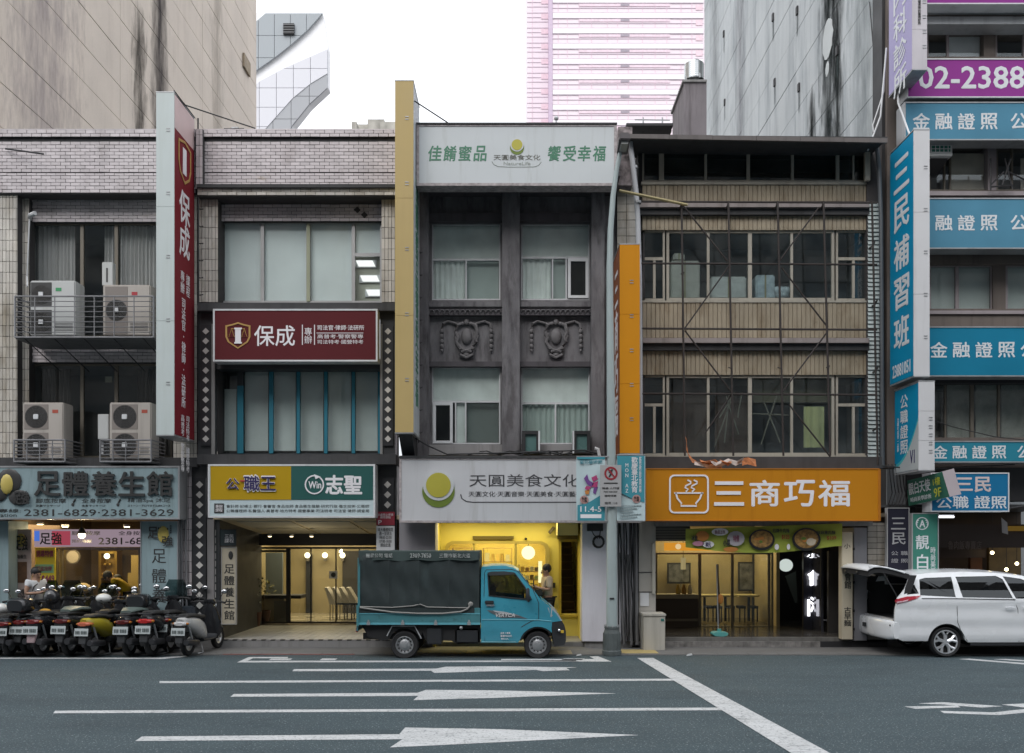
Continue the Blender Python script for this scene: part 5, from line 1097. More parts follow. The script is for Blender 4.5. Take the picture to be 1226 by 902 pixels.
# old sign frame (steel bars)
SF = thing('steel_sign_frame', 'rusty steel frame of thin bars standing off the beige cladding', 'frame', (X(905, 18.3), 18.6, Z(546, 18.3)))
rb = pm('rusty_bar', (.035, .028, .026), .8, var=.3, vs=6)
def bar(a, b, c, d, r=.022, Y=18.3, Yb=None, name='bar'): return MB().cyl((X(a, Y), Y, Z(b, Y)), (X(c, Y), Yb or Y, Z(d, Y)), r, 6).build(name, rb, SF)
for (a, c) in ((816, 820), (872, 878), (931, 938), (986, 994), (1044, 1051)): bar(a, 241, c, 546 if a < 1040 else 556)
for b in (242, 316, 394, 472): bar(766, b - .5, 1050, b + 1, Y=18.34)
for q in ((816, 244, 871, 313), (980, 249, 933, 313), (872, 320, 820, 393), (936, 321, 991, 392), (820, 396, 876, 470), (991, 397, 935, 472), (876, 472, 845, 518), (945, 485, 994, 547)): bar(*q, r=.017, Y=18.37)
for (a, b) in ((816, 243), (872, 243), (931, 243), (986, 243), (1047, 290), (1050, 360), (1051, 440), (1051, 510)):
    MB().tube([(X(a, 18.3), 18.3, Z(b, 18.3)), (X(a, 18.5), 18.6, Z(b + 3, 18.5)), (X(a - 3, 18.7), 18.85, Z(b + 5, 18.7))], .02, 5).build('wall_anchor', rb, SF)
for (a, b) in ((819, 328), (876, 440), (935, 440), (993, 440)): MB().tube([(X(a - 4, 18.3), 18.3, Z(b, 18.3)), (X(a - 1, 18.3), 18.28, Z(b + 1.5, 18.3)), (X(a, 18.3), 18.3, Z(b - 2, 18.3))], .013, 5).build('hook', rb, SF)
t = thing('bamboo_pole', 'long yellow pole sticking out under the clad building canopy', 'pole', (X(790, 18), 18.2, 9.3)); MB().cyl((X(742, 18), 18.1, Z(226, 18)), (X(826, 18), 18.25, Z(240, 18)), .03, 7).build('pole', pm('bamboo', (.36, .30, .15), .6), t)
# ledge above orange sign with torn fabric
bx('ledge', M['dark'], B4, 764, 547, 1056, 561, 18.3, 19.1)
t = thing('torn_awning', 'torn orange and white cloth remnant lying above the orange sign', 'torn cloth', (X(860, 18.1), 18.15, Z(558, 18.1)))
tc_ = pm('torn_orange', (.45, .17, .07), .9, var=.8, vs=12, streak=.5, sscale=(14, 14, 14)); tw_ = pm('torn_white', (.5, .42, .38), .9, var=.4, vs=14)
def rag_mesh(pts, Y, mat):
    m = MB(); vs_ = []; n = len(pts)
    for (a, b, t_) in pts: vs_ += [(X(a, Y), Y + random.uniform(-.05, .05), Z(b, Y)), (X(a + random.uniform(-2, 2), Y), Y + random.uniform(-.05, .05), Z(b + t_, Y))]
    m.add(vs_, [(2 * i, 2 * i + 2, 2 * i + 3, 2 * i + 1) for i in range(n - 1)]); m.build('cloth_strip', mat, t)
rag_mesh([(821, 522, 4), (823, 533, 5), (824, 543, 5), (829, 549, 5), (836, 553, 4), (846, 552, 6), (856, 550, 9), (864, 556, 5)], 18.1, tc_)
rag_mesh([(832, 552, 5), (842, 555, 4), (852, 558, 4), (862, 554, 5), (872, 549, 5), (882, 552, 4), (890, 548, 7)], 18.05, tw_)
rag_mesh([(888, 549, 9), (895, 548, 8), (905, 550, 9)], 18.08, tc_)
for k in range(4): rag_mesh([(838 + k * 12, 550 + k % 2, 3), (846 + k * 12, 554, 4), (852 + k * 12, 551, 4)], 18.02, (tc_, tw_)[k % 2])
# orange sign
s4 = signbox('shop_sign', 'long orange noodle shop sign with white bowl emblem and four white characters', 773, 561, 1053, 624, 17.95, 18.3, pm('orange_face', (.50, .20, .010), .6, spec=.15, var=.05, vs=.8), pm('orange_rim', (.45, .16, .01), .5), 1.2)
icw = wht; k_ = 17.95 / F0
def rrect(a, b, c, d, r, n=5):
    pts = []
    for (cx, cy, t0) in ((c - r, b + r, -90), (c - r, d - r, 0), (a + r, d - r, 90), (a + r, b + r, 180)):
        for i in range(n + 1): t = R(t0 + 90 * i / n); pts.append((X(cx + r * math.cos(t), 17.95), Z(cy + r * math.sin(t), 17.95)))
    return pts
MB().plate(rrect(801, 568.5, 848.5, 615, 6), [rrect(803, 570.5, 846.5, 613, 4.5)], 17.935, 17.95).build('emblem_outline', icw, s4)
def ptube(pts, w_, mat=icw, par=s4, name='bowl_emblem', Y=17.945):
    # flat ribbon of constant width
    P = [Vector((X(a, Y), Z(b, Y))) for a, b in pts]; L_ = []; R_ = []; hw = w_ * Y / F0 / 2
    for i, p in enumerate(P):
        d = (P[min(i + 1, len(P) - 1)] - P[max(i - 1, 0)]).normalized(); n = Vector((-d.y, d.x)); L_.append(p + n * hw); R_.append(p - n * hw)
    n = len(P); m = MB(); vs_ = [(q.x, Y - .008, q.y) for q in L_ + R_] + [(q.x, Y + .006, q.y) for q in L_ + R_]
    fs = [(i, i + 1, n + i + 1, n + i) for i in range(n - 1)] + [(i, i + 1, 2 * n + i + 1, 2 * n + i) for i in range(n - 1)] + [(n + i, n + i + 1, 3 * n + i + 1, 3 * n + i) for i in range(n - 1)]
    m.add(vs_, fs); m.build(name, mat, par)
ptube([(807, 590.5), (842, 590.5)], 1.8); ptube([(809, 590), (811, 597), (816, 603), (815, 606), (834, 606), (833, 603), (838, 597), (840.5, 590)], 2)
for dx in (0, 7.5): ptube([(823 + dx, 575), (827 + dx, 577), (827 + dx, 579), (821 + dx, 582), (820 + dx, 584), (824 + dx, 586), (821 + dx, 589)], 1.9)
for k, (b, w_) in enumerate(((576.5, 0), (588.3, 2), (601.5, -1))): bx('lettering', wht, s4, 856 + w_, b, 890 - w_ - (1 if w_ > 0 else 0), b + 4.2, 17.935, 17.95)
text('商', 898, 575.5, 933, 606, 17.95, wht, s4, .035); text('巧', 939, 575.5, 975, 606, 17.95, wht, s4, .035); text('福', 980, 575.5, 1017, 606, 17.95, wht, s4, .035)
bx('sign_end', pm('orange_rim', (.45, .16, .01), .5), s4, 1053, 562, 1054.5, 624, 17.96, 18.3)
wear(MATS['orange_face'], (5, 5, .6), .55, .75, (.8, .74, .7), .7)
# ground floor columns
bx('column', pm('cream_wall', (.44, .42, .38), .7, streak=.35), B4, 765, 624, 785, 770, 18.5, 19.1)
m = MB()
for py in (685, 708.5): m.pb(764.8, py, 785.2, py + 1, 18.49, 18.5)
m.build('column_joint', M['dark'], B4, kind='stuff'); bx('paper_notice', M['white'], B4, 766.5, 710, 777, 726, 18.485, 18.498)
bx('panel', pm('beige_panel', (.42, .40, .34), .6), B4, 781, 651, 784.5, 711, 18.42, 18.5)
bx('shutter_box', pm('shutter', (.19, .175, .15), .6), B4, 784, 627, 826, 648, 18.7, 19.2)
m = MB()
for k in range(6): m.pb(784, 628.5 + k * 3.2, 826, 629.2 + k * 3.2, 18.69, 18.7)
m.build('shutter_groove', M['dark'], B4, kind='stuff')
wb('step', pm('worn_step', (.15, .145, .135), .8, var=.5, vs=3, streak=.6, sscale=(6, 6, 1)), B4, X(797, 18.6), X(1062, 18.6), 18.62, 25, 0, .21)
bx('riser_panel', pm('stained_riser', (.20, .19, .18), .8, var=.9, vs=6, streak=.7, sscale=(9, 9, 1.2)), B4, 797, 768.5, 982, 777, 18.55, 18.62); bx('riser_panel', M['black'], B4, 982, 768.5, 1062, 777.5, 18.55, 18.62)
# green food banner
bnr = thing('banner', 'lime green food banner with bowls of noodles hanging under the orange sign', 'banner', (X(914, 18.35), 18.35, Z(662, 18.35)))
lime = pm('lime_cloth', (.36, .42, .06), .7, var=.1, vs=3)
m = MB(); N_ = 24; top = lambda u: 633.5 - 6.5 * u; bot = lambda u: 655.5 + 7.5 * math.sin(math.pi * min(u * 1.05, 1)) - 1.5 * u
vs_ = []
for i in range(N_ + 1):
    u = i / N_; px = 821 + 187 * u
    for j in range(4): v = j / 3; vs_.append((X(px, 18.35), 18.35 + .02 * math.sin(u * 17 + v * 2), Z(top(u) * (1 - v) + bot(u) * v, 18.35)))
m.add(vs_, [(i * 4 + j, (i + 1) * 4 + j, (i + 1) * 4 + j + 1, i * 4 + j + 1) for i in range(N_) for j in range(3)]); m.build('cloth', lime, bnr, smooth=True)
def disc(par, cx, cy, rx, ry, Y, mat, name='printed_bowl', n=24, th=.004):
    k = Y / F0; x0_, z0_ = X(cx, Y), Z(cy, Y)
    MB().prism([(x0_ + rx * k * math.cos(2 * math.pi * i / n), z0_ + ry * k * math.sin(2 * math.pi * i / n)) for i in range(n)], Y - th, Y).build(name, mat, par)
food = pm('noodle_print', (.30, .17, .05), .7, var=1.2, vs=14); egg = pm('egg_print', (.6, .52, .4), .6, var=.3, vs=9); bowl = pm('bowl_black', (.02, .02, .02), .4)
for (cx, cy, r) in ((912, 646.5, 15.5), (965.5, 646, 17)):
    disc(bnr, cx, cy, r, r * .82, 18.30, bowl); disc(bnr, cx, cy - .8, r * .84, r * .66, 18.296, food)
    for k in range(7):
        a = random.uniform(0, 6.3); rr = random.uniform(.1, .6) * r; disc(bnr, cx + rr * math.cos(a), cy - 1 + rr * .6 * math.sin(a), random.uniform(2, 3.6), random.uniform(1.2, 2.4), 18.292 - k * .0005, random.choice([pm('leaf_print', (.12, .2, .03), .7), food, pm('orange_print', (.5, .2, .04), .6), egg]), 'printed_topping', 10, .002)
disc(bnr, 971, 649, 5.5, 4.5, 18.286, egg, 'printed_egg'); 
for (cx, cy, rx, ry, mt) in ((841, 642, 8, 6, pm('orange_print', (.5, .2, .04), .6)), (836, 651, 7, 3, pm('pink_print', (.55, .25, .35), .6)), (848, 652, 7, 4, wht), (862, 637, 10, 4.5, wht), (881, 645, 10.5, 9, pm('lilac_print', (.45, .42, .45), .6)), (930, 655, 2.6, 3.6, wht), (944, 655, 2, 3.6, wht), (875, 658, 9, 3, pm('orange_print', (.5, .2, .04), .6))):
    disc(bnr, cx, cy, rx, ry, 18.3, mt, 'printed_label', 14)
text('新品上市', 856, 635, 868, 639.5, 18.29, prp, bnr); text('特價', 878, 641, 885, 649, 18.29, prp, bnr); text('80元', 845, 649, 851, 655, 18.29, nv, bnr, .02); text('小菜', 866, 646, 874, 654, 18.29, blk, bnr, .04)
text('招牌牛肉麵', 925, 633, 945, 638, 18.29, blk, bnr, .02); text('$125', 936, 640.5, 945, 646, 18.29, redp, bnr, .02); text('椒麻雞肉麵', 978, 635.5, 1000, 640, 18.29, blk, bnr, .02); text('$109', 990, 642, 1001, 647, 18.29, redp, bnr, .02); text('冰飲', 828, 641, 835, 648, 18.29, blk, bnr, .03)
# noodle shop interior
xs0, xs1 = X(785, 19), X(1008, 19)
ni = pm('noodle_wall', (.34, .27, .14), .7, var=.3, vs=2)
MB().box(X(770, 21), X(930, 21) + .6, 23.2, 23.3, .2, 2.8).box(xs0 - .1, xs0, 19.1, 23.3, .2, 2.8).box(X(928, 21), X(928, 21) + .08, 20.9, 23.2, .2, 2.8).build('interior_wall', ni, B4)
wb('ceiling', pm('noodle_ceiling', (.2, .17, .12), .8), B4, xs0 - .1, X(1062, 18.6), 18.5, 23.2, 2.74, 2.82)
wb('floor', pm('dark_wet_tile', (.07, .065, .06), .18, var=.3, vs=3), B4, xs0 - .1, X(1062, 18.6), 18.7, 23.2, .20, .216)
fw4 = window(B4, 785, 662, 926, 752, 20.8, pm('door_frame_beige', (.22, .19, .14), .5), 2, vs=[(838, 664, 750, 3.4), (877, 664, 750, 3), (921, 664, 750, 3)], glassm=M['glassclear'], name='glass_front')
sg = thing('lit_sign', 'lit orange strip sign over the noodle shop door', 'sign', (X(830, 20.7), 20.7, Z(660, 20.7))); bx('sign_face', em('lit_orange', (.9, .38, .04), .75), sg, 796, 650, 880, 659.5, 20.6, 20.7); disc(sg, 812, 654.6, 3.5, 3.5, 20.598, em('lit_cream', (1, .75, .4), .8), 'round_emblem', 12)
bx('counter_top', pm('counter_beige', (.34, .29, .2), .5), B4, 783, 712, 836, 717, 20.6, 21.1); bx('counter_front', pm('counter_brown', (.08, .06, .045), .6), B4, 784, 717, 836, 752, 20.7, 21.0); bx('counter_band', pm('door_frame_beige', (.22, .19, .14), .5), B4, 784, 741, 836, 744, 20.68, 20.7)
for (a, b, c, d, lab) in ((799, 674, 827, 699, 'wide dark framed picture on the left wall of the noodle shop'), (884, 673, 907, 708, 'tall dark menu picture behind the noodle shop door')):
    t = thing('picture', lab, 'picture', (X((a + c) / 2, 22.9), 22.9, Z(d, 22.9))); bx('frame', M['black'], t, a, b, c, d, 22.85, 22.9); bx('print', pm('grey_print', (.10, .10, .10), .6, var=1.2, vs=7), t, a + 2, b + 2, c - 2, d - 2, 22.84, 22.85)
for (a, lab) in ((845, 'left'), (870, 'middle'), (898, 'right')):
    t = thing('dining_table', 'noodle shop table with a pale top, the %s one seen through the glass' % lab, 'table', (X(a, 21.8), 21.8, .22), 'noodle shop tables')
    bx('table_top', pm('table_yellow', (.4, .33, .15), .4), t, a - 13, 713, a + 11, 715, 21.5, 22.1); bx('leg', M['black'], t, a - 2, 715, a, 744, 21.75, 21.85)
    for s in (-9, 6): 
        q = thing('stool', 'dark stool at the %s noodle shop table, its %s side' % (lab, 'left' if s < 0 else 'right'), 'stool', (X(a + s, 21.6), 21.6, .22), 'noodle shop stools'); bx('seat', M['black'], q, a + s - 4, 726, a + s + 4, 729, 21.4, 21.7); bx('leg', M['black'], q, a + s - 3.5, 729, a + s - 2.5, 745, 21.45, 21.5); bx('leg', M['black'], q, a + s + 2.5, 729, a + s + 3.5, 745, 21.45, 21.5)
for k in range(3):
    t = thing('sauce_jar', ['first', 'second', 'third'][k] + ' jar on the noodle shop counter from the left', 'jar', (X(812 + 7 * k, 20.8), 20.8, Z(712, 20.8)), 'jars on the counter'); MB().lathe([(0, 0), (.05, 0), (.06, .12), (.03, .2), (.03, .24), (0, .24)], (X(812 + 7 * k, 20.8), 20.8, Z(712, 20.8)), 'z', 12).build('jar_body', goods[k], t, smooth=True)
t = thing('pendant_lamp', 'pale cylinder pendant lamp left of the noodle shop door', 'lamp', (X(818, 21.2), 21.2, Z(682, 21.2))); MB().cyl((X(818, 21.2), 21.2, Z(682, 21.2)), (X(818, 21.2), 21.2, Z(668, 21.2)), .06, 12).build('lamp_shade', em('shade_glow', (.9, .7, .35), .5), t); MB().cyl((X(818, 21.2), 21.2, Z(668, 21.2)), (X(818, 21.2), 21.2, 2.74), .008, 5).build('cord', M['black'], t)
lamp('AREA', (X(850, 21.8), 21.9, 2.65), 75, (1, .84, .5), 2.4, 1.6, name='shop_light')
# dark stair passage with lit characters
MB().box(X(926, 21), X(1010, 21) + .8, 22.8, 22.9, .2, 2.8).build('passage_wall', M['black'], B4)
bx('passage_panel', pm('dark_panel', (.03, .03, .04), .25), B4, 962, 662, 986, 764, 20.2, 20.3)
lt = em('lit_white', (.95, .95, 1), 2.4)
t = thing('lit_characters', 'glowing white characters reading down on the dark passage panel', 'sign', (X(974, 20.1), 20.15, 1)); text('小', 966, 663, 979, 668, 20.12, lt, t, .05, name='glowing_character', ext=.02); text('會', 967.5, 683, 981, 701, 20.12, lt, t, .06, name='glowing_character', ext=.02); text('濱', 970, 715, 984, 733, 20.12, lt, t, .05, name='glowing_character', ext=.02); bx('glowing_strip', lt, t, 967, 718, 970, 738, 20.1, 20.13)
bx('mirror_panel', pm('polished_panel', (.10, .10, .12), .08, .6), B4, 983, 655, 986, 764, 19.6, 20.2); bx('passage_door', pm('passage_door', (.04, .037, .035), .5), B4, 992, 660, 1008, 766, 19.4, 19.5)
t = thing('ceiling_light', 'glowing ball standing in for a soft reflection high in the dark passage', 'ceiling light', (X(944, 21), 21, Z(680, 21))); MB().ball((X(944, 21), 21.2, Z(677, 21.2)), .17, (1, .4, .9), 14).build('bulb', em('reflection_grey', (.75, .85, .8), .8), t, smooth=True)  # glowing ball added to imitate a reflection; no lamp hangs here
m = MB(); m.prism([(X(940, 21.5), Z(690, 21.5)), (X(953, 21.5), Z(684, 21.5)), (X(955, 21.5), Z(722, 21.5)), (X(952, 21.5), Z(722, 21.5))], 21.5, 21.55); m.build('glass_strip', pm('pale_glass', (.12, .14, .13), .2), B4)
t = thing('post_sign', 'cream post with black brush characters right of the noodle shop', 'sign', (X(1014, 18.5), 18.6, .2)); bx('post_panel', pm('cream_post', (.56, .50, .38), .6, var=.15, vs=2), t, 1008, 637, 1021, 766, 18.4, 18.6, bevel=.01)
text('小', 1010.5, 651, 1018, 657, 18.4, blk, t, .02); text('會\n館', 1011, 686, 1019, 705, 18.4, blk, t, .02); text('古\n早\n麵', 1010.5, 727, 1019, 750, 18.4, blk, t, .02)
bx('column', pm('steel_column', (.25, .25, .27), .5, .2, streak=.35), B4, 1022.5, 632, 1038, 767, 18.45, 19.1); m = MB()
for py in (656, 696, 730, 752): m.pb(1021.5, py, 1023.5, py + 3, 18.42, 18.45)
m.build('hinge', M['black'], B4, kind='stuff'); bx('lintel', M['concrete'], B4, 784, 624, 1045, 630, 18.4, 18.6); bx('column', M['grout'], B4, 1038, 624, 1062, 770, 18.62, 19.3)
m = MB(); ptiles(m, 1038.5, 626, 1061, 766, 18.62, tw=.2, th=.12, mode='grid'); m.build('column_tile', M['tile_cream'], B4, kind='stuff')
# white cabinet and banner stand
t = thing('utility_cabinet', 'cream utility cabinet standing on the kerb beside the noodle shop', 'cabinet', (X(783, 17.9), 18.2, .012))
bx('cabinet_body', pm('cabinet_cream', (.46, .44, .39), .6, streak=.35, var=.08), t, 770.5, 737, 796.5, 779.5, 18.0, 18.45, bevel=.012); bx('cabinet_lid', pm('cabinet_cream', (.46, .44, .39), .6), t, 769.5, 735, 797.5, 738, 17.98, 18.47, bevel=.008); bx('badge', pm('green_label', (.03, .16, .14), .5), t, 791.5, 741, 795, 744, 17.99, 18.0)
t = thing('banner_stand', 'narrow flag banner on a teal water base in front of the noodle shop', 'banner stand', (X(861, 18.9), 18.9, .216))
tl = pm('teal_plastic', (.10, .36, .34), .5)
MB().loft([(18.75, X(861, 18.9), .26, .16, .045), (18.8, X(861, 18.9), .26, .175, .05), (19.0, X(861, 18.9), .26, .175, .05), (19.05, X(861, 18.9), .26, .16, .045)], 14).cyl((X(861, 18.9), 18.9, .28), (X(861, 18.9), 18.9, .36), .045, 10).build('base', tl, t, smooth=True)
MB().cyl((X(860, 18.9), 18.9, .3), (X(858, 18.9), 18.9, Z(676, 18.9)), .014, 7).build('pole', M['steel'], t)
m = MB(); vs_ = []
for i in range(13):
    v = i / 12; z = Z(676 + 72 * v, 18.9); vs_ += [(X(858.5, 18.9), 18.9, z), (X(865 + 2.2 * v, 18.9), 19.25 + .02 * math.sin(v * 9), z)]
m.add(vs_, [(2 * i, 2 * i + 2, 2 * i + 3, 2 * i + 1) for i in range(12)]); m.build('flag_cloth', pm('dark_food_flag', (.09, .06, .04), .7, var=1.5, vs=9), t, smooth=True)
MB().ball((X(864, 18.88), 19.02, Z(718, 18.9)), .1, (.7, .3, 1.1), 12).build('printed_bowl', pm('orange_print', (.5, .2, .04), .6), t, smooth=True)

# ================================================================ lamp post, banners and parking sign
post = pm('post_green', (.34, .40, .40), .55, var=.08, streak=.4, dirt=(.6, .6, .55))
LP = thing('lamp_post', 'pale green street lamp post rising in front of the white wall', 'lamp post', (X(732.5, 17.35), 17.35, .01))
Yp = 17.35
pts = [(732.5, 752), (732.5, 620), (732, 550), (731, 450), (730.3, 380), (730, 320), (731, 275), (734, 235), (738, 205), (742.5, 182)]
MB().tube([(X(a, Yp), Yp, Z(b, Yp)) for a, b in pts], [.108, .098, .088, .078, .07, .064, .058, .052, .046, .04], 14).build('pole', post, LP, smooth=True)
MB().lathe([(.19, 0), (.19, .08), (.175, .1), (.165, .42), (.15, .47), (.125, .56), (.0, .56)], (X(732.5, Yp), Yp, .01), 'z', 12).build('base', pm('post_base', (.085, .10, .10), .7, var=.4, vs=7, streak=.5), LP)
m = MB()
for i in range(12): a = i * math.pi / 6; m.cyl((X(732.5, Yp) + .17 * math.cos(a), Yp + .17 * math.sin(a), .1), (X(732.5, Yp) + .16 * math.cos(a), Yp + .16 * math.sin(a), .44), .012, 5)
m.cyl((X(732.5, Yp), Yp, .53), (X(732.5, Yp), Yp, .56), .15, 12); m.build('base_rib', pm('post_base', (.1, .1, .1)), LP, kind='stuff')
m = MB()
for i in range(8): a = i * math.pi / 4; m.cyl((X(732.5, Yp) + .14 * math.cos(a), Yp + .14 * math.sin(a), .56), (X(732.5, Yp) + .14 * math.cos(a), Yp + .14 * math.sin(a), .6), .013, 6)
m.build('bolt', M['steel'], LP, kind='stuff')
bx('slot', M['black'], LP, 730, 716, 735.5, 717.6, Yp - .12, Yp - .1)
# lamp head seen from below, reaching towards the viewer
hx, hz = X(745, Yp), Z(176, Yp)
MB().hexa([(hx - .12, Yp - .5, hz - .08), (hx + .10, Yp - .5, hz - .08), (hx + .12, Yp + .1, hz - .12), (hx - .10, Yp + .1, hz - .12), (hx - .10, Yp - .5, hz + .06), (hx + .08, Yp - .5, hz + .06), (hx + .10, Yp + .1, hz + .08), (hx - .08, Yp + .1, hz + .08)]).build('lamp_head', pm('lamp_head', (.09, .08, .085), .5), LP, bevel=.02)
MB().box(hx - .07, hx + .06, Yp - .44, Yp - .1, hz - .14, hz - .08).build('lamp_glass', pm('lamp_glass', (.3, .31, .3), .2), LP)
def banner(label, a, b, c, d, Y, lean=0):
    t = thing('banner', label, 'banner', (X((a + c) / 2, Y), Y, Z(d, Y))); vs_ = []
    for i in range(9):
        u = i / 8
        for j in range(2): vs_.append((X(a + (c - a) * u + lean * (1 - j), Y), Y + .012 * math.sin(u * 6), Z((b, d)[j], Y)))
    MB().add(vs_, [(2 * i, 2 * i + 2, 2 * i + 3, 2 * i + 1) for i in range(8)]).build('cloth', pm('banner_pale', (.50, .62, .64), .7, var=.05), t, smooth=True)
    for q in (b, d): MB().cyl((X(a, Y), Y - .005, Z(q, Y)), (X(c + (8 if c < 732 else 0), Y), Y - .005, Z(q, Y)), .014, 6).build('banner_rod', M['steel'], t)
    return t
tb = pm('banner_teal', (.06, .27, .33), .6, spec=.15, var=.08)
def poly(par, pts, Y, mat, name, th=.004): return MB().prism([(X(a, Y), Z(b, Y)) for a, b in pts], Y - th, Y).build(name, mat, par)
bn1 = banner('left lamp post banner with a pink figure and a teal lower corner', 690, 547, 724.5, 624, 17.3)
poly(bn1, [(691.5, 605), (703, 603), (724, 590), (724, 623.5), (691.5, 623.5)], 17.285, tb, 'teal_print'); bx('top_band', tb, bn1, 691, 547, 724, 550, 17.283, 17.286)
text('臺北藝術節', 694, 551, 721, 555.5, 17.285, tb, bn1, .01); text('11.4-5', 695, 606.5, 720, 613, 17.279, wht, bn1, .03); bx('white_strip', wht, bn1, 695, 616, 720, 620.5, 17.279, 17.281)
pk = pm('pink_figure', (.42, .05, .17), .6); pu = pm('purple_figure', (.16, .06, .25), .6)
for pts, mt in (([(699, 573), (703, 568), (705, 575), (711, 579), (708, 583), (703, 580)], pu), ([(708, 572), (714, 569), (716, 574), (710, 577)], pk), ([(710, 578), (716, 576), (715, 584), (708, 583)], pk), ([(702, 582), (708, 583), (704, 588), (700, 585)], pk), ([(711, 584), (716, 583), (713, 592), (710, 590)], pu), ([(700, 588), (706, 586), (705, 592), (701, 592)], pm('orange_print', (.5, .2, .04), .6))): poly(bn1, pts, 17.284, mt, 'figure_print')
disc(bn1, 699.5, 598.5, 5, 5, 17.284, pm('rose_seal', (.42, .24, .22), .6), 'seal_print'); text('免費\n入場', 696.5, 595.5, 702.5, 601.5, 17.279, blk, bn1)
bn2 = banner('right lamp post banner with vertical white characters on teal', 738.5, 545, 772.5, 624, 17.3)
poly(bn2, [(739, 546), (771.5, 546), (771.5, 601.5), (760, 599), (739, 588)], 17.285, tb, 'teal_print'); vtext('歡慶臺北教育', 756, 547.5, 763.5, 590, 17.28, wht, bn2, .02); vtext('藝術節開幕', 765, 547, 768, 590, 17.28, wht, bn2); vtext('MON AZ', 748.5, 555, 752.5, 590, 17.28, wht, bn2)
disc(bn2, 762, 597.5, 5, 5, 17.28, pm('rose_seal', (.42, .24, .22), .6), 'seal_print'); text('免費\n入場', 759, 594.5, 765, 600.5, 17.275, blk, bn2)
for k in range(5): text('活動時間地點資訊', 742, 605 + k * 3.4, 768 - (k % 3) * 5, 606.8 + k * 3.4, 17.285, pm('grey_ink', (.2, .24, .25), .6), bn2)
ps = thing('parking_sign', 'grey no-pedestrian sign plate with red ring strapped to the lamp post', 'sign', (X(731, 17.2), 17.22, Z(607, 17.2)))
bx('plate', pm('sign_grey', (.38, .38, .38), .5, var=.05), ps, 718.5, 557, 744, 607, 17.2, 17.215, bevel=.004)
k_ = 17.2 / F0; MB().lathe([(5.8 * k_, 0), (8 * k_, 0), (8 * k_, -.006), (5.8 * k_, -.006), (5.8 * k_, 0)], (X(731.5, 17.2), 17.2, Z(567, 17.2)), 'y', 28).build('red_ring', pm('sign_red', (.28, .02, .03), .5), ps)
poly(ps, [(727, 562), (728.5, 561), (736.5, 571), (735, 572)], 17.197, pm('sign_red', (.28, .02, .03), .5), 'red_bar'); poly(ps, [(731, 562.5), (734, 562), (733, 566), (735, 570), (732, 569), (730, 572), (728.5, 571), (730.5, 567), (728.5, 566)], 17.2, blk, 'walker_symbol')
bx('black_bar', blk, ps, 723, 578, 739.5, 579.5, 17.196, 17.2); text('路邊 人行道', 721, 583.5, 741.5, 586, 17.2, blk, ps); text('PARK 10:00~24:00', 723, 588, 739, 590, 17.2, blk, ps); text('臨時停車', 724, 592.5, 738, 595, 17.2, blk, ps); text('拖吊 110', 724, 601, 739, 604, 17.2, blk, ps, .01)
for py in (560, 604): MB().cyl((X(732, Yp), Yp, Z(py, Yp)), (X(732, Yp), Yp, Z(py + 2, Yp)), .115, 14).build('strap', M['steel'], ps)
# ================================================================ BUILDING 5: blue signs at the right
B5 = thing('office_building', 'office building at the right edge striped with blue and magenta signs', 'building', (X(1180, 18.8), 18.8, 0))
brn = pm('brown_wall', (.15, .125, .11), .8, var=.2, streak=.5); XR = 1330
def rp(a, b, c, d, Y): return rectp(a, b, c, d, Y)
bands = [(-60, 36), (68, 172), (228, 316), (370, 458), (524, 566)]
for (b, d) in bands: bx('wall', brn, B5, 1082, b, XR, d, 18.85, 19.3)
bx('wall', brn, B5, 1062, -60, 1084, 560, 18.9, 19.4)
for (b, d) in ((36, 68), (172, 228), (316, 370), (458, 524)): room(B5, 1084, b, XR, d, 19.32, 1.2)
# window rows
wf = pm('mauve_frame', (.33, .29, .30), .5, streak=.2)
gl5 = glass('office_glass', (.94, .96, .96), 1.5, dirty=.04)
wb5 = pm('office_blind', (.56, .61, .58), .85, var=.15, vs=2)
bx('ledge', M['steel'], B5, 1108, 20, XR, 29, 18.5, 18.9); bx('ledge', brn, B5, 1108, 5, XR, 20, 18.7, 18.9)
for k, (a, c, vv) in enumerate(((1110, 1178, [1135]), (1192, 1260, [1226]))):
    w_ = window(B5, a, 34, c, 71, 19.02, wf, 2, vs=[(v, 36, 69, 2.5) for v in vv]); bx('blind', pm('pale_office_blind', (.72, .73, .74), .8), w_, vv[0] + 1, 38, c - 2, 69, 19.12, 19.13)
bx('pier', brn, B5, 1178, 34, 1192, 72, 18.95, 19.3)
for (a, c, vv) in ((1112, 1183, [1131, 1138]), (1193, 1290, [1212, 1240])):
    w_ = window(B5, a, 172, c, 229, 19.02, M['bronze'], 2, vs=[(v, 174, 227, 2) for v in vv]); bx('blind', pm('tan_blind', (.60, .53, .45), .85, var=.25, vs=3), w_, vv[-1] + 1, 184 if a < 1150 else 190, (c - 4) if a < 1150 else 1222, 227, 19.12, 19.13)
bx('pier', wf, B5, 1183, 172, 1193, 229, 18.95, 19.3); bx('sill', wf, B5, 1112, 229, XR, 234, 18.75, 18.9)
for (a, c, v) in ((1112, 1189, 1146), (1204, 1290, 1250)):
    w_ = window(B5, a, 317, c, 372, 19.0, wf, 2.4, vs=[(v, 319, 370, 4)], glassm=gl5, segs=[(a + 2, 319, v - 2, 370), (v + 2, 319, c - 2, 370)])
    bx('blind', wb5, w_, a + 2, 319, v - 2, 370, 19.1, 19.11); bx('blind', wb5, w_, v + 2, 319, c - 2, 370, 19.1, 19.11)
bx('pier', brn, B5, 1189, 316, 1204, 372, 18.95, 19.3); bx('sill', wf, B5, 1112, 372, XR, 376, 18.8, 18.9)
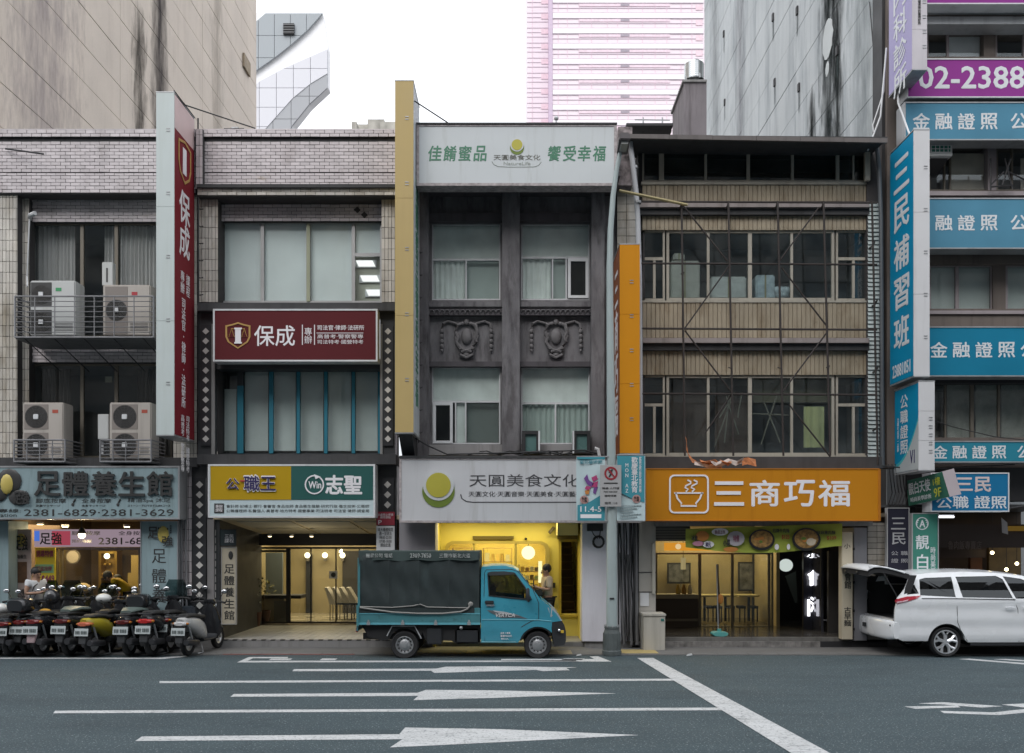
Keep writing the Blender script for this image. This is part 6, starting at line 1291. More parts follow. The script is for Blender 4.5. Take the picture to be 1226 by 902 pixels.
w_ = window(B5, 1118, 458, 1300, 526, 19.0, M['bronze'], 1.6, vs=[(1132, 460, 524, 2), (1164, 460, 524, 4), (1196, 460, 524, 2.5), (1230, 460, 524, 3)], glassm=glass('dusty_glass', (.88, .9, .89), 1.5, dirty=.35))
for (a, c) in ((1134, 1161), (1168, 1194), (1199, 1227)): bx('blind', pm('dusty_blind', (.46, .48, .45), .9, var=.4, vs=5), w_, a, 461, c, 524, 19.14, 19.15)
bx('wall', M['black'], B5, 1110, 452, XR, 459, 18.7, 18.9)
# sign bands
bluef = pm('blue_sign_face', (.008, .18, .30), .6, spec=.15, var=.15, vs=.9); 
blue_pale = pm('faded_blue_face', (.08, .235, .34), .6, spec=.15, var=.22, vs=.9)
mag = pm('magenta_face', (.26, .04, .25), .6, spec=.15, var=.12, vs=1)
whs = pm('white_sign_letter', (.66, .68, .70), .5, var=.05)
def band(label, a, b, c, d, Y, face, rim=None, chars='金融證照', x0=None, w_=20, gap=27, y0=None, y1=None, extra=None):
    t = signbox('sign_board', label, a, b, c, d, Y, Y + .4, face, rim or M['steel'], 1.4)
    for i, ch in enumerate(chars): text(ch, x0 + i * gap, y0, x0 + i * gap + w_, y1, Y, whs, t, .03)
    if extra:
        for i, ch in enumerate('公職證照'): text(ch, extra + i * gap, y0, extra + i * gap + w_, y1, Y, whs, t, .03)
    return t
t = band('magenta sign board cut by the top edge of the picture', 1108, -30, XR, 5, 18.2, mag, M['white_frame'], chars='')
t = band('magenta sign board with a large white phone number', 1086, 70, XR, 117, 18.15, mag, M['white_frame'], chars=''); text('02-2388', 1100, 80, 1226, 106, 18.15, whs, t, .04); text('1051', 1236, 80, 1304, 106, 18.15, whs, t, .04)
band('topmost faded blue sign board with white characters', 1083, 122, XR, 168, 18.2, blue_pale, x0=1093, y0=136, y1=155, extra=1210)
band('faded blue sign board with white characters below the green window air conditioner', 1108, 237, XR, 298, 18.2, blue_pale, x0=1093, y0=258, y1=276, extra=1210, gap=27)
band('deep blue sign board with white characters at mid height beside the large vertical blue sign', 1108, 391, XR, 451, 18.2, bluef, x0=1114, y0=410, y1=428, extra=1222)
band('narrow teal blue sign board with white characters under the dusty windows', 1115, 528, XR, 554, 18.15, pm('teal_blue_face', (.025, .21, .29), .6, spec=.15, var=.1), x0=1117, y0=534, y1=549, w_=17, gap=23.5, extra=1218)
t = signbox('sign_board', 'small bright blue sign with two lines of white characters behind the tilted green sign', 1114.5, 566, 1208.5, 613, 17.9, 18.3, pm('bright_blue_face', (.01, .15, .31), .6, spec=.15, var=.06), M['white_frame'], 1.4)
text('三民', 1145, 571.5, 1186, 589, 17.9, pm('pink_white', (.62, .52, .50), .5), t, .045); text('公職 證照', 1121, 594, 1205, 609, 17.9, whs, t, .025)
# window air conditioner
t = thing('window_air_conditioner', 'small window air conditioner with a green grid beside the top of the vertical blue sign', 'air conditioner', (X(1126, 18.5), 18.7, Z(188, 18.5)))
bx('casing', acw, t, 1112.5, 167.5, 1140.5, 187, 18.45, 19.1, bevel=.01); bx('grille', pm('green_grille', (.03, .16, .12), .6), t, 1115, 170, 1138, 182, 18.44, 18.45); m = MB()
for k in range(5): m.pb(1115 + k * 5, 169.5, 1115.6 + k * 5, 182.5, 18.43, 18.44)
for k in range(4): m.pb(1114.5, 170 + k * 4, 1138.5, 170.6 + k * 4, 18.425, 18.43)
m.build('grille_wire', M['white'], t); MB().prism([(18.5, Z(187, 18.5)), (19.1, Z(187, 18.5)), (19.1, Z(200, 18.5))], X(1116, 18.5), X(1137, 18.5), 'x').build('support', M['black'], t)
t = thing('clothes_bracket', 'black folded iron brackets in front of the windows under the topmost blue sign', 'bracket', (X(1200, 18.6), 18.7, Z(228, 18.6)))
for q in ((1186, 190, 1186, 228), (1186, 222, 1202, 206), (1186, 224, 1214, 222), (1203, 190, 1212, 226), (1206, 205, 1228, 216), (1210, 190, 1200, 222)): MB().cyl((X(q[0], 18.6), 18.6, Z(q[1], 18.6)), (X(q[2], 18.6), 18.6, Z(q[3], 18.6)), .018, 5).build('bar', M['black'], t)
# big projecting signs
edge = pm('sign_edge_white', (.60, .60, .61), .5, var=.06, streak=.3)
def proj_frame(t_x0, z0, z1):
    pass
t, x0, x1, z0, z1 = projecting('tall blue projecting sign with five large white characters and a phone number', 1094, 1113, 156, 450.5, -1, edge, pm('deep_blue_side', (.002, .235, .42), .6, spec=.15, var=.08))
for i, ch in enumerate('三民補習班'):
    h = (z1 - z0); zt = z1 - .32 - i * h * .166; side_text(ch, x0 - .002, -1, 17.66, 18.34, zt - .62, zt, whs, t, .035)
side_text('23881051', x0 - .002, -1, 17.6, 18.42, z0 + .12, z0 + .37, whs, t, .03, vertical=False)
MB().tube([(x0 + .1, 17.8, z1), (x0 + .02, 18.2, z1 + .9), (x0 + .15, 18.6, z1 + 2.3)], .018, 5).tube([(x0 - .1, 18.5, z1 + 2.2), (x0 - .2, 18.55, z1 + .8), (x0 - .45, 18.6, z1 + .1)], .02, 5).build('guy_wire', M['white'], t)
t, x0, x1, z0, z1 = projecting('short blue and white projecting sign with four characters below the tall blue one', 1100, 1119, 457, 563, -1, edge, pm('deep_blue_side', (.002, .235, .42), .6, spec=.15))
for i, ch in enumerate('公職證照'): zt = z1 - .16 - i * .31; side_text(ch, x0 - .002, -1, 17.93, 18.27, zt - .27, zt, whs, t, .02)
side_text('公職考試第一品牌', x0 - .002, -1, 18.35, 18.42, z0 + .45, z0 + 1.15, whs, t)
def side_poly(pts, xq, mat, par, name, th=.004):
    m = MB(); n = len(pts); m.add([(xq, y, z) for y, z in pts] + [(xq - th, y, z) for y, z in pts], [tuple(range(n)), tuple(range(2 * n - 1, n - 1, -1))] + [(i, (i + 1) % n, (i + 1) % n + n, i + n) for i in range(n)]); m.build(name, mat, par)
arc = [(18.55 - 1.08 * i / 10, z0 + .12 + .85 * (i / 10) ** 2) for i in range(11)]
side_poly(arc + [(17.47, z0 + .02), (18.55, z0 + .02)], x0 - .001, pm('pale_swoosh', (.42, .46, .47), .5), t, 'swoosh'); arc2 = arc + [(y, z + .07) for y, z in reversed(arc)]; side_poly(arc2, x0 - .0015, pm('aqua_line', (.05, .4, .45), .5), t, 'swoosh_line')
side_text('V1', x0 - .006, -1, 17.62, 17.82, z0 + .16, z0 + .42, nv, t, .02, vertical=False)
t, x0, x1, z0, z1 = projecting('lilac projecting clinic sign cut by the top of the picture', 1092.5, 1110, -60, 83, -1, pm('pink_white_edge', (.55, .52, .55), .5, streak=.25), pm('lilac_face', (.36, .32, .55), .5, var=.12))
for i, ch in enumerate('內科診所'): zt = Z(-40, 17.45) - i * .57; side_text(ch, x0 - .002, -1, 17.72, 18.3, zt - .5, zt, whs, t, .03)
vtext('健保特約醫院診所', 1099, 0, 1102.5, 30, 17.448, blk, t)
# tilted green sign
gt = thing('projecting_sign', 'small green projecting sign hanging askew with white end panel', 'sign', (X(1120, 17.8), 18, Z(600, 18)))
def P3(a, b, Y): return (X(a, Y), Y, Z(b, Y))
c_ = [P3(1128, 565, 17.3), P3(1137, 595, 17.3), P3(1151, 592, 17.3), P3(1142, 561, 17.3)]; f_ = [P3(1085, 576, 18.5), P3(1088, 606, 18.5), P3(1102, 603, 18.5), P3(1098, 573, 18.5)]
MB().add(c_ + f_, [(0, 1, 2, 3), (4, 5, 6, 7), (0, 3, 7, 4), (3, 2, 6, 7), (2, 1, 5, 6)]).build('sign_case', pm('pinkish_white', (.50, .44, .46), .5), gt)
MB().add([c_[0], c_[1], f_[1], f_[0]], [(0, 1, 2, 3)]).build('sign_face', pm('moss_face', (.045, .16, .11), .6, spec=.15), gt)
c0, c1, f0, f1 = Vector(c_[0]), Vector(c_[1]), Vector(f_[0]), Vector(f_[1]); u_ = (c0 - f0); v_ = (f0 - f1)
nn = u_.normalized().cross(v_.normalized()); sgn = 1 if nn.x < 0 else -1
def on_face(s, fa, fb, ga, gb, mat, bold=0): text_frame(s, f1 + u_ * fa + v_ * ga + nn * .004 * sgn, u_.normalized(), v_.normalized(), u_.length * (fb - fa), v_.length * (gb - ga), mat, gt, bold, .004)
on_face('靚白天使', .05, .66, .42, .88, whs, .02); on_face('時尚美學診所', .08, .66, .12, .3, whs); on_face('9F', .74, .93, .12, .45, pm('lime_letter', (.4, .42, .03), .5), .02); on_face('1樓', .74, .93, .55, .85, pm('lime_letter', (.4, .42, .03), .5), .01)
# hanging vertical boards
t = signbox('sign_board', 'dark upright board with white characters left of the green upright board', 1062, 608, 1089, 700, 18.2, 18.32, pm('black_blue_face', (.022, .022, .035), .6, spec=.15), M['alu'], 1); text('三', 1067, 620, 1084, 634, 18.2, pm('grey_letter', (.35, .35, .36), .5), t, .02); text('民', 1068, 638, 1084, 652, 18.2, MATS['grey_letter'], t, .02); text('公 職', 1067, 660, 1087, 665, 18.2, MATS['grey_letter'], t); text('證 照', 1067, 669, 1087, 674, 18.2, MATS['grey_letter'], t)
t = signbox('sign_board', 'green upright board with white characters and a round emblem behind the white car', 1092, 614.5, 1124, 690, 18.1, 18.22, pm('board_green', (.05, .20, .155), .6, spec=.15), M['alu'], 1)
k_ = 18.1 / F0; MB().lathe([(6.6 * k_, 0), (7.6 * k_, 0), (7.6 * k_, -.008), (6.6 * k_, -.008), (6.6 * k_, 0)], (X(1104, 18.1), 18.1, Z(627, 18.1)), 'y', 24).build('ring_emblem', whs, t); text('A', 1101, 623, 1107.5, 631.5, 18.1, whs, t, .04); m = MB()
for s in (-1, 1):
    for j in range(3): m.tube([(X(1104 + s * (4 + j * .9), 18.095), 18.095, Z(623 + j * 2.4, 18.1)), (X(1104 + s * 7, 18.095), 18.095, Z(625 + j * 2, 18.1))], .008, 4)
m.build('wing_emblem', whs, t)
text('靚', 1096.5, 641, 1112, 657.5, 18.1, whs, t, .02); text('白', 1098, 664, 1111, 681, 18.1, whs, t, .02); vtext('時尚美學', 1114, 655, 1120, 688, 18.1, whs, t, .01)
# ground floor dark shop
wb('ceiling', M['black'], B5, X(1062, 18.6), X(XR, 18.6), 18.5, 22, 2.95, 3.0); wb('step', M['concrete'], B5, X(1062, 18.6) + .01, X(XR, 18.6), 18.62, 25, 0, .18)
MB().box(X(1062, 18.6), X(XR, 18.6), 21.9, 22, .18, 3).build('interior_wall', pm('dark_shop_wall', (.055, .038, .025), .8, var=.6, vs=2), B5)
bx('fascia', M['black'], B5, 1084, 560, XR, 600, 18.75, 19.2); bx('column', M['black'], B5, 1084, 600, 1096, 770, 18.65, 19.2)
bx('shop_beam', pm('dark_wood', (.05, .03, .022), .6), B5, 1100, 628, XR, 656, 19.8, 19.95); bx('wall_lettering_board', pm('dark_wood2', (.06, .035, .025), .6), B5, 1100, 656, 1180, 668, 20.3, 20.35); text('魯肉飯專賣店', 1135, 648, 1175, 658, 19.8, pm('bronze_letter', (.16, .12, .10), .6), B5, .02)
bx('lit_panel', em('dim_amber', (.5, .3, .06), .22), B5, 1207, 630, 1260, 636, 19.7, 19.75); bx('inner_panel', pm('rust_panel', (.16, .06, .02), .7), B5, 1162, 668, 1176, 690, 20.5, 20.6); bx('inner_panel', pm('amber_panel', (.16, .11, .04), .7, var=.5, vs=4), B5, 1184, 655, 1222, 690, 21.5, 21.6)
t = thing('tube_light', 'white fluorescent tube under the small bright blue sign', 'light', (X(1131, 19), 19, 2.9)); MB().cyl((X(1123, 19), 19, Z(619, 19)), (X(1142, 19), 19, Z(619, 19)), .022, 8).build('tube', em('tube_white', (.95, .95, 1), 3), t); MB().pb(1123, 616, 1142, 618, 19, 19.05).build('housing', M['white'], t)
for (a, b, lab) in ((1217.5, 675, 'brightest warm lamp deep in the dark shop above the white car'), (1205, 682, 'faint warm lamp low in the dark shop'), (1188, 662, 'small amber lamp in the dark shop')):
    t = thing('pendant_lamp', lab, 'lamp', (X(a, 20), 20, Z(b, 20)), 'small lamps in the dark shop'); MB().ball((X(a, 20), 20, Z(b, 20)), .04).build('bulb', bulb, t, smooth=True); MB().cyl((X(a, 20), 20, Z(b, 20) + .03), (X(a, 20), 20, 2.95), .006, 4).build('cord', M['black'], t)
t = thing('cloth_banner', 'small grey cloth hanging inside the dark shop entrance', 'cloth', (X(1203, 19.3), 19.3, 1.5)); MB().prism([(X(1199, 19.3), Z(620, 19.3)), (X(1206, 19.3), Z(626, 19.3)), (X(1207, 19.3), Z(640, 19.3)), (X(1200, 19.3), Z(638, 19.3))], 19.3, 19.31).build('cloth', M['curtain'], t)
lamp('AREA', (X(1200, 21), 20.8, 2.9), 3, (1, .6, .25), 1.5, 1, name='shop_light')
m = MB()
for k in range(6): a = 1064 + k * 4; m.tube([(X(a, 18.5), 18.5, Z(556, 18.5)), (X(a + 1, 18.5), 18.45, Z(575 + k * 2, 18.5)), (X(a + 3, 18.6), 18.55, Z(590, 18.5)), (X(a - 1, 18.5), 18.5, Z(607, 18.5))], .011, 4)
m.tube([(X(1056, 18.3), 18.3, Z(558, 18.3)), (X(1100, 18.3), 18.3, Z(562, 18.3)), (X(1215, 18.4), 18.4, Z(556, 18.3))], .014, 4)
m.build('cable_bundle', M['cable'], None, kind='stuff', label='tangled black cables beside the right end of the orange sign')
t = thing('cable', 'thin cable sagging across the dusty windows at the right', 'cable', (X(1150, 18.5), 18.5, Z(510, 18.5))); MB().tube([(X(1119, 18.5), 18.5, Z(504, 18.5)), (X(1140, 18.5), 18.5, Z(511, 18.5)), (X(1190, 18.5), 18.5, Z(523, 18.5)), (X(1226, 18.5), 18.5, Z(527, 18.5))], .01, 4).build('wire', M['cable'], t)
t = thing('cable', 'thin cable slanting down beside the bright blue sign at the right edge', 'cable', (X(1215, 18), 18, Z(600, 18))); MB().tube([(X(1208, 18), 18, Z(609, 18)), (X(1226, 18), 18, Z(606, 18)), (X(1250, 18), 18, Z(600, 18))], .012, 4).build('wire', M['cable'], t)

# ================================================================ towers behind
def side_wall_tower(name, label, Xp, ya, yb, zt, mat, sgn, h0, nlen, jm):
    "tall concrete block whose side faces the gap; built of panels with open joints"
    t = thing(name, label, 'building', (Xp, (ya + yb) / 2, 0)); w_ = 14 * sgn
    MB().box(Xp + .06 * sgn, Xp + w_, ya, yb, 0, zt).build('core', jm, t)
    L_ = (yb - ya) / nlen; rows = int((zt - 6) / h0)
    me = MB().box(0, .05 * sgn, .012, L_ - .012, .012, h0 - .012).mesh('wall_panel')
    for r_ in range(rows):
        for k in range(nlen): piece('wall_panel', me, (Xp + random.uniform(0, .008) * sgn, ya + k * L_, 6 + r_ * h0), t, mat)
    MB().box(Xp + .02 * sgn, Xp + w_, ya - .05, ya - .002, 0, zt).build('front_wall', mat, t); MB().box(Xp + .02 * sgn, Xp + w_, yb + .002, yb + .05, 0, zt).build('rear_wall', mat, t)
    return t
tan = pm('tan_panel', (.64, .56, .485), .85, var=.16, vs=.5, streak=.4, sscale=(1.4, 1.0, .12), thr=(.5, .8), dirt=(.62, .58, .56), speck=.05, ss=20)
jn = pm('panel_joint', (.07, .065, .06), .9)
T1 = side_wall_tower('concrete_tower', 'tall beige concrete block at the upper left with slanting panel joints', -13, 21.5, 44.6, 34, tan, -1, 1.12, 3, jn)
wear(tan, (1, 2.5, .35), .55, .75, (.8, .78, .76), .6)
soot = pm('soot_stain', (.06, .055, .055), .95, var=.8, vs=3)
def stain_mat(name, col, cy, wy, zb, zt, edge=1.4, mx_a=.85):
    "soot patch with ragged transparent edges, shaped on the wall's own coordinates"
    m, t, o = _base(name); N = t.nodes.new; L = t.links.new
    g = N('ShaderNodeNewGeometry'); mp = N('ShaderNodeMapping'); mp.inputs['Scale'].default_value = (1, 2.2, .5); L(g.outputs['Position'], mp.inputs[0])
    n = N('ShaderNodeTexNoise'); n.inputs['Scale'].default_value = 1.6; n.inputs['Detail'].default_value = 8; n.inputs['Roughness'].default_value = .7; L(mp.outputs[0], n.inputs[0])
    s = N('ShaderNodeSeparateXYZ'); L(g.outputs['Position'], s.inputs[0])
    def M_(op, a, b):
        q = N('ShaderNodeMath'); q.operation = op
        for i, v in enumerate((a, b)):
            if isinstance(v, (int, float)): q.inputs[i].default_value = v
            elif v is not None: L(v, q.inputs[i])
        return q.outputs[0]
    dy = M_('DIVIDE', M_('ABSOLUTE', M_('SUBTRACT', s.outputs[1], cy), 0), wy)
    dz = M_('DIVIDE', M_('ABSOLUTE', M_('SUBTRACT', s.outputs[2], (zb + zt) / 2), 0), (zt - zb) / 2)
    f = M_('SUBTRACT', M_('SUBTRACT', M_('ADD', 1.0, M_('MULTIPLY', M_('SUBTRACT', n.outputs[0], .5), edge * 2)), dy), M_('POWER', dz, 6))
    r = N('ShaderNodeMapRange'); r.inputs[1].default_value = .05; r.inputs[2].default_value = 1.3; r.inputs[4].default_value = mx_a; L(f, r.inputs[0])
    d = N('ShaderNodeBsdfDiffuse'); d.inputs[0].default_value = (*col, 1); tr = N('ShaderNodeBsdfTransparent'); mx = N('ShaderNodeMixShader')
    L(r.outputs[0], mx.inputs[0]); L(tr.outputs[0], mx.inputs[1]); L(d.outputs[0], mx.inputs[2]); L(mx.outputs[0], o.inputs[0]); MATS[name] = m; return m
def stain(t, Xp, sgn, y0, y1, z0, z1, col, name, edge=1.4, off=.004, mx_a=.85):
    MB().add([(Xp - off * sgn, y0, z0), (Xp - off * sgn, y1, z0), (Xp - off * sgn, y1, z1), (Xp - off * sgn, y0, z1)], [(0, 1, 2, 3)]).build('stain', stain_mat(name, col, (y0 + y1) / 2, (y1 - y0) / 2, z0, z1, edge, mx_a), t)
Ys = 13 * F0 / (616 - 192); stain(T1, -13, -1, Ys - 1.0, Ys + .9, 12, 26, (.05, .045, .05), 'soot_a', 1.0, mx_a=.85)
Ys = 13 * F0 / (616 - 167); stain(T1, -13, -1, Ys - .7, Ys + .7, 13, 21, (.10, .09, .08), 'soot_b', 1.6)
Ys = 13 * F0 / (616 - 260); stain(T1, -13, -1, Ys - 1.0, Ys + 1.0, 17, 31, (.2, .18, .15), 'soot_c', 1.5, .005, .3)
stain(T1, -13, -1, 22, 27, 9, 22, (.30, .26, .30), 'soot_d', 1.8, .006, .35)
t = thing('small_hatch', 'rusty hatch on the beige tower wall near its far edge', 'hatch', (-13, 13 * F0 / (616 - 294), 16)); yq = 13 * F0 / (616 - 294)
MB().box(-12.99, -12.9, yq - .5, yq + .5, Z(86, yq), Z(70, yq)).build('hatch_plate', pm('rust_tan', (.30, .24, .17), .8, var=.6, vs=5), t)
gry = pm('grey_panel', (.52, .55, .56), .85, var=.16, vs=.4, streak=.6, sscale=(1.4, .9, .1), thr=(.45, .8), dirt=(.42, .45, .48), speck=.05, ss=20)
wear(gry, (1, 2.2, .3), .5, .68, (.66, .68, .70), .9); T2 = side_wall_tower('concrete_tower', 'tall grey concrete block at the upper right with black soot stains', 9.3, 22.2, 43.4, 34, gry, 1, 1.3, 3, jn)
for k, (px, w_, z0, z1, col) in enumerate(((992, 1.0, 11, 27, (.025, .03, .03)), (972, .45, 11, 16.5, (.02, .022, .022)), (1003, .55, 11, 22, (.03, .034, .034)), (886, 1.0, 14, 36, (.18, .17, .20)), (1035, 1.3, 10, 24, (.22, .25, .25)), (856, 1.2, 16, 40, (.22, .23, .24)))):
    yq = 9.3 * F0 / (px - 616); stain(T2, 9.3, 1, yq - w_, yq + w_, z0, z1, col, 'soot_e%d' % k, 1.5, .004 + .0015 * k, .95 if k < 3 else .38)
yq = 9.3 * F0 / (991.5 - 616); t = T2
m = MB(); n = 18; zc = Z(47, yq); vs_ = [(9.28, yq + .42 * math.cos(2 * math.pi * i / n) * (1 + .1 * math.sin(3 * i)), zc + .58 * math.sin(2 * math.pi * i / n)) for i in range(n)]
m.add(vs_ + [(9.3, y, z) for x, y, z in vs_], [tuple(range(n))] + [(i, (i + 1) % n, (i + 1) % n + n, i + n) for i in range(n)]); m.ball((9.29, yq + .05, Z(82, yq)), .16, (.1, 1, 1.4), 8); m.build('bare_patch', pm('bare_patch', (.55, .58, .58), .8), t)
for (px, py) in ((926, 20), (955, 12), (928, 98), (957, 104), (867, 40), (868, 122), (1003, 60)):
    yq = 9.3 * F0 / (px - 616); MB().box(9.25, 9.3, yq - .07, yq + .07, Z(py, yq) - .16, Z(py, yq) + .1).build('vent_hole', M['black'], t); stain(t, 9.3, 1, yq - .12, yq + .12, Z(py, yq) - .9, Z(py, yq), (.08, .1, .1), 'drip_%d' % px, .6, .012)
m = MB().tube([(9.26, 9.3 * F0 / (1043 - 616), Z(0, 23)), (9.26, 9.3 * F0 / (1050 - 616), Z(90, 22.7)), (9.26, 9.3 * F0 / (1052 - 616), Z(155, 22.5))], .015, 4); m.build('wall_cable', M['cable'], t)
t = thing('cable', 'white cable dangling beside the upper end of the tall blue sign', 'cable', (X(1050, 19), 19, Z(158, 19))); MB().tube([(X(1060, 19), 19, Z(66, 19)), (X(1058, 19), 19, Z(110, 19)), (X(1050, 19), 19, Z(135, 19)), (X(1045, 19), 19, Z(150, 19)), (X(1046, 19), 19, Z(158, 19))], .016, 5).build('wire', M['white'], t)
bx('pier', M['black'], B5, 1056, -60, 1064, 560, 19.0, 19.5)
# stair block and water tank on the roof
t = thing('roof_block', 'stained concrete stair block on the roof below the water tank', 'roof block', (X(826, 26), 26.9, 10)); ya, yb = 26, 27.9
xa, xb = X(819, 26), X(846, 26); MB().box(xa, xb, ya, yb, 9, Z(99, 26)).build('wall', pm('stained_concrete', (.20, .18, .19), .9, var=.3, vs=1.2, streak=.8, sscale=(4, 4, .4)), t); MB().box(xa - .05, xb, ya - .05, yb + .05, Z(99, 26) + .002, Z(98, 26) + .04).build('cap', M['concrete'], t)
t = thing('water_tank', 'shiny steel water tank standing on the concrete roof block', 'water tank', (X(831, 27), 27, Z(98, 27)))
r_ = 11.5 * 27 / F0; zb = Z(98, 27) + .02; zt = Z(78, 27)
m = MB(); prof = [(r_, 0)]
for i in range(8): prof += [(r_, .02 + i * (zt - zb) / 8), (r_ * 1.025, .04 + i * (zt - zb) / 8), (r_, .06 + i * (zt - zb) / 8)]
prof += [(r_, zt - zb), (r_ * .6, zt - zb + .1), (0, zt - zb + .12)]; m.lathe(prof, (X(831, 27), 27, zb), 'z', 24).build('tank_body', pm('steel_bright', (.6, .62, .62), .22, .9), t, smooth=True); m = MB()
for i in range(4): a = i * math.pi / 2 + .4; m.cyl((X(831, 27) + r_ * math.cos(a), 27 + r_ * math.sin(a), zb - .03), (X(831, 27) + r_ * math.cos(a), 27 + r_ * math.sin(a), zb + .1), .03, 5)
m.build('tank_foot', M['steel'], t)
# roof rubble left of the yellow sign
t = thing('roof_rubble', 'pale broken roof structure peeping over the parapet left of the ochre sign', 'roof debris', (X(450, 24), 24, 10.5))
for (a, b, c, d) in ((421, 146, 427, 156), (427, 149, 445, 156), (440, 143, 460, 156), (455, 146, 474, 156)): bx('rubble_piece', pm('pale_rubble', (.50, .48, .43), .9, var=.6, vs=3), t, a, b, c, d, 24 + random.uniform(0, .8), 25.5)
t = thing('floodlight', 'black lamp arm lying on the parapet near the red sign wire', 'lamp', (X(280, 18.7), 18.7, Z(155, 18.7))); bx('arm', M['black'], t, 268, 153.6, 292, 155, 18.6, 18.65); bx('lamp_head', M['steel'], t, 277, 152, 285, 153.6, 18.58, 18.66)
# white curved building far left
W1 = thing('modern_building', 'white angular modern building with grey and pale panels behind the tiled houses', 'building', (X(345, 75), 80, 0)); Yw = 75
whm = pm('bright_white_cladding', (.86, .86, .87), .5, var=.02)
MB().prism([(X(a, Yw), Z(b, Yw)) for a, b in ((288, 15.5), (386.5, 15.5), (393, 58), (393, 105.5), (371, 126), (351, 151), (340, 176), (288, 176))], Yw, Yw + .9).build('white_shell', whm, W1)
def facade(name, pts, mat, Y, gx, gz):
    o = MB().prism([(X(a, Y), Z(b, Y)) for a, b in pts], Y, Y + .4).build(name, mat, W1); return o
def panels(pts, mat, Y, nx, nz, name):
    "clip a grid of panels to a polygon, each its own panel"
    xs = [p[0] for p in pts]; ys = [p[1] for p in pts]; x0, x1, y0, y1 = min(xs), max(xs), min(ys), max(ys)
    for i in range(nx):
        for j in range(nz):
            bm = bmesh.new(); f = bm.faces.new([bm.verts.new((X(a, Y), Y, Z(b, Y))) for a, b in pts])
            for (co, no) in (((X(x0 + (x1 - x0) * i / nx, Y), 0, 0), (-1, 0, 0)), ((X(x0 + (x1 - x0) * (i + 1) / nx, Y), 0, 0), (1, 0, 0)), ((0, 0, Z(y0 + (y1 - y0) * j / nz, Y)), (0, 0, 1)), ((0, 0, Z(y0 + (y1 - y0) * (j + 1) / nz, Y)), (0, 0, -1))):
                co = tuple(c - q * .02 for c, q in zip(co, no)); bmesh.ops.bisect_plane(bm, geom=bm.verts[:] + bm.edges[:] + bm.faces[:], plane_co=co, plane_no=no, clear_outer=True)
            if bm.faces:
                r = bmesh.ops.extrude_face_region(bm, geom=bm.faces[:]); [setattr(v, 'co', v.co + Vector((0, .15, 0))) for v in r['geom'] if isinstance(v, bmesh.types.BMVert)]
                bmesh.ops.recalc_face_normals(bm, faces=bm.faces[:]); me = bpy.data.meshes.new(name); bm.to_mesh(me); me.materials.append(mat); o = bpy.data.objects.new(name, me); COL.objects.link(o); attach(o, W1)
            bm.free()
dk = pm('far_joint', (.50, .53, .56), .8); g1 = pm('far_grey_panel', (.36, .39, .41), .6, var=.05); g2 = pm('far_pale_panel', (.66, .66, .70), .5, var=.04); g3 = pm('far_shadow_panel', (.38, .39, .41), .6, var=.05)
pA = [(290, 40), (318, 16), (386, 16), (368, 36), (350, 52), (330, 68), (290, 96)]; pB = [(290, 120), (310, 98), (340, 82), (392, 59), (392, 88), (372, 100), (350, 118), (318, 154), (300, 170), (290, 175)]; pC = [(392, 88), (392, 105), (370, 125), (350, 150), (340, 170), (305, 170), (318, 154), (350, 118), (372, 100)]
for p_, mt, nx, nz, Y in ((pA, g1, 5, 3, Yw - .3), (pB, g2, 5, 5, Yw - .3), (pC, g3, 4, 3, Yw - .25)): facade('panel_back', p_, dk, Y + .16, 0, 0); panels(p_, mt, Y, nx, nz, 'wall_panel')
bx('vent_grille', M['black'], W1, 339, 28, 352, 41, Yw - .5, Yw - .3); m = MB()
for k in range(4): m.pb(339, 29 + 3 * k, 352, 30 + 3 * k, Yw - .56, Yw - .5)
m.build('vent_slat', pm('dim_slat', (.15, .15, .15), .6), W1)
# pink tower far behind
T3 = thing('skyscraper', 'tall pale pink skyscraper with many window bands behind the rooftops', 'building', (X(740, 226), 240, 0)); Yt = 226
pkm = pm('pink_stone', (.85, .74, .79), .5, var=.03); whp = pm('pale_pink_band', (.88, .83, .86), .5, var=.02); lnp = pm('rose_joint', (.58, .48, .55), .6); pnk = pm('rose_window', (.82, .62, .68), .4); grw = pm('grey_window', (.36, .31, .36), .4)  # very pale tones put the distant haze into the tower's colours
MB().box(X(661, Yt), X(850, Yt), Yt, Yt + 30, 0, Z(-120, Yt)).box(X(631, Yt + 4), X(661, Yt), Yt + 4, Yt + 30, 0, Z(-120, Yt)).build('tower_core', pkm, T3)
per = 18.3; k0 = Z(0, Yt) - Z(per, Yt); mk_ = lambda a, c, Y, z0, z1, nm, mat, off: MB().box(X(a, Y), X(c, Y), Y - off, Y - off + .05 + .001, z0, z1)
bandm = MB(); linem = MB(); 
me_w = MB().box(X(661.8, Yt), X(842, Yt), Yt - .25, Yt, -.75 * k0 / 4, .75 * k0 / 4 * .0 + .15).mesh('floor_band')
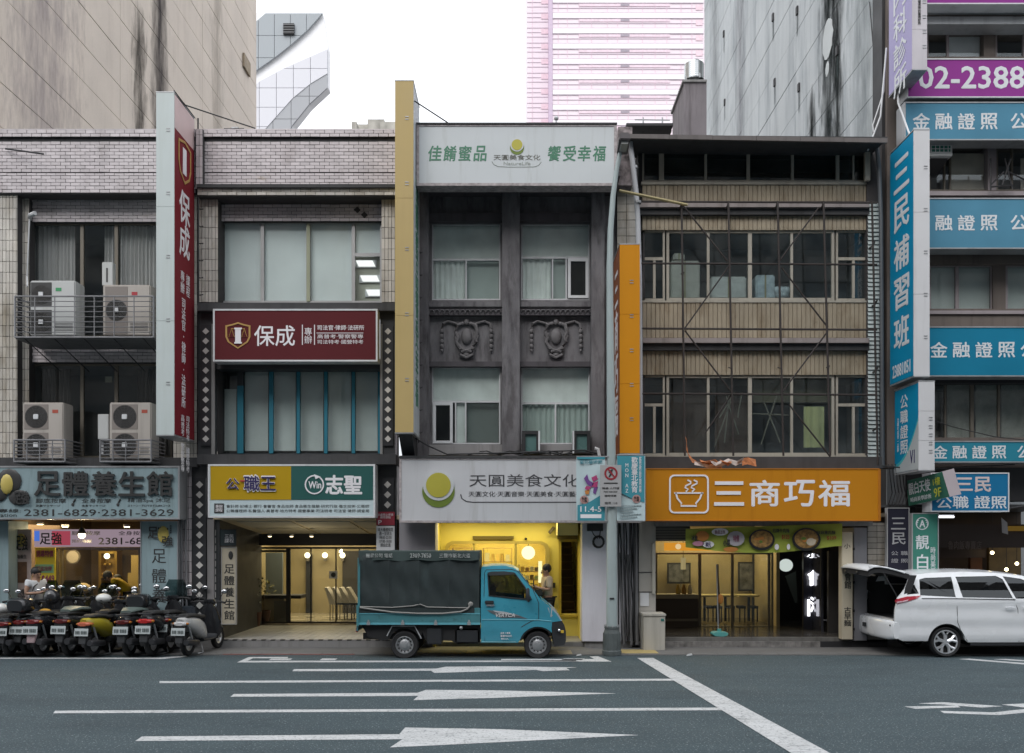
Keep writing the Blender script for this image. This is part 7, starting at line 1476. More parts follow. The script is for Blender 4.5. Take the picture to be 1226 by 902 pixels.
for f in range(-1, 10):
    zt = Z(-2 + f * per, Yt)
    for j, (h, mt, nm) in enumerate(((.30, whp, 'white_band'), (.0, None, None))):
        if mt: MB().box(X(661.8, Yt), X(842, Yt), Yt - .22, Yt - .01, zt - k0 * .33, zt).build('floor_band', whp, T3)
    for j in range(3):
        zz = zt - k0 * (.345 + j * .30); MB().box(X(661.8, Yt), X(842, Yt), Yt - .12, Yt - .01, zz - .12, zz).build('joint_line', lnp, T3)
        MB().box(X(631, Yt + 4), X(657, Yt + 4), Yt + 3.9, Yt + 3.99, zz - .12, zz).build('joint_line', lnp, T3)
    zw = zt - k0 * .36
    MB().box(X(693, Yt), X(802, Yt), Yt - .15, Yt - .02, zw - .75, zw - .12).build('window_band', pm('rose_glass', (.80, .64, .71), .4), T3)
    MB().box(X(743, Yt), X(753.5, Yt), Yt - .2, Yt - .02, zw - .68, zw - .1).build('vent_window', grw, T3)
    MB().box(X(648, Yt + 4), X(657, Yt + 4), Yt + 3.85, Yt + 3.98, zw - 1.6, zw - .3).build('window_band', pnk, T3)
    MB().box(X(833, Yt), X(841, Yt), Yt - .15, Yt - .02, zw - 1.7, zw - .3).build('window_band', pnk, T3)
ztop, zbot = Z(-20, Yt), Z(170, Yt)
for px in (637, 668, 679, 693, 708, 727, 739, 752, 769, 784, 798, 815, 828): Y = Yt + 4 if px < 661 else Yt; MB().box(X(px, Y), X(px + .5, Y), Y - .16, Y - .01, zbot, ztop).build('joint_line', pm('rose_line', (.78, .60, .68), .5), T3)
MB().box(X(657, Yt), X(661.5, Yt), Yt - .3, Yt + 4, zbot - 60, ztop + 20).build('corner_pier', pm('mauve_pier', (.58, .46, .58), .5), T3)
# buildings on the near side of the street, behind the viewer: they close the street canyon
for k, (a, c, h) in enumerate(((-42, -24, 22), (-23.8, -9, 25), (-8.8, 6, 23), (6.2, 22, 26), (22.2, 42, 21))):
    t = thing('opposite_building', 'plain %s-storey block facing the shops from across the street, number %s from the west' % (int(h / 3.3), ['one', 'two', 'three', 'four', 'five'][k]), 'building', ((a + c) / 2, -9, 0))
    MB().box(a, c, -20, -8, 0, h).build('wall', pm('opposite_wall', (.20, .19, .185), .8), t)
    for i in range(4):
        for f in range(int(h / 3.3)): MB().box(a + 1 + i * (c - a) / 4, a + (i + 1) * (c - a) / 4 - .8, -8.0, -7.95, 1 + f * 3.2, 2.9 + f * 3.2).build('window', pm('opposite_glass', (.05, .06, .07), .2), t)
# ================================================================ wheels
def wheel(par, c, r, w_, rr, rimm, style, name='wheel', side=-1):
    "tyre with rim; the outer face looks towards side*y"
    cx, cy, cz = c; h = w_ / 2
    prof = [(rr, -h * .8), (r * .93, -h), (r * .985, -h * .75), (r, -h * .4), (r, h * .4), (r * .985, h * .75), (r * .93, h), (rr, h * .8), (rr, -h * .8)]
    ty = MB(); ty.local = par.type == 'EMPTY' and getattr(par, 'loc_local', False)
    o = MB().lathe(prof, c, 'y', 32).build(name, M['rubber'], par, smooth=True)
    y = cy + side * h * .62
    if style == 'steel':
        m = MB().lathe([(rr, side * h * .75), (rr * .92, side * h * .8), (rr * .86, side * h * .35), (rr * .7, side * h * .25), (rr * .5, side * h * .55), (rr * .3, side * h * .6), (rr * .28, side * h * .85), (0, side * h * .9)], c, 'y', 28); m.build('rim', rimm, o, smooth=True)
        k = MB()
        for i in range(12): a = i * math.pi / 6; p = (cx + rr * .74 * math.cos(a), 0, cz + rr * .74 * math.sin(a)); k.cyl((p[0], cy + side * h * .2, p[2]), (p[0], cy + side * h * .48, p[2]), rr * .085, 6)
        k.build('rim_slot', M['black'], o)
    else:
        MB().lathe([(rr, side * h * .8), (rr * .93, side * h * .85), (rr * .9, side * h * .2), (0, side * h * .1)], c, 'y', 28).build('rim', M['black'], o, smooth=True)
        k = MB()
        for i in range(5):
            a = math.pi / 2 + i * 2 * math.pi / 5
            for s in (-.2, .2):
                d0 = Vector((math.cos(a + s * .5), 0, math.sin(a + s * .5))); d1 = Vector((math.cos(a + s * 1.5), 0, math.sin(a + s * 1.5)))
                k.tube([Vector((cx, y, cz)) + d0 * rr * .15, Vector((cx, y, cz)) + d0 * rr * .55, Vector((cx, y, cz)) + d1 * rr * .94], [rr * .13, rr * .11, rr * .12], 5)
        k.lathe([(rr * .98, side * h * .84), (rr * .89, side * h * .86), (rr * .89, side * h * .6), (rr * .98, side * h * .6)], c, 'y', 28).cyl((cx, y - .01, cz), (cx, y + .02 * side, cz), rr * .2, 12).build('spoke', rimm, o, smooth=True)
    return o
def arc(cx, cy, r, a0, a1, n): return [(cx + r * math.cos(R(a0 + (a1 - a0) * i / n)), cy - r * math.sin(R(a0 + (a1 - a0) * i / n))) for i in range(n + 1)]

# ================================================================ TRUCK
TY = 16.85; TW = 1.46
TR = thing('delivery_truck', 'turquoise small pickup truck with dark green canvas cover parked at the kerb', 'truck', (X(552, TY), TY + TW / 2, 0.012))
tqa = pm('turquoise_paint', (.045, .285, .385), .32, var=.05, coat=.4, streak=.12, sscale=(3, 3, 1)); tqd = pm('turquoise_bed', (.06, .21, .235), .5, var=.12, streak=.35)
tarp = pm('dark_tarp', (.019, .029, .030), .75, var=.25, vs=3, streak=.25, sscale=(3, 3, .8), dirt=(1.9, 1.9, 1.8), bump=.3, bs=14); plast = pm('black_plastic', (.02, .022, .025), .5)
q_ = lambda pts: [(X(a, TY), Z(b, TY)) for a, b in pts]
def twarp(x, y, z):
    ty = (y - TY - TW / 2) / (TW / 2); inn = .13 * max(0, (z - 1.05) / .85) ** 1.3 + .03 * max(0, (.6 - z) / .4)
    nose = .10 * max(0, (x - X(655, TY)) / .35) ** 2
    return (x, y - ty * (inn + nose), z)
side = [(575.8, 770), (575.8, 682), (577, 679), (590, 677.8), (605, 678), (614, 679.8), (621, 684), (626, 690), (648, 718.5), (657, 725.5), (666, 735), (672, 744), (661, 745)] + [(660.5, 752)] + arc(644, 773, 22.5, 42, 165, 10) + [(620, 770)]
win = [(584, 687.5), (613, 686.5), (618, 689), (628, 702.5), (635.5, 716.5), (634, 718.5), (610, 716), (585.5, 713.5)]
for y0, y1 in ((TY, TY + .045), (TY + TW - .045, TY + TW)):
    MB().plate(q_(side), [q_(win)], y0, y1, step=(.12, .12), warp=twarp).build('cab_side', tqa, TR, smooth=True)
    MB().plate(q_(win), [], (y0 + y1) / 2 - .004, (y0 + y1) / 2 + .004, step=(.2, .2), warp=twarp).build('side_window', glass('car_glass', (.5, .55, .55), 1.5), TR)
def across(mat, name, pts, y0=TY + .02, y1=TY + TW - .02, th=.02, crown=0, warp=twarp, PY=TY, par=TR, smooth=True):
    m = MB(); n = 7; P = [(X(a, PY), Z(b, PY)) for a, b in pts]; k = len(P); vs_ = []
    for j in range(2):
        for (x, z) in P:
            for i in range(n):
                t = i / (n - 1); vs_.append(warp(x, y0 + (y1 - y0) * t, z + crown * (1 - (2 * t - 1) ** 2) - th * j))
    fs = []
    for j in range(2):
        for a in range(k - 1):
            for i in range(n - 1): b = j * k * n + a * n + i; fs.append((b, b + 1, b + n + 1, b + n))
    for a in range(k - 1):
        for i in (0, n - 1): fs.append((a * n + i, (a + 1) * n + i, k * n + (a + 1) * n + i, k * n + a * n + i))
    m.add(vs_, fs); return m.build(name, mat, par, smooth=smooth)
across(tqa, 'cab_roof', [(576, 681), (577, 679), (590, 677.8), (605, 678), (614, 679.8), (621, 684)], crown=.03)
across(glass('windscreen', (.45, .5, .5), 1.5), 'windscreen', [(622, 685), (648, 718)], th=.008, crown=.0); across(tqa, 'bonnet', [(648, 718.5), (657, 725.5), (666, 735), (672, 744)], crown=.02)
across(tqa, 'cab_rear', [(576, 681), (576, 769)]); across(plast, 'cab_floor', [(577, 768), (620, 768), (625, 752), (661, 745)]); across(plast, 'dashboard', [(636, 722), (646, 722), (648, 740)])
# window rubber, visor, mirror
m = MB(); wl = q_(win); n = len(wl); m.tube([twarp(a, TY - .004, b) for a, b in wl + wl[:1]], .013, 5); m.build('window_seal', plast, TR)
MB().plate(q_([(583.5, 686), (588, 684.6), (604, 684.3), (615.5, 685.6), (618, 687.6), (606, 688.6), (586, 689.5)]), [], TY - .05, TY, warp=twarp).build('rain_visor', pm('smoked_visor', (.04, .045, .05), .15), TR)
m = MB().loft([(X(629.5, TY), TY - .16, Z(711.5, TY), .07, .10), (X(632, TY), TY - .17, Z(712, TY), .09, .14), (X(634, TY), TY - .16, Z(712.5, TY), .07, .12)], 12, ax='x'); m.cyl((X(633, TY), TY - .1, Z(716, TY)), (X(636, TY), TY + .02, Z(718, TY)), .02, 6); m.build('mirror', plast, TR, smooth=True)
MB().ball((X(628.4, TY), TY - .16, Z(713, TY)), .05, (.2, .9, 1), 8).build('mirror_glass', pm('amber_lens_and_reflection', (.6, .4, .05), .2), TR, smooth=True)  # mirror glass coloured amber to paint a yellow reflection
m = MB().tube([twarp(X(a, TY), TY - .002, Z(b, TY)) for a, b in ((580, 686), (579.5, 712), (580.5, 768.5), (618, 768.5))], .006, 4).tube([twarp(X(a, TY), TY - .002, Z(b, TY)) for a, b in ((624, 751), (636, 744), (645, 741), (645, 722), (638, 706), (620, 684.5), (612, 682), (582, 682.5), (580, 686))], .006, 4); m.build('door_gap', plast, TR)
m = MB().tube([twarp(X(a, TY), TY - .004, Z(b, TY)) for a, b in ((577, 742), (610, 741.8), (645, 742.5), (660, 744))], .008, 5).tube([twarp(X(a, TY), TY - .004, Z(b, TY)) for a, b in ((577, 769), (618, 769.2))], .01, 5); m.build('crease_highlight', pm('pale_turquoise', (.12, .38, .45), .4), TR)  # paler tubes paint the light line along crease and sill
bx('door_handle', plast, TR, 580.5, 719.5, 591, 723.5, TY - .03, TY + .01, bevel=.01); bx('handle_grip', M['chrome'], TR, 582, 724, 592, 726, TY - .035, TY, bevel=.008)
poly(TR, [(583, 730.5), (592, 731.5), (606, 734), (618, 735.8), (632, 741.2), (618, 739.8), (600, 740), (592, 736), (586, 733)], TY - .003, pm('decal_grey', (.10, .11, .12), .5), 'decal'); poly(TR, [(590, 731), (606, 733), (622, 737.5), (607, 735.6), (593, 733)], TY - .008, pm('decal_silver', (.45, .46, .48), .4), 'decal_flash')
text('VERYCA', 593.5, 734.6, 616.5, 739, TY - .009, pm('decal_white', (.72, .72, .72), .4), TR, .02, shear=.2)
text('自用 小貨車', 599.5, 757, 611, 759.3, TY - .003, wht, TR, .02); text('載重750公斤', 599.5, 760.3, 613, 762.8, TY - .003, wht, TR, .02); text('前2人', 600, 764, 609, 766, TY - .003, wht, TR, .02)
# nose
m = MB().plate(q_([(661, 745), (672.5, 744), (676, 749), (678, 757), (678.2, 768), (676, 773), (664, 774.5), (661, 760)]), [], TY + .0, TY + TW, step=(.2, .1), warp=lambda x, y, z: twarp(x, y, max(z, .5))[:2] + (z,)); m.build('bumper', plast, TR, smooth=True)
for y0, y1 in ((TY + .0, TY + .3), (TY + TW - .3, TY + TW)): MB().plate(q_([(655.5, 727.5), (661, 727.6), (668, 735), (673.6, 743.9), (667, 743.6), (659.5, 739)]), [], y0, y1, warp=twarp).build('headlight', pm('lens', (.55, .58, .6), .08, .3, coat=.8), TR, smooth=True)
bx('indicator', pm('amber_lens_and_reflection', (.6, .4, .05), .2), TR, 671.5, 755, 675, 758, TY + .02, TY + .08); MB().ball((X(669.5, TY), TY + .02, Z(755, TY)), .03).build('fog_lamp', M['chrome'], TR, smooth=True)
for yy in (TY + .02, TY + TW - .2): MB().plate(q_([(660.5, 752)] + arc(644, 773, 22.5, 42, 165, 10) + arc(644, 773, 20.5, 165, 42, 10)), [], yy, yy + .2).build('wheel_arch', plast, TR)
# seats and driver compartment
for dy in (.2, .9): MB().box(X(584, TY), X(592, TY), TY + dy, TY + dy + .45, Z(732, TY), Z(703, TY)).box(X(584, TY), X(612, TY), TY + dy, TY + dy + .45, Z(735, TY), Z(728, TY)).build('seat', pm('seat_grey', (.06, .06, .06), .9), TR, bevel=.04)
MB().lathe([(.165, -.01), (.185, 0), (.165, .01), (.165, -.01)], (0, 0, 0), 'x', 18).build('steering_wheel', plast, TR).matrix_basis = Matrix.Translation((X(627, TY), TY + 1.05, Z(721, TY) )) @ Matrix.Translation(TR.location) @ Matrix.Rotation(R(25), 4, 'Y') @ Matrix.Translation(-TR.location) if False else Matrix.Translation((X(627, TY), TY + .45, Z(719, TY)))
# bed
MB().box(X(428, TY), X(575, TY), TY, TY + .03, Z(747.5, TY), Z(728, TY)).build('bed_side', tqd, TR, bevel=.006); MB().box(X(428, TY), X(575, TY), TY + TW - .03, TY + TW, Z(747.5, TY), Z(728, TY)).build('bed_side', tqd, TR, bevel=.006)
MB().box(X(426.6, TY), X(428.4, TY), TY, TY + TW, Z(756, TY), Z(726, TY)).build('tailgate', tqd, TR, bevel=.006); MB().box(X(428.4, TY), X(575, TY), TY + .03, TY + TW - .03, Z(747.5, TY), Z(744, TY)).build('bed_floor', plast, TR)
MB().pb(428, 745.8, 575, 748.2, TY - .015, TY).pb(428, 734.4, 575, 735.6, TY - .01, TY).build('bed_rail', pm('pale_turquoise', (.12, .38, .45), .4), TR)
for px in (441, 482, 521.5, 561.5): MB().pb(px - 2, 744.8, px + 2, 748.6, TY - .035, TY - .015).pb(px - 1, 742.5, px + 1, 744.8, TY - .03, TY - .01).build('latch', M['steel'], TR)
MB().pb(428.2, 668, 431, 746, TY - .005, TY + .04).pb(426.8, 725, 429.5, 750, TY - .02, TY).build('corner_post', tqd, TR); bx('tail_light', pm('tail_red', (.25, .02, .02), .3), TR, 426, 752, 428, 757, TY + .02, TY + .12)
# canvas cover with slack, wrinkled sides
def tarp_box():
    x0, x1, z0, z1 = X(429.8, TY), X(573.8, TY), Z(731, TY), Z(661, TY); vs_ = []; fs = []; nx, prof = 72, []
    y0, y1 = TY + .01, TY + TW - .01
    prof = [(y0, z0)] + [(y0, z0 + (z1 - z0 - .07) * i / 8) for i in range(1, 9)] + [(y0 + .03, z1 - .02), (y0 + .1, z1)] + [(y0 + .1 + (y1 - y0 - .2) * i / 6, z1 + .03 * math.sin(math.pi * i / 6)) for i in range(1, 7)] + [(y1 - .03, z1 - .02), (y1, z1 - .07), (y1, z0)]
    k = len(prof)
    for i in range(nx + 1):
        u = i / nx; x = x0 + (x1 - x0) * u
        for j, (y, z) in enumerate(prof):
            bulge = .0 if j in (0, k - 1) else .016 * math.sin(u * 19 + z * 2) + .012 * math.sin(u * 47 + z * 7 + math.sin(z * 5)) + (-.014 if abs(u * 4 - round(u * 4)) < .03 else 0) + .012 * math.sin(z * 9 + u * 5); sag = -.015 * abs(math.sin(u * math.pi * 4)) if 9 <= j <= k - 3 else 0
            vs_.append((x, y + (bulge if y < TY + .3 else 0), z + sag))
    fs = [(i * k + j, i * k + j + 1, (i + 1) * k + j + 1, (i + 1) * k + j) for i in range(nx) for j in range(k - 1)] + [tuple(range(k)), tuple(range(nx * k + k - 1, nx * k - 1, -1))]
    return MB().add(vs_, fs)
tarp_box().build('canvas_cover', tarp, TR, smooth=True)
m = MB(); vs_ = []
for i in range(31):
    u = i / 30; x = X(429.4 + 144.8 * u, TY); vs_ += [(x, TY - .012 + .008 * math.sin(u * 31), Z(671 + .8 * math.sin(u * 23), TY)), (x, TY - .004, Z(660.3, TY)), (x, TY + .12, Z(659.2, TY))]
m.add(vs_, [(3 * i + j, 3 * i + 3 + j, 3 * i + 4 + j, 3 * i + 1 + j) for i in range(30) for j in range(2)]); m.build('canvas_valance', pm('valance', (.035, .055, .052), .7, var=.2, streak=.4, dirt=(1.6, 1.6, 1.6)), TR, smooth=True)
fw_ = pm('faded_print', (.34, .36, .35), .7, var=1.2, vs=25)
text('搬家公司 電話', 438, 662.8, 470, 667.8, TY - .022, fw_, TR, .02); text('2309-7650', 491, 662.8, 516, 668, TY - .022, fw_, TR, .04); text('三重市新北大道', 526, 662.8, 563, 668, TY - .022, fw_, TR, .02)
MB().tube([(X(a, TY), TY - .03, Z(b, TY)) for a, b in ((431, 727.5), (445, 729.5), (470, 733), (500, 734.6), (530, 734.6), (552, 732.5), (560, 729), (565, 722))], .018, 6).tube([(X(a, TY), TY - .02, Z(b, TY)) for a, b in ((431, 726.5), (470, 727.5), (495, 725.5), (503, 723.5), (512, 727), (560, 728))], .012, 5).build('rope', pm('pale_rope', (.24, .235, .22), .8), TR, smooth=True)
MB().ball((X(563.5, TY), TY - .02, Z(723.5, TY)), .05, (1, .6, 1), 8).build('rope_knot', pm('pale_rope', (.24, .235, .22), .8), TR, smooth=True); bx('lower_canvas', tarp, TR, 430, 728, 568, 734, TY - .012, TY)
# chassis
MB().box(X(432, TY), X(640, TY), TY + .25, TY + .35, .34, .46).box(X(432, TY), X(640, TY), TY + 1.1, TY + 1.2, .34, .46).build('chassis_rail', M['black'], TR, kind='stuff')
MB().plate(q_([(431, 748.2), (575, 748.2), (575, 770), (548, 772), (540, 768), (509, 767), (505, 757)] + arc(483.8, 773, 20, 20, 160, 8) + [(458, 768), (440, 763), (436, 756)]), [], TY + .08, TY + .16).build('under_guard', pm('under_black', (.014, .014, .015), .8), TR)
bx('tool_box', plast, TR, 511, 752, 529, 772, TY + .03, TY + .4, bevel=.02); bx('fuel_tank', plast, TR, 545, 753, 574, 771, TY + .05, TY + .5, bevel=.03); MB().ball((X(552, TY), TY + .02, Z(752, TY)), .035).build('fuel_cap', M['steel'], TR, smooth=True)
MB().tube([(X(463, TY), TY + .05, Z(762, TY)), (X(469, TY), TY + .05, Z(750, TY)), (X(496, TY), TY + .05, Z(750, TY)), (X(504, TY), TY + .05, Z(765, TY))], .012, 5).build('guard_edge', M['steel'], TR)
for px in (483.8, 644): 
    for yy, s in ((TY + .13, -1), (TY + TW - .13, 1)): wheel(TR, (X(px, TY), yy, Z(773, TY)), 16.6 * TY / F0, .17, 10.8 * TY / F0, pm('rim_grey', (.38, .39, .40), .4, .6, streak=.4), 'steel', side=s)
    MB().cyl((X(px, TY), TY + .2, Z(773, TY)), (X(px, TY), TY + TW - .2, Z(773, TY)), .035, 8).build('axle', M['black'], TR)
# ================================================================ WHITE CAR
VY = 16.95; VW = 1.74
VC = thing('white_car', 'white people carrier with its tailgate open parked at the right edge', 'car', (X(1220, VY), VY + VW / 2, .012))
cwp = pm('car_white', (.78, .80, .82), .25, var=.02, coat=.6); cgl = glass('tinted_glass', (.10, .11, .12), 1.6); lin = pm('car_lining', (.03, .03, .032), .9)
wear(cwp, (2, 2, 5), .5, .8, (.86, .85, .83), .7); wear(tqa, (2, 2, 3), .52, .75, (.8, .8, .8), .8); wear(tqd, (6, 6, 6), .55, .68, (.6, .6, .58), .8); wear(tarp, (2.5, 2.5, 1.2), .55, .72, (1.9, 1.9, 1.9), .8)
v_ = lambda pts: [(X(a, VY), Z(b, VY)) for a, b in pts]
xr_ = X(1073, VY)
def vwarp(x, y, z):
    ty = (y - VY - VW / 2) / (VW / 2); inn = .25 * max(0, (z - 1.08) / .6) ** 1.25 + .05 * max(0, (.55 - z) / .35) ** 2 + .012 * math.sin((z - .75) * 9) ** 2
    nose = .3 * max(0, (x - X(1335, VY)) / .7) ** 2 + .05 * max(0, (xr_ + .35 - x) / .35) ** 2
    return (x, y - ty * (inn + nose), z)
body = [(1072.5, 744), (1071.5, 752), (1073, 764), (1082, 768)] + [(1109, 768)] + arc(1134, 769.5, 22.5, 176, 8, 12) + [(1160, 769.5), (1281, 769.5)] + arc(1306, 769.5, 22.5, 176, 8, 12) + [(1350, 768), (1372, 766), (1374, 750), (1368, 738), (1345, 727), (1300, 716.5), (1262, 698), (1240, 692), (1226, 689.5), (1200, 686.6), (1164, 685.3), (1120, 686.5), (1096, 689.5), (1093.5, 692), (1086, 706), (1076, 717), (1073.5, 730)]
w1_ = [(1106, 693.6), (1122, 692), (1144.5, 691.4), (1145, 715.5), (1137, 715), (1112, 704.5)]; w1_ = [(1105, 694.5), (1112, 692.6), (1144.5, 691.4), (1145.2, 715.4), (1103, 713.2)]; w2_ = [(1149.5, 691.3), (1199, 690.2), (1206, 694), (1213.6, 716.6), (1153.5, 715.6)]; w3_ = [(1207, 690.6), (1228, 693.6), (1246, 701), (1262, 711.5), (1263, 717.8), (1217, 717)]; w0_ = [(1087, 712.5), (1094, 702), (1098, 700.5), (1101.8, 711)]
for y0, y1 in ((VY, VY + .05), (VY + VW - .05, VY + VW)):
    MB().plate(v_(body), [v_(w) for w in (w0_, w1_, w2_, w3_)], y0, y1, step=(.14, .07), warp=vwarp).build('body_side', cwp, VC, smooth=True)
    for w in (w0_, w1_, w2_, w3_): MB().plate(v_(w), [], (y0 + y1) / 2 - .003 + (-.008 if y0 == VY else .008), (y0 + y1) / 2 + .003 + (-.008 if y0 == VY else .008), step=(.2, .15), warp=vwarp).build('side_window', cgl, VC)
kw = dict(warp=vwarp, PY=VY, par=VC, y0=VY + .02, y1=VY + VW - .02)
across(cwp, 'car_roof', [(1094, 691), (1096, 689.5), (1120, 686.5), (1164, 685.3), (1200, 686.6), (1226, 689.5), (1240, 692)], crown=.045, **kw); across(cgl, 'windscreen', [(1240, 692), (1262, 698), (1300, 716.5)], crown=.02, th=.008, **kw); across(cwp, 'bonnet', [(1300, 716.5), (1345, 727), (1368, 738), (1374, 750)], crown=.04, **kw); across(cwp, 'front_bumper', [(1374, 750), (1373, 768)], **kw)
m = MB().tube([vwarp(X(a, VY), VY - .004, Z(b, VY)) for a, b in ((1146, 716), (1146.6, 745), (1151, 756), (1159, 768))], .005, 4).tube([vwarp(X(a, VY), VY - .004, Z(b, VY)) for a, b in ((1214, 717), (1219, 730), (1221, 769))], .005, 4).tube([vwarp(X(a, VY), VY - .004, Z(b, VY)) for a, b in ((1104, 716.8), (1146, 717), (1216, 718.2))], .008, 4); m.build('door_gap', plast, VC)
for a in (1202.5, 1224): MB().loft([(X(a, VY), VY - .035, Z(727.5, VY), .012, .014), (X(a + 5, VY), VY - .045, Z(727.3, VY), .016, .018), (X(a + 12, VY), VY - .035, Z(727.6, VY), .012, .014)], 8, ax='x').build('door_handle', cwp, VC, smooth=True)
bx('sill', plast, VC, 1162, 769, 1281, 773, VY + .05, VY + VW - .05); bx('floor_pan', lin, VC, 1076, 752, 1350, 766, VY + .1, VY + VW - .1)
trd = pm('tail_lens', (.42, .03, .05), .12, coat=.8)
MB().plate(v_([(1073.6, 720.5), (1076, 717.3), (1086, 714.6), (1103.5, 713.4), (1098, 716.8), (1087, 720), (1075, 723.5)]), [], VY - .012, VY + .05, step=(.12, .1), warp=vwarp).build('tail_light', trd, VC, smooth=True); MB().plate(v_([(1074, 721), (1088, 718), (1086, 720), (1075, 723)]), [], VY - .018, VY + .03, warp=vwarp).build('reverse_lens', pm('pink_lens', (.6, .4, .45), .15), VC)
# boot opening: bumper, pillars, lining
yb0, yb1 = VY + .04, VY + VW - .04
MB().loft([(yb0, xr_ + .03, .52, .06, .16), (yb0 + .15, xr_ - .03, .52, .09, .19), ((yb0 + yb1) / 2, xr_ - .06, .52, .1, .2), (yb1 - .15, xr_ - .03, .52, .09, .19), (yb1, xr_ + .03, .52, .06, .16)], 16, ax='y', p=3.5).build('rear_bumper', cwp, VC, smooth=True)
MB().box(xr_ - .19, xr_ - .155, VY + 1.05, VY + 1.17, .5, .58).build('tow_eye_cover', plast, VC); MB().box(xr_ - .08, xr_ - .05, VY + .1, VY + .24, .6, .63).build('reflector', plast, VC)
MB().box(xr_, xr_ + 2.2, yb0 + .06, yb1 - .06, .66, .72).box(xr_ + 1.2, xr_ + 1.25, yb0 + .06, yb1 - .06, .7, 1.35).box(xr_ + .1, xr_ + 1.2, yb1 - .12, yb1 - .1, .72, 1.5).box(xr_ + .2, xr_ + 2, yb0 + .2, yb1 - .2, 1.56, 1.58).build('boot_lining', lin, VC)
for yy in (yb0 + .02, yb1 - .06): MB().hexa([(xr_ + .0, yy, .7), (xr_ + .12, yy, .7), (xr_ + .12, yy + .05, .7), (xr_, yy + .05, .7), (xr_ + .3, yy, 1.58), (xr_ + .42, yy, 1.58), (xr_ + .42, yy + .05, 1.58), (xr_ + .3, yy + .05, 1.58)]).build('rear_pillar', lin, VC)
MB().box(xr_ - .005, xr_ + .06, yb0 + .1, yb1 - .1, .7, .735).build('boot_sill', M['silver'], VC)
hp = [(7.64, 1.60), (7.55, 1.66), (7.40, 1.71), (7.2, 1.76), (7.0, 1.79), (6.86, 1.785), (6.78, 1.755), (6.73, 1.715)]
def gate(name, i0, i1, ya, yb, mat, th=.035, crown=.035):
    vs_ = []; n = 9; P = hp[i0:i1 + 1]
    for j in range(2):
        for (x, z) in P:
            for i in range(n): t = i / (n - 1); e = abs(2 * t - 1); vs_.append((x + .09 * e ** 3, ya + (yb - ya) * t, z - crown * e ** 2.2 - th * j))
    k = len(P); fs = [(j * k * n + a * n + i, j * k * n + a * n + i + 1, j * k * n + (a + 1) * n + i + 1, j * k * n + (a + 1) * n + i) for j in range(2) for a in range(k - 1) for i in range(n - 1)]
    fs += [(a * n + i, (a + 1) * n + i, k * n + (a + 1) * n + i, k * n + a * n + i) for a in range(k - 1) for i in (0, n - 1)] + [(e * n + i, e * n + i + 1, k * n + e * n + i + 1, k * n + e * n + i) for e in (0, k - 1) for i in range(n - 1)]
    return MB().add(vs_, fs).build(name, mat, VC, smooth=True)
gate('tailgate', 0, 2, VY + .2, VY + VW - .2, cwp); gate('tailgate_window', 2, 4, VY + .24, VY + VW - .24, cgl, .02); gate('tailgate_panel', 4, 7, VY + .16, VY + VW - .16, cwp, .022)
def lining():
    o = gate('tailgate_lining', 1, 7, VY + .19, VY + VW - .19, lin, .10)
    for v in o.data.vertices: v.co.z -= .03
    for v in o.data.vertices: v.co.x += .03 if v.co.x < 6.95 else 0
lining()
for ya in (VY + .18, VY + VW - .24): MB().tube([(a, ya, b - .04) for a, b in hp[1:6]], .018, 6).build('tailgate_frame', cwp, VC, smooth=True)
for k, (px, py) in enumerate(((1010, 679), (1022, 677))): MB().ball((6.75, VY + .5 + k * .6, 1.62), .03, (.5, 1.6, 1), 8).build('gate_catch', plast, VC)
for ya in (VY + .2, VY + VW - .22): MB().cyl((7.12, ya, 1.66), (7.42, ya, 1.15), .013, 6).build('gas_strut', M['black'], VC)
for px in (1134, 1306):
    for yy, s in ((VY + .14, -1), (VY + VW - .14, 1)): wheel(VC, (X(px, VY), yy, .30), .29, .21, .235, M['silver'], 'alloy', side=s)
for y0 in (VY + .06, VY + VW - .26):
    for cx in (1134, 1306): MB().plate(v_(arc(cx, 769.5, 22.5, 176, 8, 12) + arc(cx, 769.5, 20.8, 8, 176, 12)), [], y0, y0 + .2).build('wheel_arch', M['black'], VC)
MB().box(X(1155, VY), X(1163, VY), VY + .2, VY + VW - .2, .8, 1.45).box(X(1205, VY), X(1213, VY), VY + .2, VY + VW - .2, .8, 1.4).build('seat_row', lin, VC, bevel=.04)
# ================================================================ SCOOTERS (built once in their own frame: x right, y ahead, rear axle at 0,0)
def part(par, mb, name, mat, smooth=True, bevel=0): mb.local = True; return mb.build(name, mat, par, smooth=smooth, bevel=bevel)
sb = pm('scooter_black', (.022, .023, .026), .22, coat=.5, var=.05); vinyl = pm('seat_vinyl', (.02, .02, .02), .6); trim = pm('scooter_trim', (.028, .03, .033), .5)
platem = pm('plate_white', (.46, .50, .50), .5, var=.05); red = pm('scooter_tail', (.16, .008, .008), .15, coat=.8); glob = pm('helmet_shell', (.6, .6, .58), .25, coat=.5)
SCO = thing('scooter', 'black scooter', 'scooter', (0, 0, 0), 'scooters parked in a row'); P_ = lambda mb, nm, mt, **k: part(SCO, mb, nm, mt, **k)
for y, nm in ((0, 'rear_wheel'), (1.24, 'front_wheel')):
    o = P_(MB().lathe([(.14, -.035), (.215, -.045), (.232, -.03), (.238, 0), (.232, .03), (.215, .045), (.14, .035), (.14, -.035)], (0, y, .238), 'x', 20), nm, M['rubber'])
    part(o, MB().lathe([(.145, -.03), (.12, -.03), (.1, -.012), (.03, -.012), (.03, .012), (.1, .012), (.12, .03), (.145, .03)], (0, y, .238), 'x', 14), 'rim', M['silver'])
P_(MB().loft([(-.30, 0, .70, .06, .05), (-.22, 0, .69, .13, .09), (0, 0, .64, .165, .15), (.25, 0, .56, .17, .19), (.45, 0, .47, .15, .19), (.55, 0, .40, .12, .14)], 14), 'body_cowl', sb)
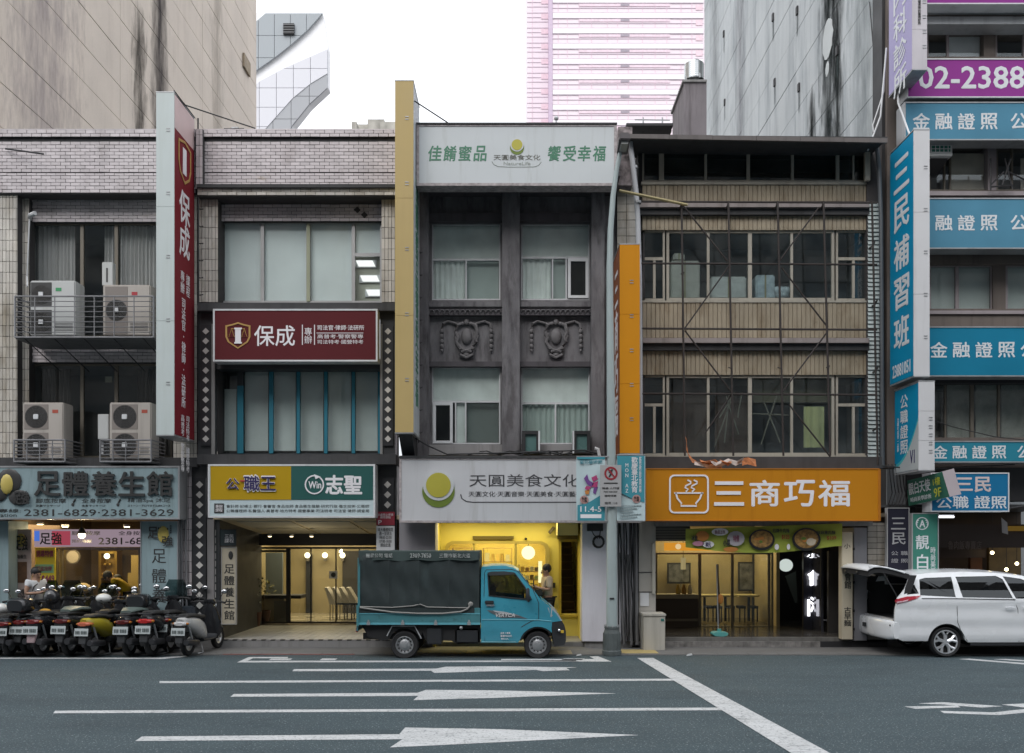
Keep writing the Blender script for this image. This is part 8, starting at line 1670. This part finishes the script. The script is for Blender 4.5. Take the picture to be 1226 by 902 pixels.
P_(MB().loft([(-.2, 0, .79, .09, .03), (-.1, 0, .80, .135, .045), (.15, 0, .785, .145, .05), (.32, 0, .745, .14, .045), (.5, 0, .745, .11, .045), (.58, 0, .70, .07, .03)], 12), 'seat', vinyl)
P_(MB().tube([(-.1, -.05, .79), (-.12, -.28, .80), (-.05, -.36, .80), (.05, -.36, .80), (.12, -.28, .80), (.1, -.05, .79)], .014, 6), 'grab_rail', M['black'])
P_(MB().loft([(.42, 0, .27, .13, .04), (.6, 0, .265, .16, .035), (.85, 0, .27, .16, .035), (.95, 0, .33, .14, .04)], 12), 'footboard', trim)
P_(MB().loft([(.24, 0, 1.0, .12, .05), (.36, 0, .99, .2, .07), (.6, 0, .96, .21, .07), (.82, 0, .91, .16, .06), (.97, 0, .88, .08, .04)], 14, ax='z'), 'leg_shield', sb)
P_(MB().loft([(.94, 0, .93, .1, .05), (1.0, 0, .91, .13, .085), (1.06, 0, .89, .1, .07)], 12, ax='z'), 'handlebar_cowl', sb)
P_(MB().tube([(-.33, .83, 1.0), (-.2, .88, 1.02), (0, .91, 1.01), (.2, .88, 1.02), (.33, .83, 1.0)], .014, 6), 'handlebar', M['black'])
for s in (-1, 1):
    P_(MB().cyl((s * .24, .865, 1.015), (s * .36, .815, .995), .022, 8), 'grip', M['rubber']); o = P_(MB().tube([(s * .2, .88, 1.02), (s * .24, .89, 1.12), (s * .29, .885, 1.2)], .007, 5), 'mirror_stem', M['black'])
    part(o, MB().ball((s * .31, .88, 1.225), .06, (1.1, .25, .75), 12), 'mirror', M['black']); part(o, MB().ball((s * .31, .870, 1.225), .052, (1.1, .2, .75), 12), 'mirror_glass', M['chrome'])
P_(MB().ball((0, 1.02, .93), .085, (1.1, .5, .75), 12), 'headlight', pm('lens', (.55, .58, .6), .08, .3, coat=.8))
P_(MB().loft([(1.0, 0, .50, .05, .02), (1.1, 0, .515, .065, .02), (1.25, 0, .49, .065, .02), (1.42, 0, .41, .055, .02)], 10), 'front_mudguard', sb); P_(MB().cyl((-.06, 1.24, .24), (-.06, 1.0, .7), .018, 6).cyl((.06, 1.24, .24), (.06, 1.0, .7), .018, 6).cyl((0, 1.05, .6), (0, .92, 1.0), .022, 6), 'fork', M['steel'])
P_(MB().loft([(-.335, 0, .655, .08, .03), (-.30, 0, .66, .125, .045), (-.2, 0, .665, .14, .05)], 12), 'tail_light', red)
P_(MB().hexa([(-.09, -.30, .50), (.09, -.30, .50), (.09, -.2, .50), (-.09, -.2, .50), (-.10, -.33, .62), (.10, -.33, .62), (.10, -.2, .64), (-.10, -.2, .64)]), 'tail_bracket', trim)
pl = P_(MB().hexa([(-.135, -.385, .44), (.135, -.385, .44), (.135, -.38, .44), (-.135, -.38, .44), (-.135, -.365, .585), (.135, -.365, .585), (.135, -.36, .585), (-.135, -.36, .585)]), 'licence_plate', platem, smooth=False)
m = MB()
for k, x in enumerate((-.1, -.07, -.04, .01, .04, .07, .1)): m.box(x - .009, x + .009, -.386, -.380, .475, .54)
part(pl, m, 'plate_mark', pm('plate_ink', (.12, .14, .14), .6), smooth=False)
P_(MB().hexa([(-.07, -.36, .28), (.07, -.36, .28), (.07, -.33, .28), (-.07, -.33, .28), (-.085, -.33, .45), (.085, -.33, .45), (.085, -.25, .46), (-.085, -.25, .46)]), 'rear_flap', trim, bevel=.01)
P_(MB().loft([(-.34, .14, .30, .05, .05), (-.3, .14, .30, .065, .065), (.1, .14, .26, .06, .06), (.2, .12, .24, .03, .03)], 12), 'exhaust', pm('exhaust_metal', (.07, .07, .075), .4, .6)); P_(MB().loft([(-.1, -.12, .26, .06, .08), (.1, -.12, .27, .075, .1), (.42, -.08, .3, .07, .09)], 12), 'engine_case', pm('engine_grey', (.07, .07, .072), .5, .4)); P_(MB().tube([(-.1, .35, .2), (-.16, .3, .04), (-.1, .22, .02), (.1, .22, .02), (.16, .3, .04), (.1, .35, .2)], .012, 5), 'centre_stand', M['steel'])
for s in (-1, 1): P_(MB().ball((s * .13, -.27, .66), .035, (1, 1, .7), 8), 'indicator', pm('scooter_amber', (.35, .13, .02), .2)); P_(MB().cyl((s * .12, -.02, .24), (s * .1, -.15, .6), .02, 8), 'shock_absorber', M['steel'])
yel_s = pm('scooter_yellow', (.44, .36, .03), .3, coat=.5, var=.04); whs_ = pm('scooter_white', (.48, .48, .47), .3, coat=.5, var=.04); gr_s = pm('scooter_graphite', (.05, .055, .06), .25, coat=.5); pkp = pm('orange_lens', (.5, .13, .07), .2)
rows = [(-6, 17.15, 12, 'black scooter cut by the left edge of the picture', {}), (8, 17.05, 20, 'black scooter second from the left edge', {'body_cowl': gr_s}), (31, 17.15, 24, 'black scooter standing in front of the man in the white shirt', {}), (46, 17.0, 18, 'black scooter with a pink flap hanging below its plate', {'rear_flap': pm('pink_flap', (.33, .24, .25), .7)}),
        (80, 17.05, 22, 'black scooter with dark red tail light left of the yellow one', {'tail_light': pm('dark_red_lens', (.09, .01, .01), .2)}), (108, 16.95, 28, 'yellow and black scooter with a white half helmet on it', {'body_cowl': yel_s, 'tail_light': pkp, 'leg_shield': sb}), (127, 17.6, 25, 'black scooter half hidden behind the yellow one', {}),
        (152, 17.05, 20, 'black scooter with dark tail light right of the yellow one', {'tail_light': pm('dark_red_lens', (.09, .01, .01), .2)}), (179, 17.05, 26, 'black scooter with a bright red tail light', {'tail_light': pm('bright_red_lens', (.4, .02, .02), .15)}), (200, 17.55, 28, 'dark scooter behind the white one with a blanket-like seat', {'body_cowl': gr_s}), (66, 17.75, 10, 'black scooter in the rear row beside the man in the white shirt', {}), (92, 17.8, 32, 'black scooter squeezed into the rear row left of the yellow one', {}), (168, 17.7, 14, 'black scooter in the rear row behind the red tail light', {}), (20, 17.8, 28, 'black scooter in the rear row at the far left', {}), (222, 17.05, 30, 'black and white scooter at the right end of the row', {'body_cowl': whs_, 'tail_light': pm('clear_tail', (.5, .5, .5), .2)})]
for i, (px, Y, rz, lab, sw) in enumerate(rows):
    loc = (X(px, Y), Y + .12, .012)
    if i == 0: first = (loc, rz, lab)
    else:
        c = copy_thing(SCO, loc, R(7 - rz * .45 + random.uniform(-4, 4)), lab, sw); s_ = random.uniform(.97, 1.06); c.scale = (s_ * 1.05, 1.0, s_)
        if i in (3, 8, 11, 13): part(c, MB().plate([(-.2, .98), (.2, .98), (.22, 1.2), (.14, 1.36), (-.14, 1.36), (-.22, 1.2)], [], 1.02, 1.028), 'windscreen', glass('scooter_screen', (.4, .48, .48), 1.5))
        if i in (2, 12): part(c, MB().loft([(-.42, 0, .98, .15, .1), (-.36, 0, .98, .19, .14), (-.1, 0, .98, .19, .14), (-.04, 0, .98, .15, .1)], 14, p=3.5), 'top_case', sb)
        if i in (4, 7): part(c, MB().loft([(-.15, 0, .84, .1, .03), (.1, 0, .87, .19, .05), (.4, 0, .84, .18, .05), (.55, 0, .79, .1, .03)], 12), 'rain_cover', pm('grey_green_cover', (.10, .13, .12), .4))
        if i in (1, 9): part(c, MB().box(-.12, .12, .72, .9, .5, .85), 'hanging_bag', pm('dull_bag', (.08, .09, .11), .8), bevel=.03)
SCO.scale = (1.03, 1, .98)
SCO.location = first[0]; SCO.rotation_euler = (0, 0, R(7 - first[1] * .45)); SCO['label'] = first[2]
# extras on the scooters
for (px, py, Y, r_, lab, mt, sc_) in ((124, 716.5, 17.5, .125, 'white half helmet resting on the yellow scooter', glob, (1.2, 1, .75)), (54, 733, 17.3, .1, 'orange rain bag on the seat of a black scooter', pm('orange_bag', (.5, .26, .02), .6), (1.2, 1, .7)), (1, 729, 17.4, .12, 'white helmet on the leftmost scooter', glob, (1.1, 1, .9)), (62, 715, 17.7, .15, 'black helmet hanging beside the man in the white shirt', sb, (1, 1, 1.1))):
    t = thing('helmet' if 'helmet' in lab else 'rain_bag', lab, 'helmet' if 'helmet' in lab else 'bag', (X(px, Y), Y, Z(py, Y) - r_ * .7))
    MB().ball((X(px, Y), Y, Z(py, Y)), r_, sc_, 16).build('shell' if 'helmet' in lab else 'bag_body', mt, t, smooth=True); MB().tube([(X(px, Y) - r_ * sc_[0] * .95, Y, Z(py, Y) - r_ * .2), (X(px, Y), Y - r_ * .98, Z(py, Y) - r_ * .3), (X(px, Y) + r_ * sc_[0] * .95, Y, Z(py, Y) - r_ * .2)], .012, 5).build('trim_strip', M['black'], t)
# ================================================================ PEOPLE
def skin_obj(name, pts, edges, rad, mat, par, sub=2):
    me = bpy.data.meshes.new(name); me.from_pydata(pts, edges, []); o = bpy.data.objects.new(name, me); COL.objects.link(o); attach(o, par)
    sk = o.modifiers.new('Skin', 'SKIN'); sk.use_smooth_shade = True
    if not me.skin_vertices: me.attributes.new('skin', 'FLOAT', 'POINT')
    for i, r_ in enumerate(rad):
        v = me.skin_vertices[0].data[i]; v.radius = (r_, r_) if not isinstance(r_, tuple) else r_; v.use_root = (i == 0)
    s = o.modifiers.new('Sub', 'SUBSURF'); s.levels = sub; s.render_levels = sub; me.materials.append(mat); return o
skinm = pm('skin', (.32, .19, .13), .6, var=.06); hair = pm('black_hair', (.012, .011, .012), .6)
def person(label, J, shirt, trousers, sleeve=1.0, face_dir=(0, -1, 0)):
    t = thing('person', label, 'person', (J['pelvis'][0], J['pelvis'][1], min(J['footL'][2], J['footR'][2])))
    names = ['pelvis', 'waist', 'chest', 'neck', 'head', 'crown', 'shL', 'elL', 'wrL', 'haL', 'shR', 'elR', 'wrR', 'haR', 'hipL', 'knL', 'anL', 'footL', 'hipR', 'knR', 'anR', 'footR']
    ix = {n: i for i, n in enumerate(names)}; E = [('pelvis', 'waist'), ('waist', 'chest'), ('chest', 'neck'), ('neck', 'head'), ('head', 'crown'), ('chest', 'shL'), ('shL', 'elL'), ('elL', 'wrL'), ('wrL', 'haL'), ('chest', 'shR'), ('shR', 'elR'), ('elR', 'wrR'), ('wrR', 'haR'), ('pelvis', 'hipL'), ('hipL', 'knL'), ('knL', 'anL'), ('anL', 'footL'), ('pelvis', 'hipR'), ('hipR', 'knR'), ('knR', 'anR'), ('anR', 'footR')]
    rad = dict(pelvis=.12, waist=.11, chest=.13, neck=.052, head=.088, crown=.075, sh=.06, el=.04, wr=.028, ha=.035, hip=.085, kn=.055, an=.035, foot=.035)
    rd = [rad.get(n, rad.get(n[:-1])) for n in names]
    skin_obj('body', [J[n] for n in names], [(ix[a], ix[b]) for a, b in E], rd, skinm, t)
    # fingers
    f = MB()
    for s in 'LR':
        h = Vector(J['ha' + s]); d = (h - Vector(J['wr' + s])).normalized(); a = d.cross(Vector((0, 0, 1))); a = a.normalized() if a.length > .1 else Vector((1, 0, 0)); b = a.cross(d)
        for k, ln in enumerate((.07, .08, .075, .06)): o_ = h + a * (k - 1.5) * .018; f.tube([o_, o_ + d * ln * .6 - b * .01, o_ + d * ln * .9 - b * .035], [.01, .009, .007], 5)
        f.tube([h + a * .03 - d * .03, h + a * .055 + d * .015, h + a * .05 + d * .04], [.011, .01, .008], 5)
    f.build('fingers', skinm, t, smooth=True)
    sh = [J['pelvis'], J['waist'], J['chest'], tuple(Vector(J['chest']).lerp(Vector(J['neck']), .6)), J['shL'], tuple(Vector(J['shL']).lerp(Vector(J['elL']), sleeve)), J['shR'], tuple(Vector(J['shR']).lerp(Vector(J['elR']), sleeve))]
    skin_obj('shirt', sh, [(0, 1), (1, 2), (2, 3), (2, 4), (4, 5), (2, 6), (6, 7)], [.14, .135, .155, .085, .08, .062, .08, .062], shirt, t)
    tr = [J['pelvis'], J['hipL'], J['knL'], J['anL'], J['hipR'], J['knR'], J['anR']]; skin_obj('trousers', tr, [(0, 1), (1, 2), (2, 3), (0, 4), (4, 5), (5, 6)], [.135, .1, .07, .055, .1, .07, .055], trousers, t)
    hd = Vector(J['head']); fd = Vector(face_dir).normalized(); up = (Vector(J['crown']) - hd).normalized(); rt = fd.cross(up)
    c = hd + up * .045 - fd * .02; MB().ball(c, .105, (.95, 1, 1.0), 14).build('hair', hair, t, smooth=True)
    g = MB(); g.ball(hd + fd * .095 - up * .01, .018, (1, 1, 1.4), 6)
    for s in (-1, 1): g.ball(hd + rt * s * .088 - up * .01, .024, (1, 1, 1.3), 6)
    g.build('nose_and_ears', skinm, t, smooth=True); e = MB()
    for s in (-1, 1): e.ball(hd + rt * s * .034 + fd * .083 + up * .022, .011, n=6)
    e.box(-.022, .022, -.004, .004, -.004, .004, Matrix.Translation(hd + fd * .088 - up * .045)); e.build('eyes_and_mouth', pm('dark_features', (.04, .015, .012), .6), t, smooth=True)
    for s in 'LR':
        a_, f_ = Vector(J['an' + s]), Vector(J['foot' + s]); MB().tube([a_ + (a_ - f_) * .25 - Vector((0, 0, .05)), a_ - Vector((0, 0, .03)), f_, f_ + (f_ - a_) * .15], [.035, .05, .045, .03], 8).build('shoe', M['black'], t, smooth=True)
    return t
def joints(x, y, z0, h=1.68, yaw=0, lean=0, arms=None, bend=None):
    "standing figure facing yaw (deg, 0 = towards -y); arms = offsets in the body frame"
    k = h / 1.7; B = dict(pelvis=(0, 0, .93), waist=(0, 0, 1.08), chest=(0, 0, 1.30), neck=(0, -.01, 1.47), head=(0, -.03, 1.57), crown=(0, -.02, 1.64), shL=(.18, 0, 1.40), shR=(-.18, 0, 1.40), elL=(.24, .02, 1.12), elR=(-.24, .02, 1.12), wrL=(.24, -.06, .88), wrR=(-.24, -.06, .88), haL=(.24, -.08, .81), haR=(-.24, -.08, .81), hipL=(.09, 0, .88), hipR=(-.09, 0, .88), knL=(.1, -.03, .48), knR=(-.1, -.01, .48), anL=(.1, .02, .09), anR=(-.1, .03, .09), footL=(.11, -.12, .035), footR=(-.11, -.11, .035))
    if arms: B.update(arms)
    if bend:
        c, s = math.cos(R(bend)), math.sin(R(bend))
        for n in ('waist', 'chest', 'neck', 'head', 'crown', 'shL', 'shR', 'elL', 'elR', 'wrL', 'wrR', 'haL', 'haR'):
            a, b, d = B[n]; d -= .93; B[n] = (a, b * c - d * s, .93 + d * c + b * s)
    cy, sy = math.cos(R(yaw)), math.sin(R(yaw))
    return {n: (x + k * (a * cy - b * sy), y + k * (a * sy + b * cy), z0 + k * d) for n, (a, b, d) in B.items()}
phone_arm = dict(elL=(.24, -.03, 1.15), wrL=(.10, -.26, 1.20), haL=(.05, -.32, 1.24), elR=(-.24, -.02, 1.15), wrR=(-.08, -.25, 1.17), haR=(-.02, -.31, 1.20))
wsh = pm('white_shirt', (.58, .60, .62), .85, var=.12, vs=9); bsh = pm('beige_shirt', (.42, .34, .25), .85, var=.1); ysh = pm('yellow_shirt', (.50, .34, .01), .8, var=.1); dtr = pm('dark_trousers', (.025, .025, .03), .9)
p1 = person('man in a white shirt looking down at his phone behind the scooters', joints(X(43, 18.3), 18.3, .06, 1.62, 62, arms=phone_arm), wsh, dtr, .55, (math.sin(R(62)), -math.cos(R(62)), -.35))
J = joints(X(43, 18.3), 18.3, .06, 1.62, 62, arms=phone_arm)
MB().tube([Vector(J['shL']) + Vector((0, -.05, .05)), Vector(J['chest']) + Vector((.05, -.165, 0)), Vector(J['pelvis']) + Vector((-.05, -.17, .1))], .014, 5).build('shoulder_strap', M['black'], p1); 
t = thing('phone', 'small phone held by the man in the white shirt', 'phone', J['haL']); hx_ = Vector(J['haL']); MB().box(hx_.x - .01, hx_.x + .07, hx_.y - .05, hx_.y - .04, hx_.z, hx_.z + .12).build('phone_body', M['black'], t); MB().box(hx_.x - .004, hx_.x + .064, hx_.y - .04, hx_.y - .036, hx_.z + .008, hx_.z + .112).build('phone_screen', pm('phone_screen', (.05, .06, .07), .1), t)
p2 = person('man in a beige shirt with a black strap reading his phone beside the truck nose', joints(X(655, 18.85), 18.85, .11, 1.62, -75, arms=phone_arm), bsh, dtr, .9, (-math.sin(R(75)), -math.cos(R(75)), -.3))
J = joints(X(655, 18.85), 18.85, .11, 1.62, -75, arms=phone_arm)
MB().tube([Vector(J['neck']) + Vector((.06, -.08, -.05)), Vector(J['chest']) + Vector((.0, -.17, -.03)), Vector(J['pelvis']) + Vector((-.10, -.15, .12))], .016, 5).build('shoulder_strap', M['black'], p2)
t = thing('shoulder_bag', 'black shoulder bag carried in front of the man in the beige shirt', 'bag', (J['pelvis'][0] - .18, J['pelvis'][1], J['pelvis'][2])); MB().box(J['pelvis'][0] - .3, J['pelvis'][0] - .1, J['pelvis'][1] - .22, J['pelvis'][1] - .08, J['pelvis'][2] - .02, J['pelvis'][2] + .22).build('bag_body', M['black'], t, bevel=.03); MB().box(J['pelvis'][0] - .3, J['pelvis'][0] - .1, J['pelvis'][1] - .235, J['pelvis'][1] - .22, J['pelvis'][2] + .1, J['pelvis'][2] + .21).build('bag_flap', vinyl, t, bevel=.01)
t = thing('phone', 'black phone held up by the man in the beige shirt', 'phone', J['haL']); hx_ = Vector(J['haL']); MB().box(hx_.x - .02, hx_.x, hx_.y - .06, hx_.y + .02, hx_.z, hx_.z + .13).build('phone_body', M['black'], t); MB().box(hx_.x, hx_.x + .003, hx_.y - .055, hx_.y + .015, hx_.z + .005, hx_.z + .125).build('phone_screen', pm('phone_screen', (.05, .06, .07), .1), t)
reach = dict(elL=(.22, -.1, 1.18), wrL=(.15, -.3, 1.10), haL=(.14, -.38, 1.06), elR=(-.22, -.1, 1.18), wrR=(-.12, -.3, 1.08), haR=(-.1, -.38, 1.04))
person('worker in a yellow shirt bending forward inside the massage shop', joints(X(157, 19.7), 19.7, .19, 1.6, -80, arms=reach, bend=50), ysh, dtr, .6, (-.8, -.1, -.6))
person('customer in a grey top leaning back in a massage chair inside the shop', joints(X(126, 20.1), 20.1, .0, 1.5, -60, bend=-25), pm('grey_top', (.22, .2, .23), .9), dtr, .9, (-.5, -.7, .3))
flush_text()
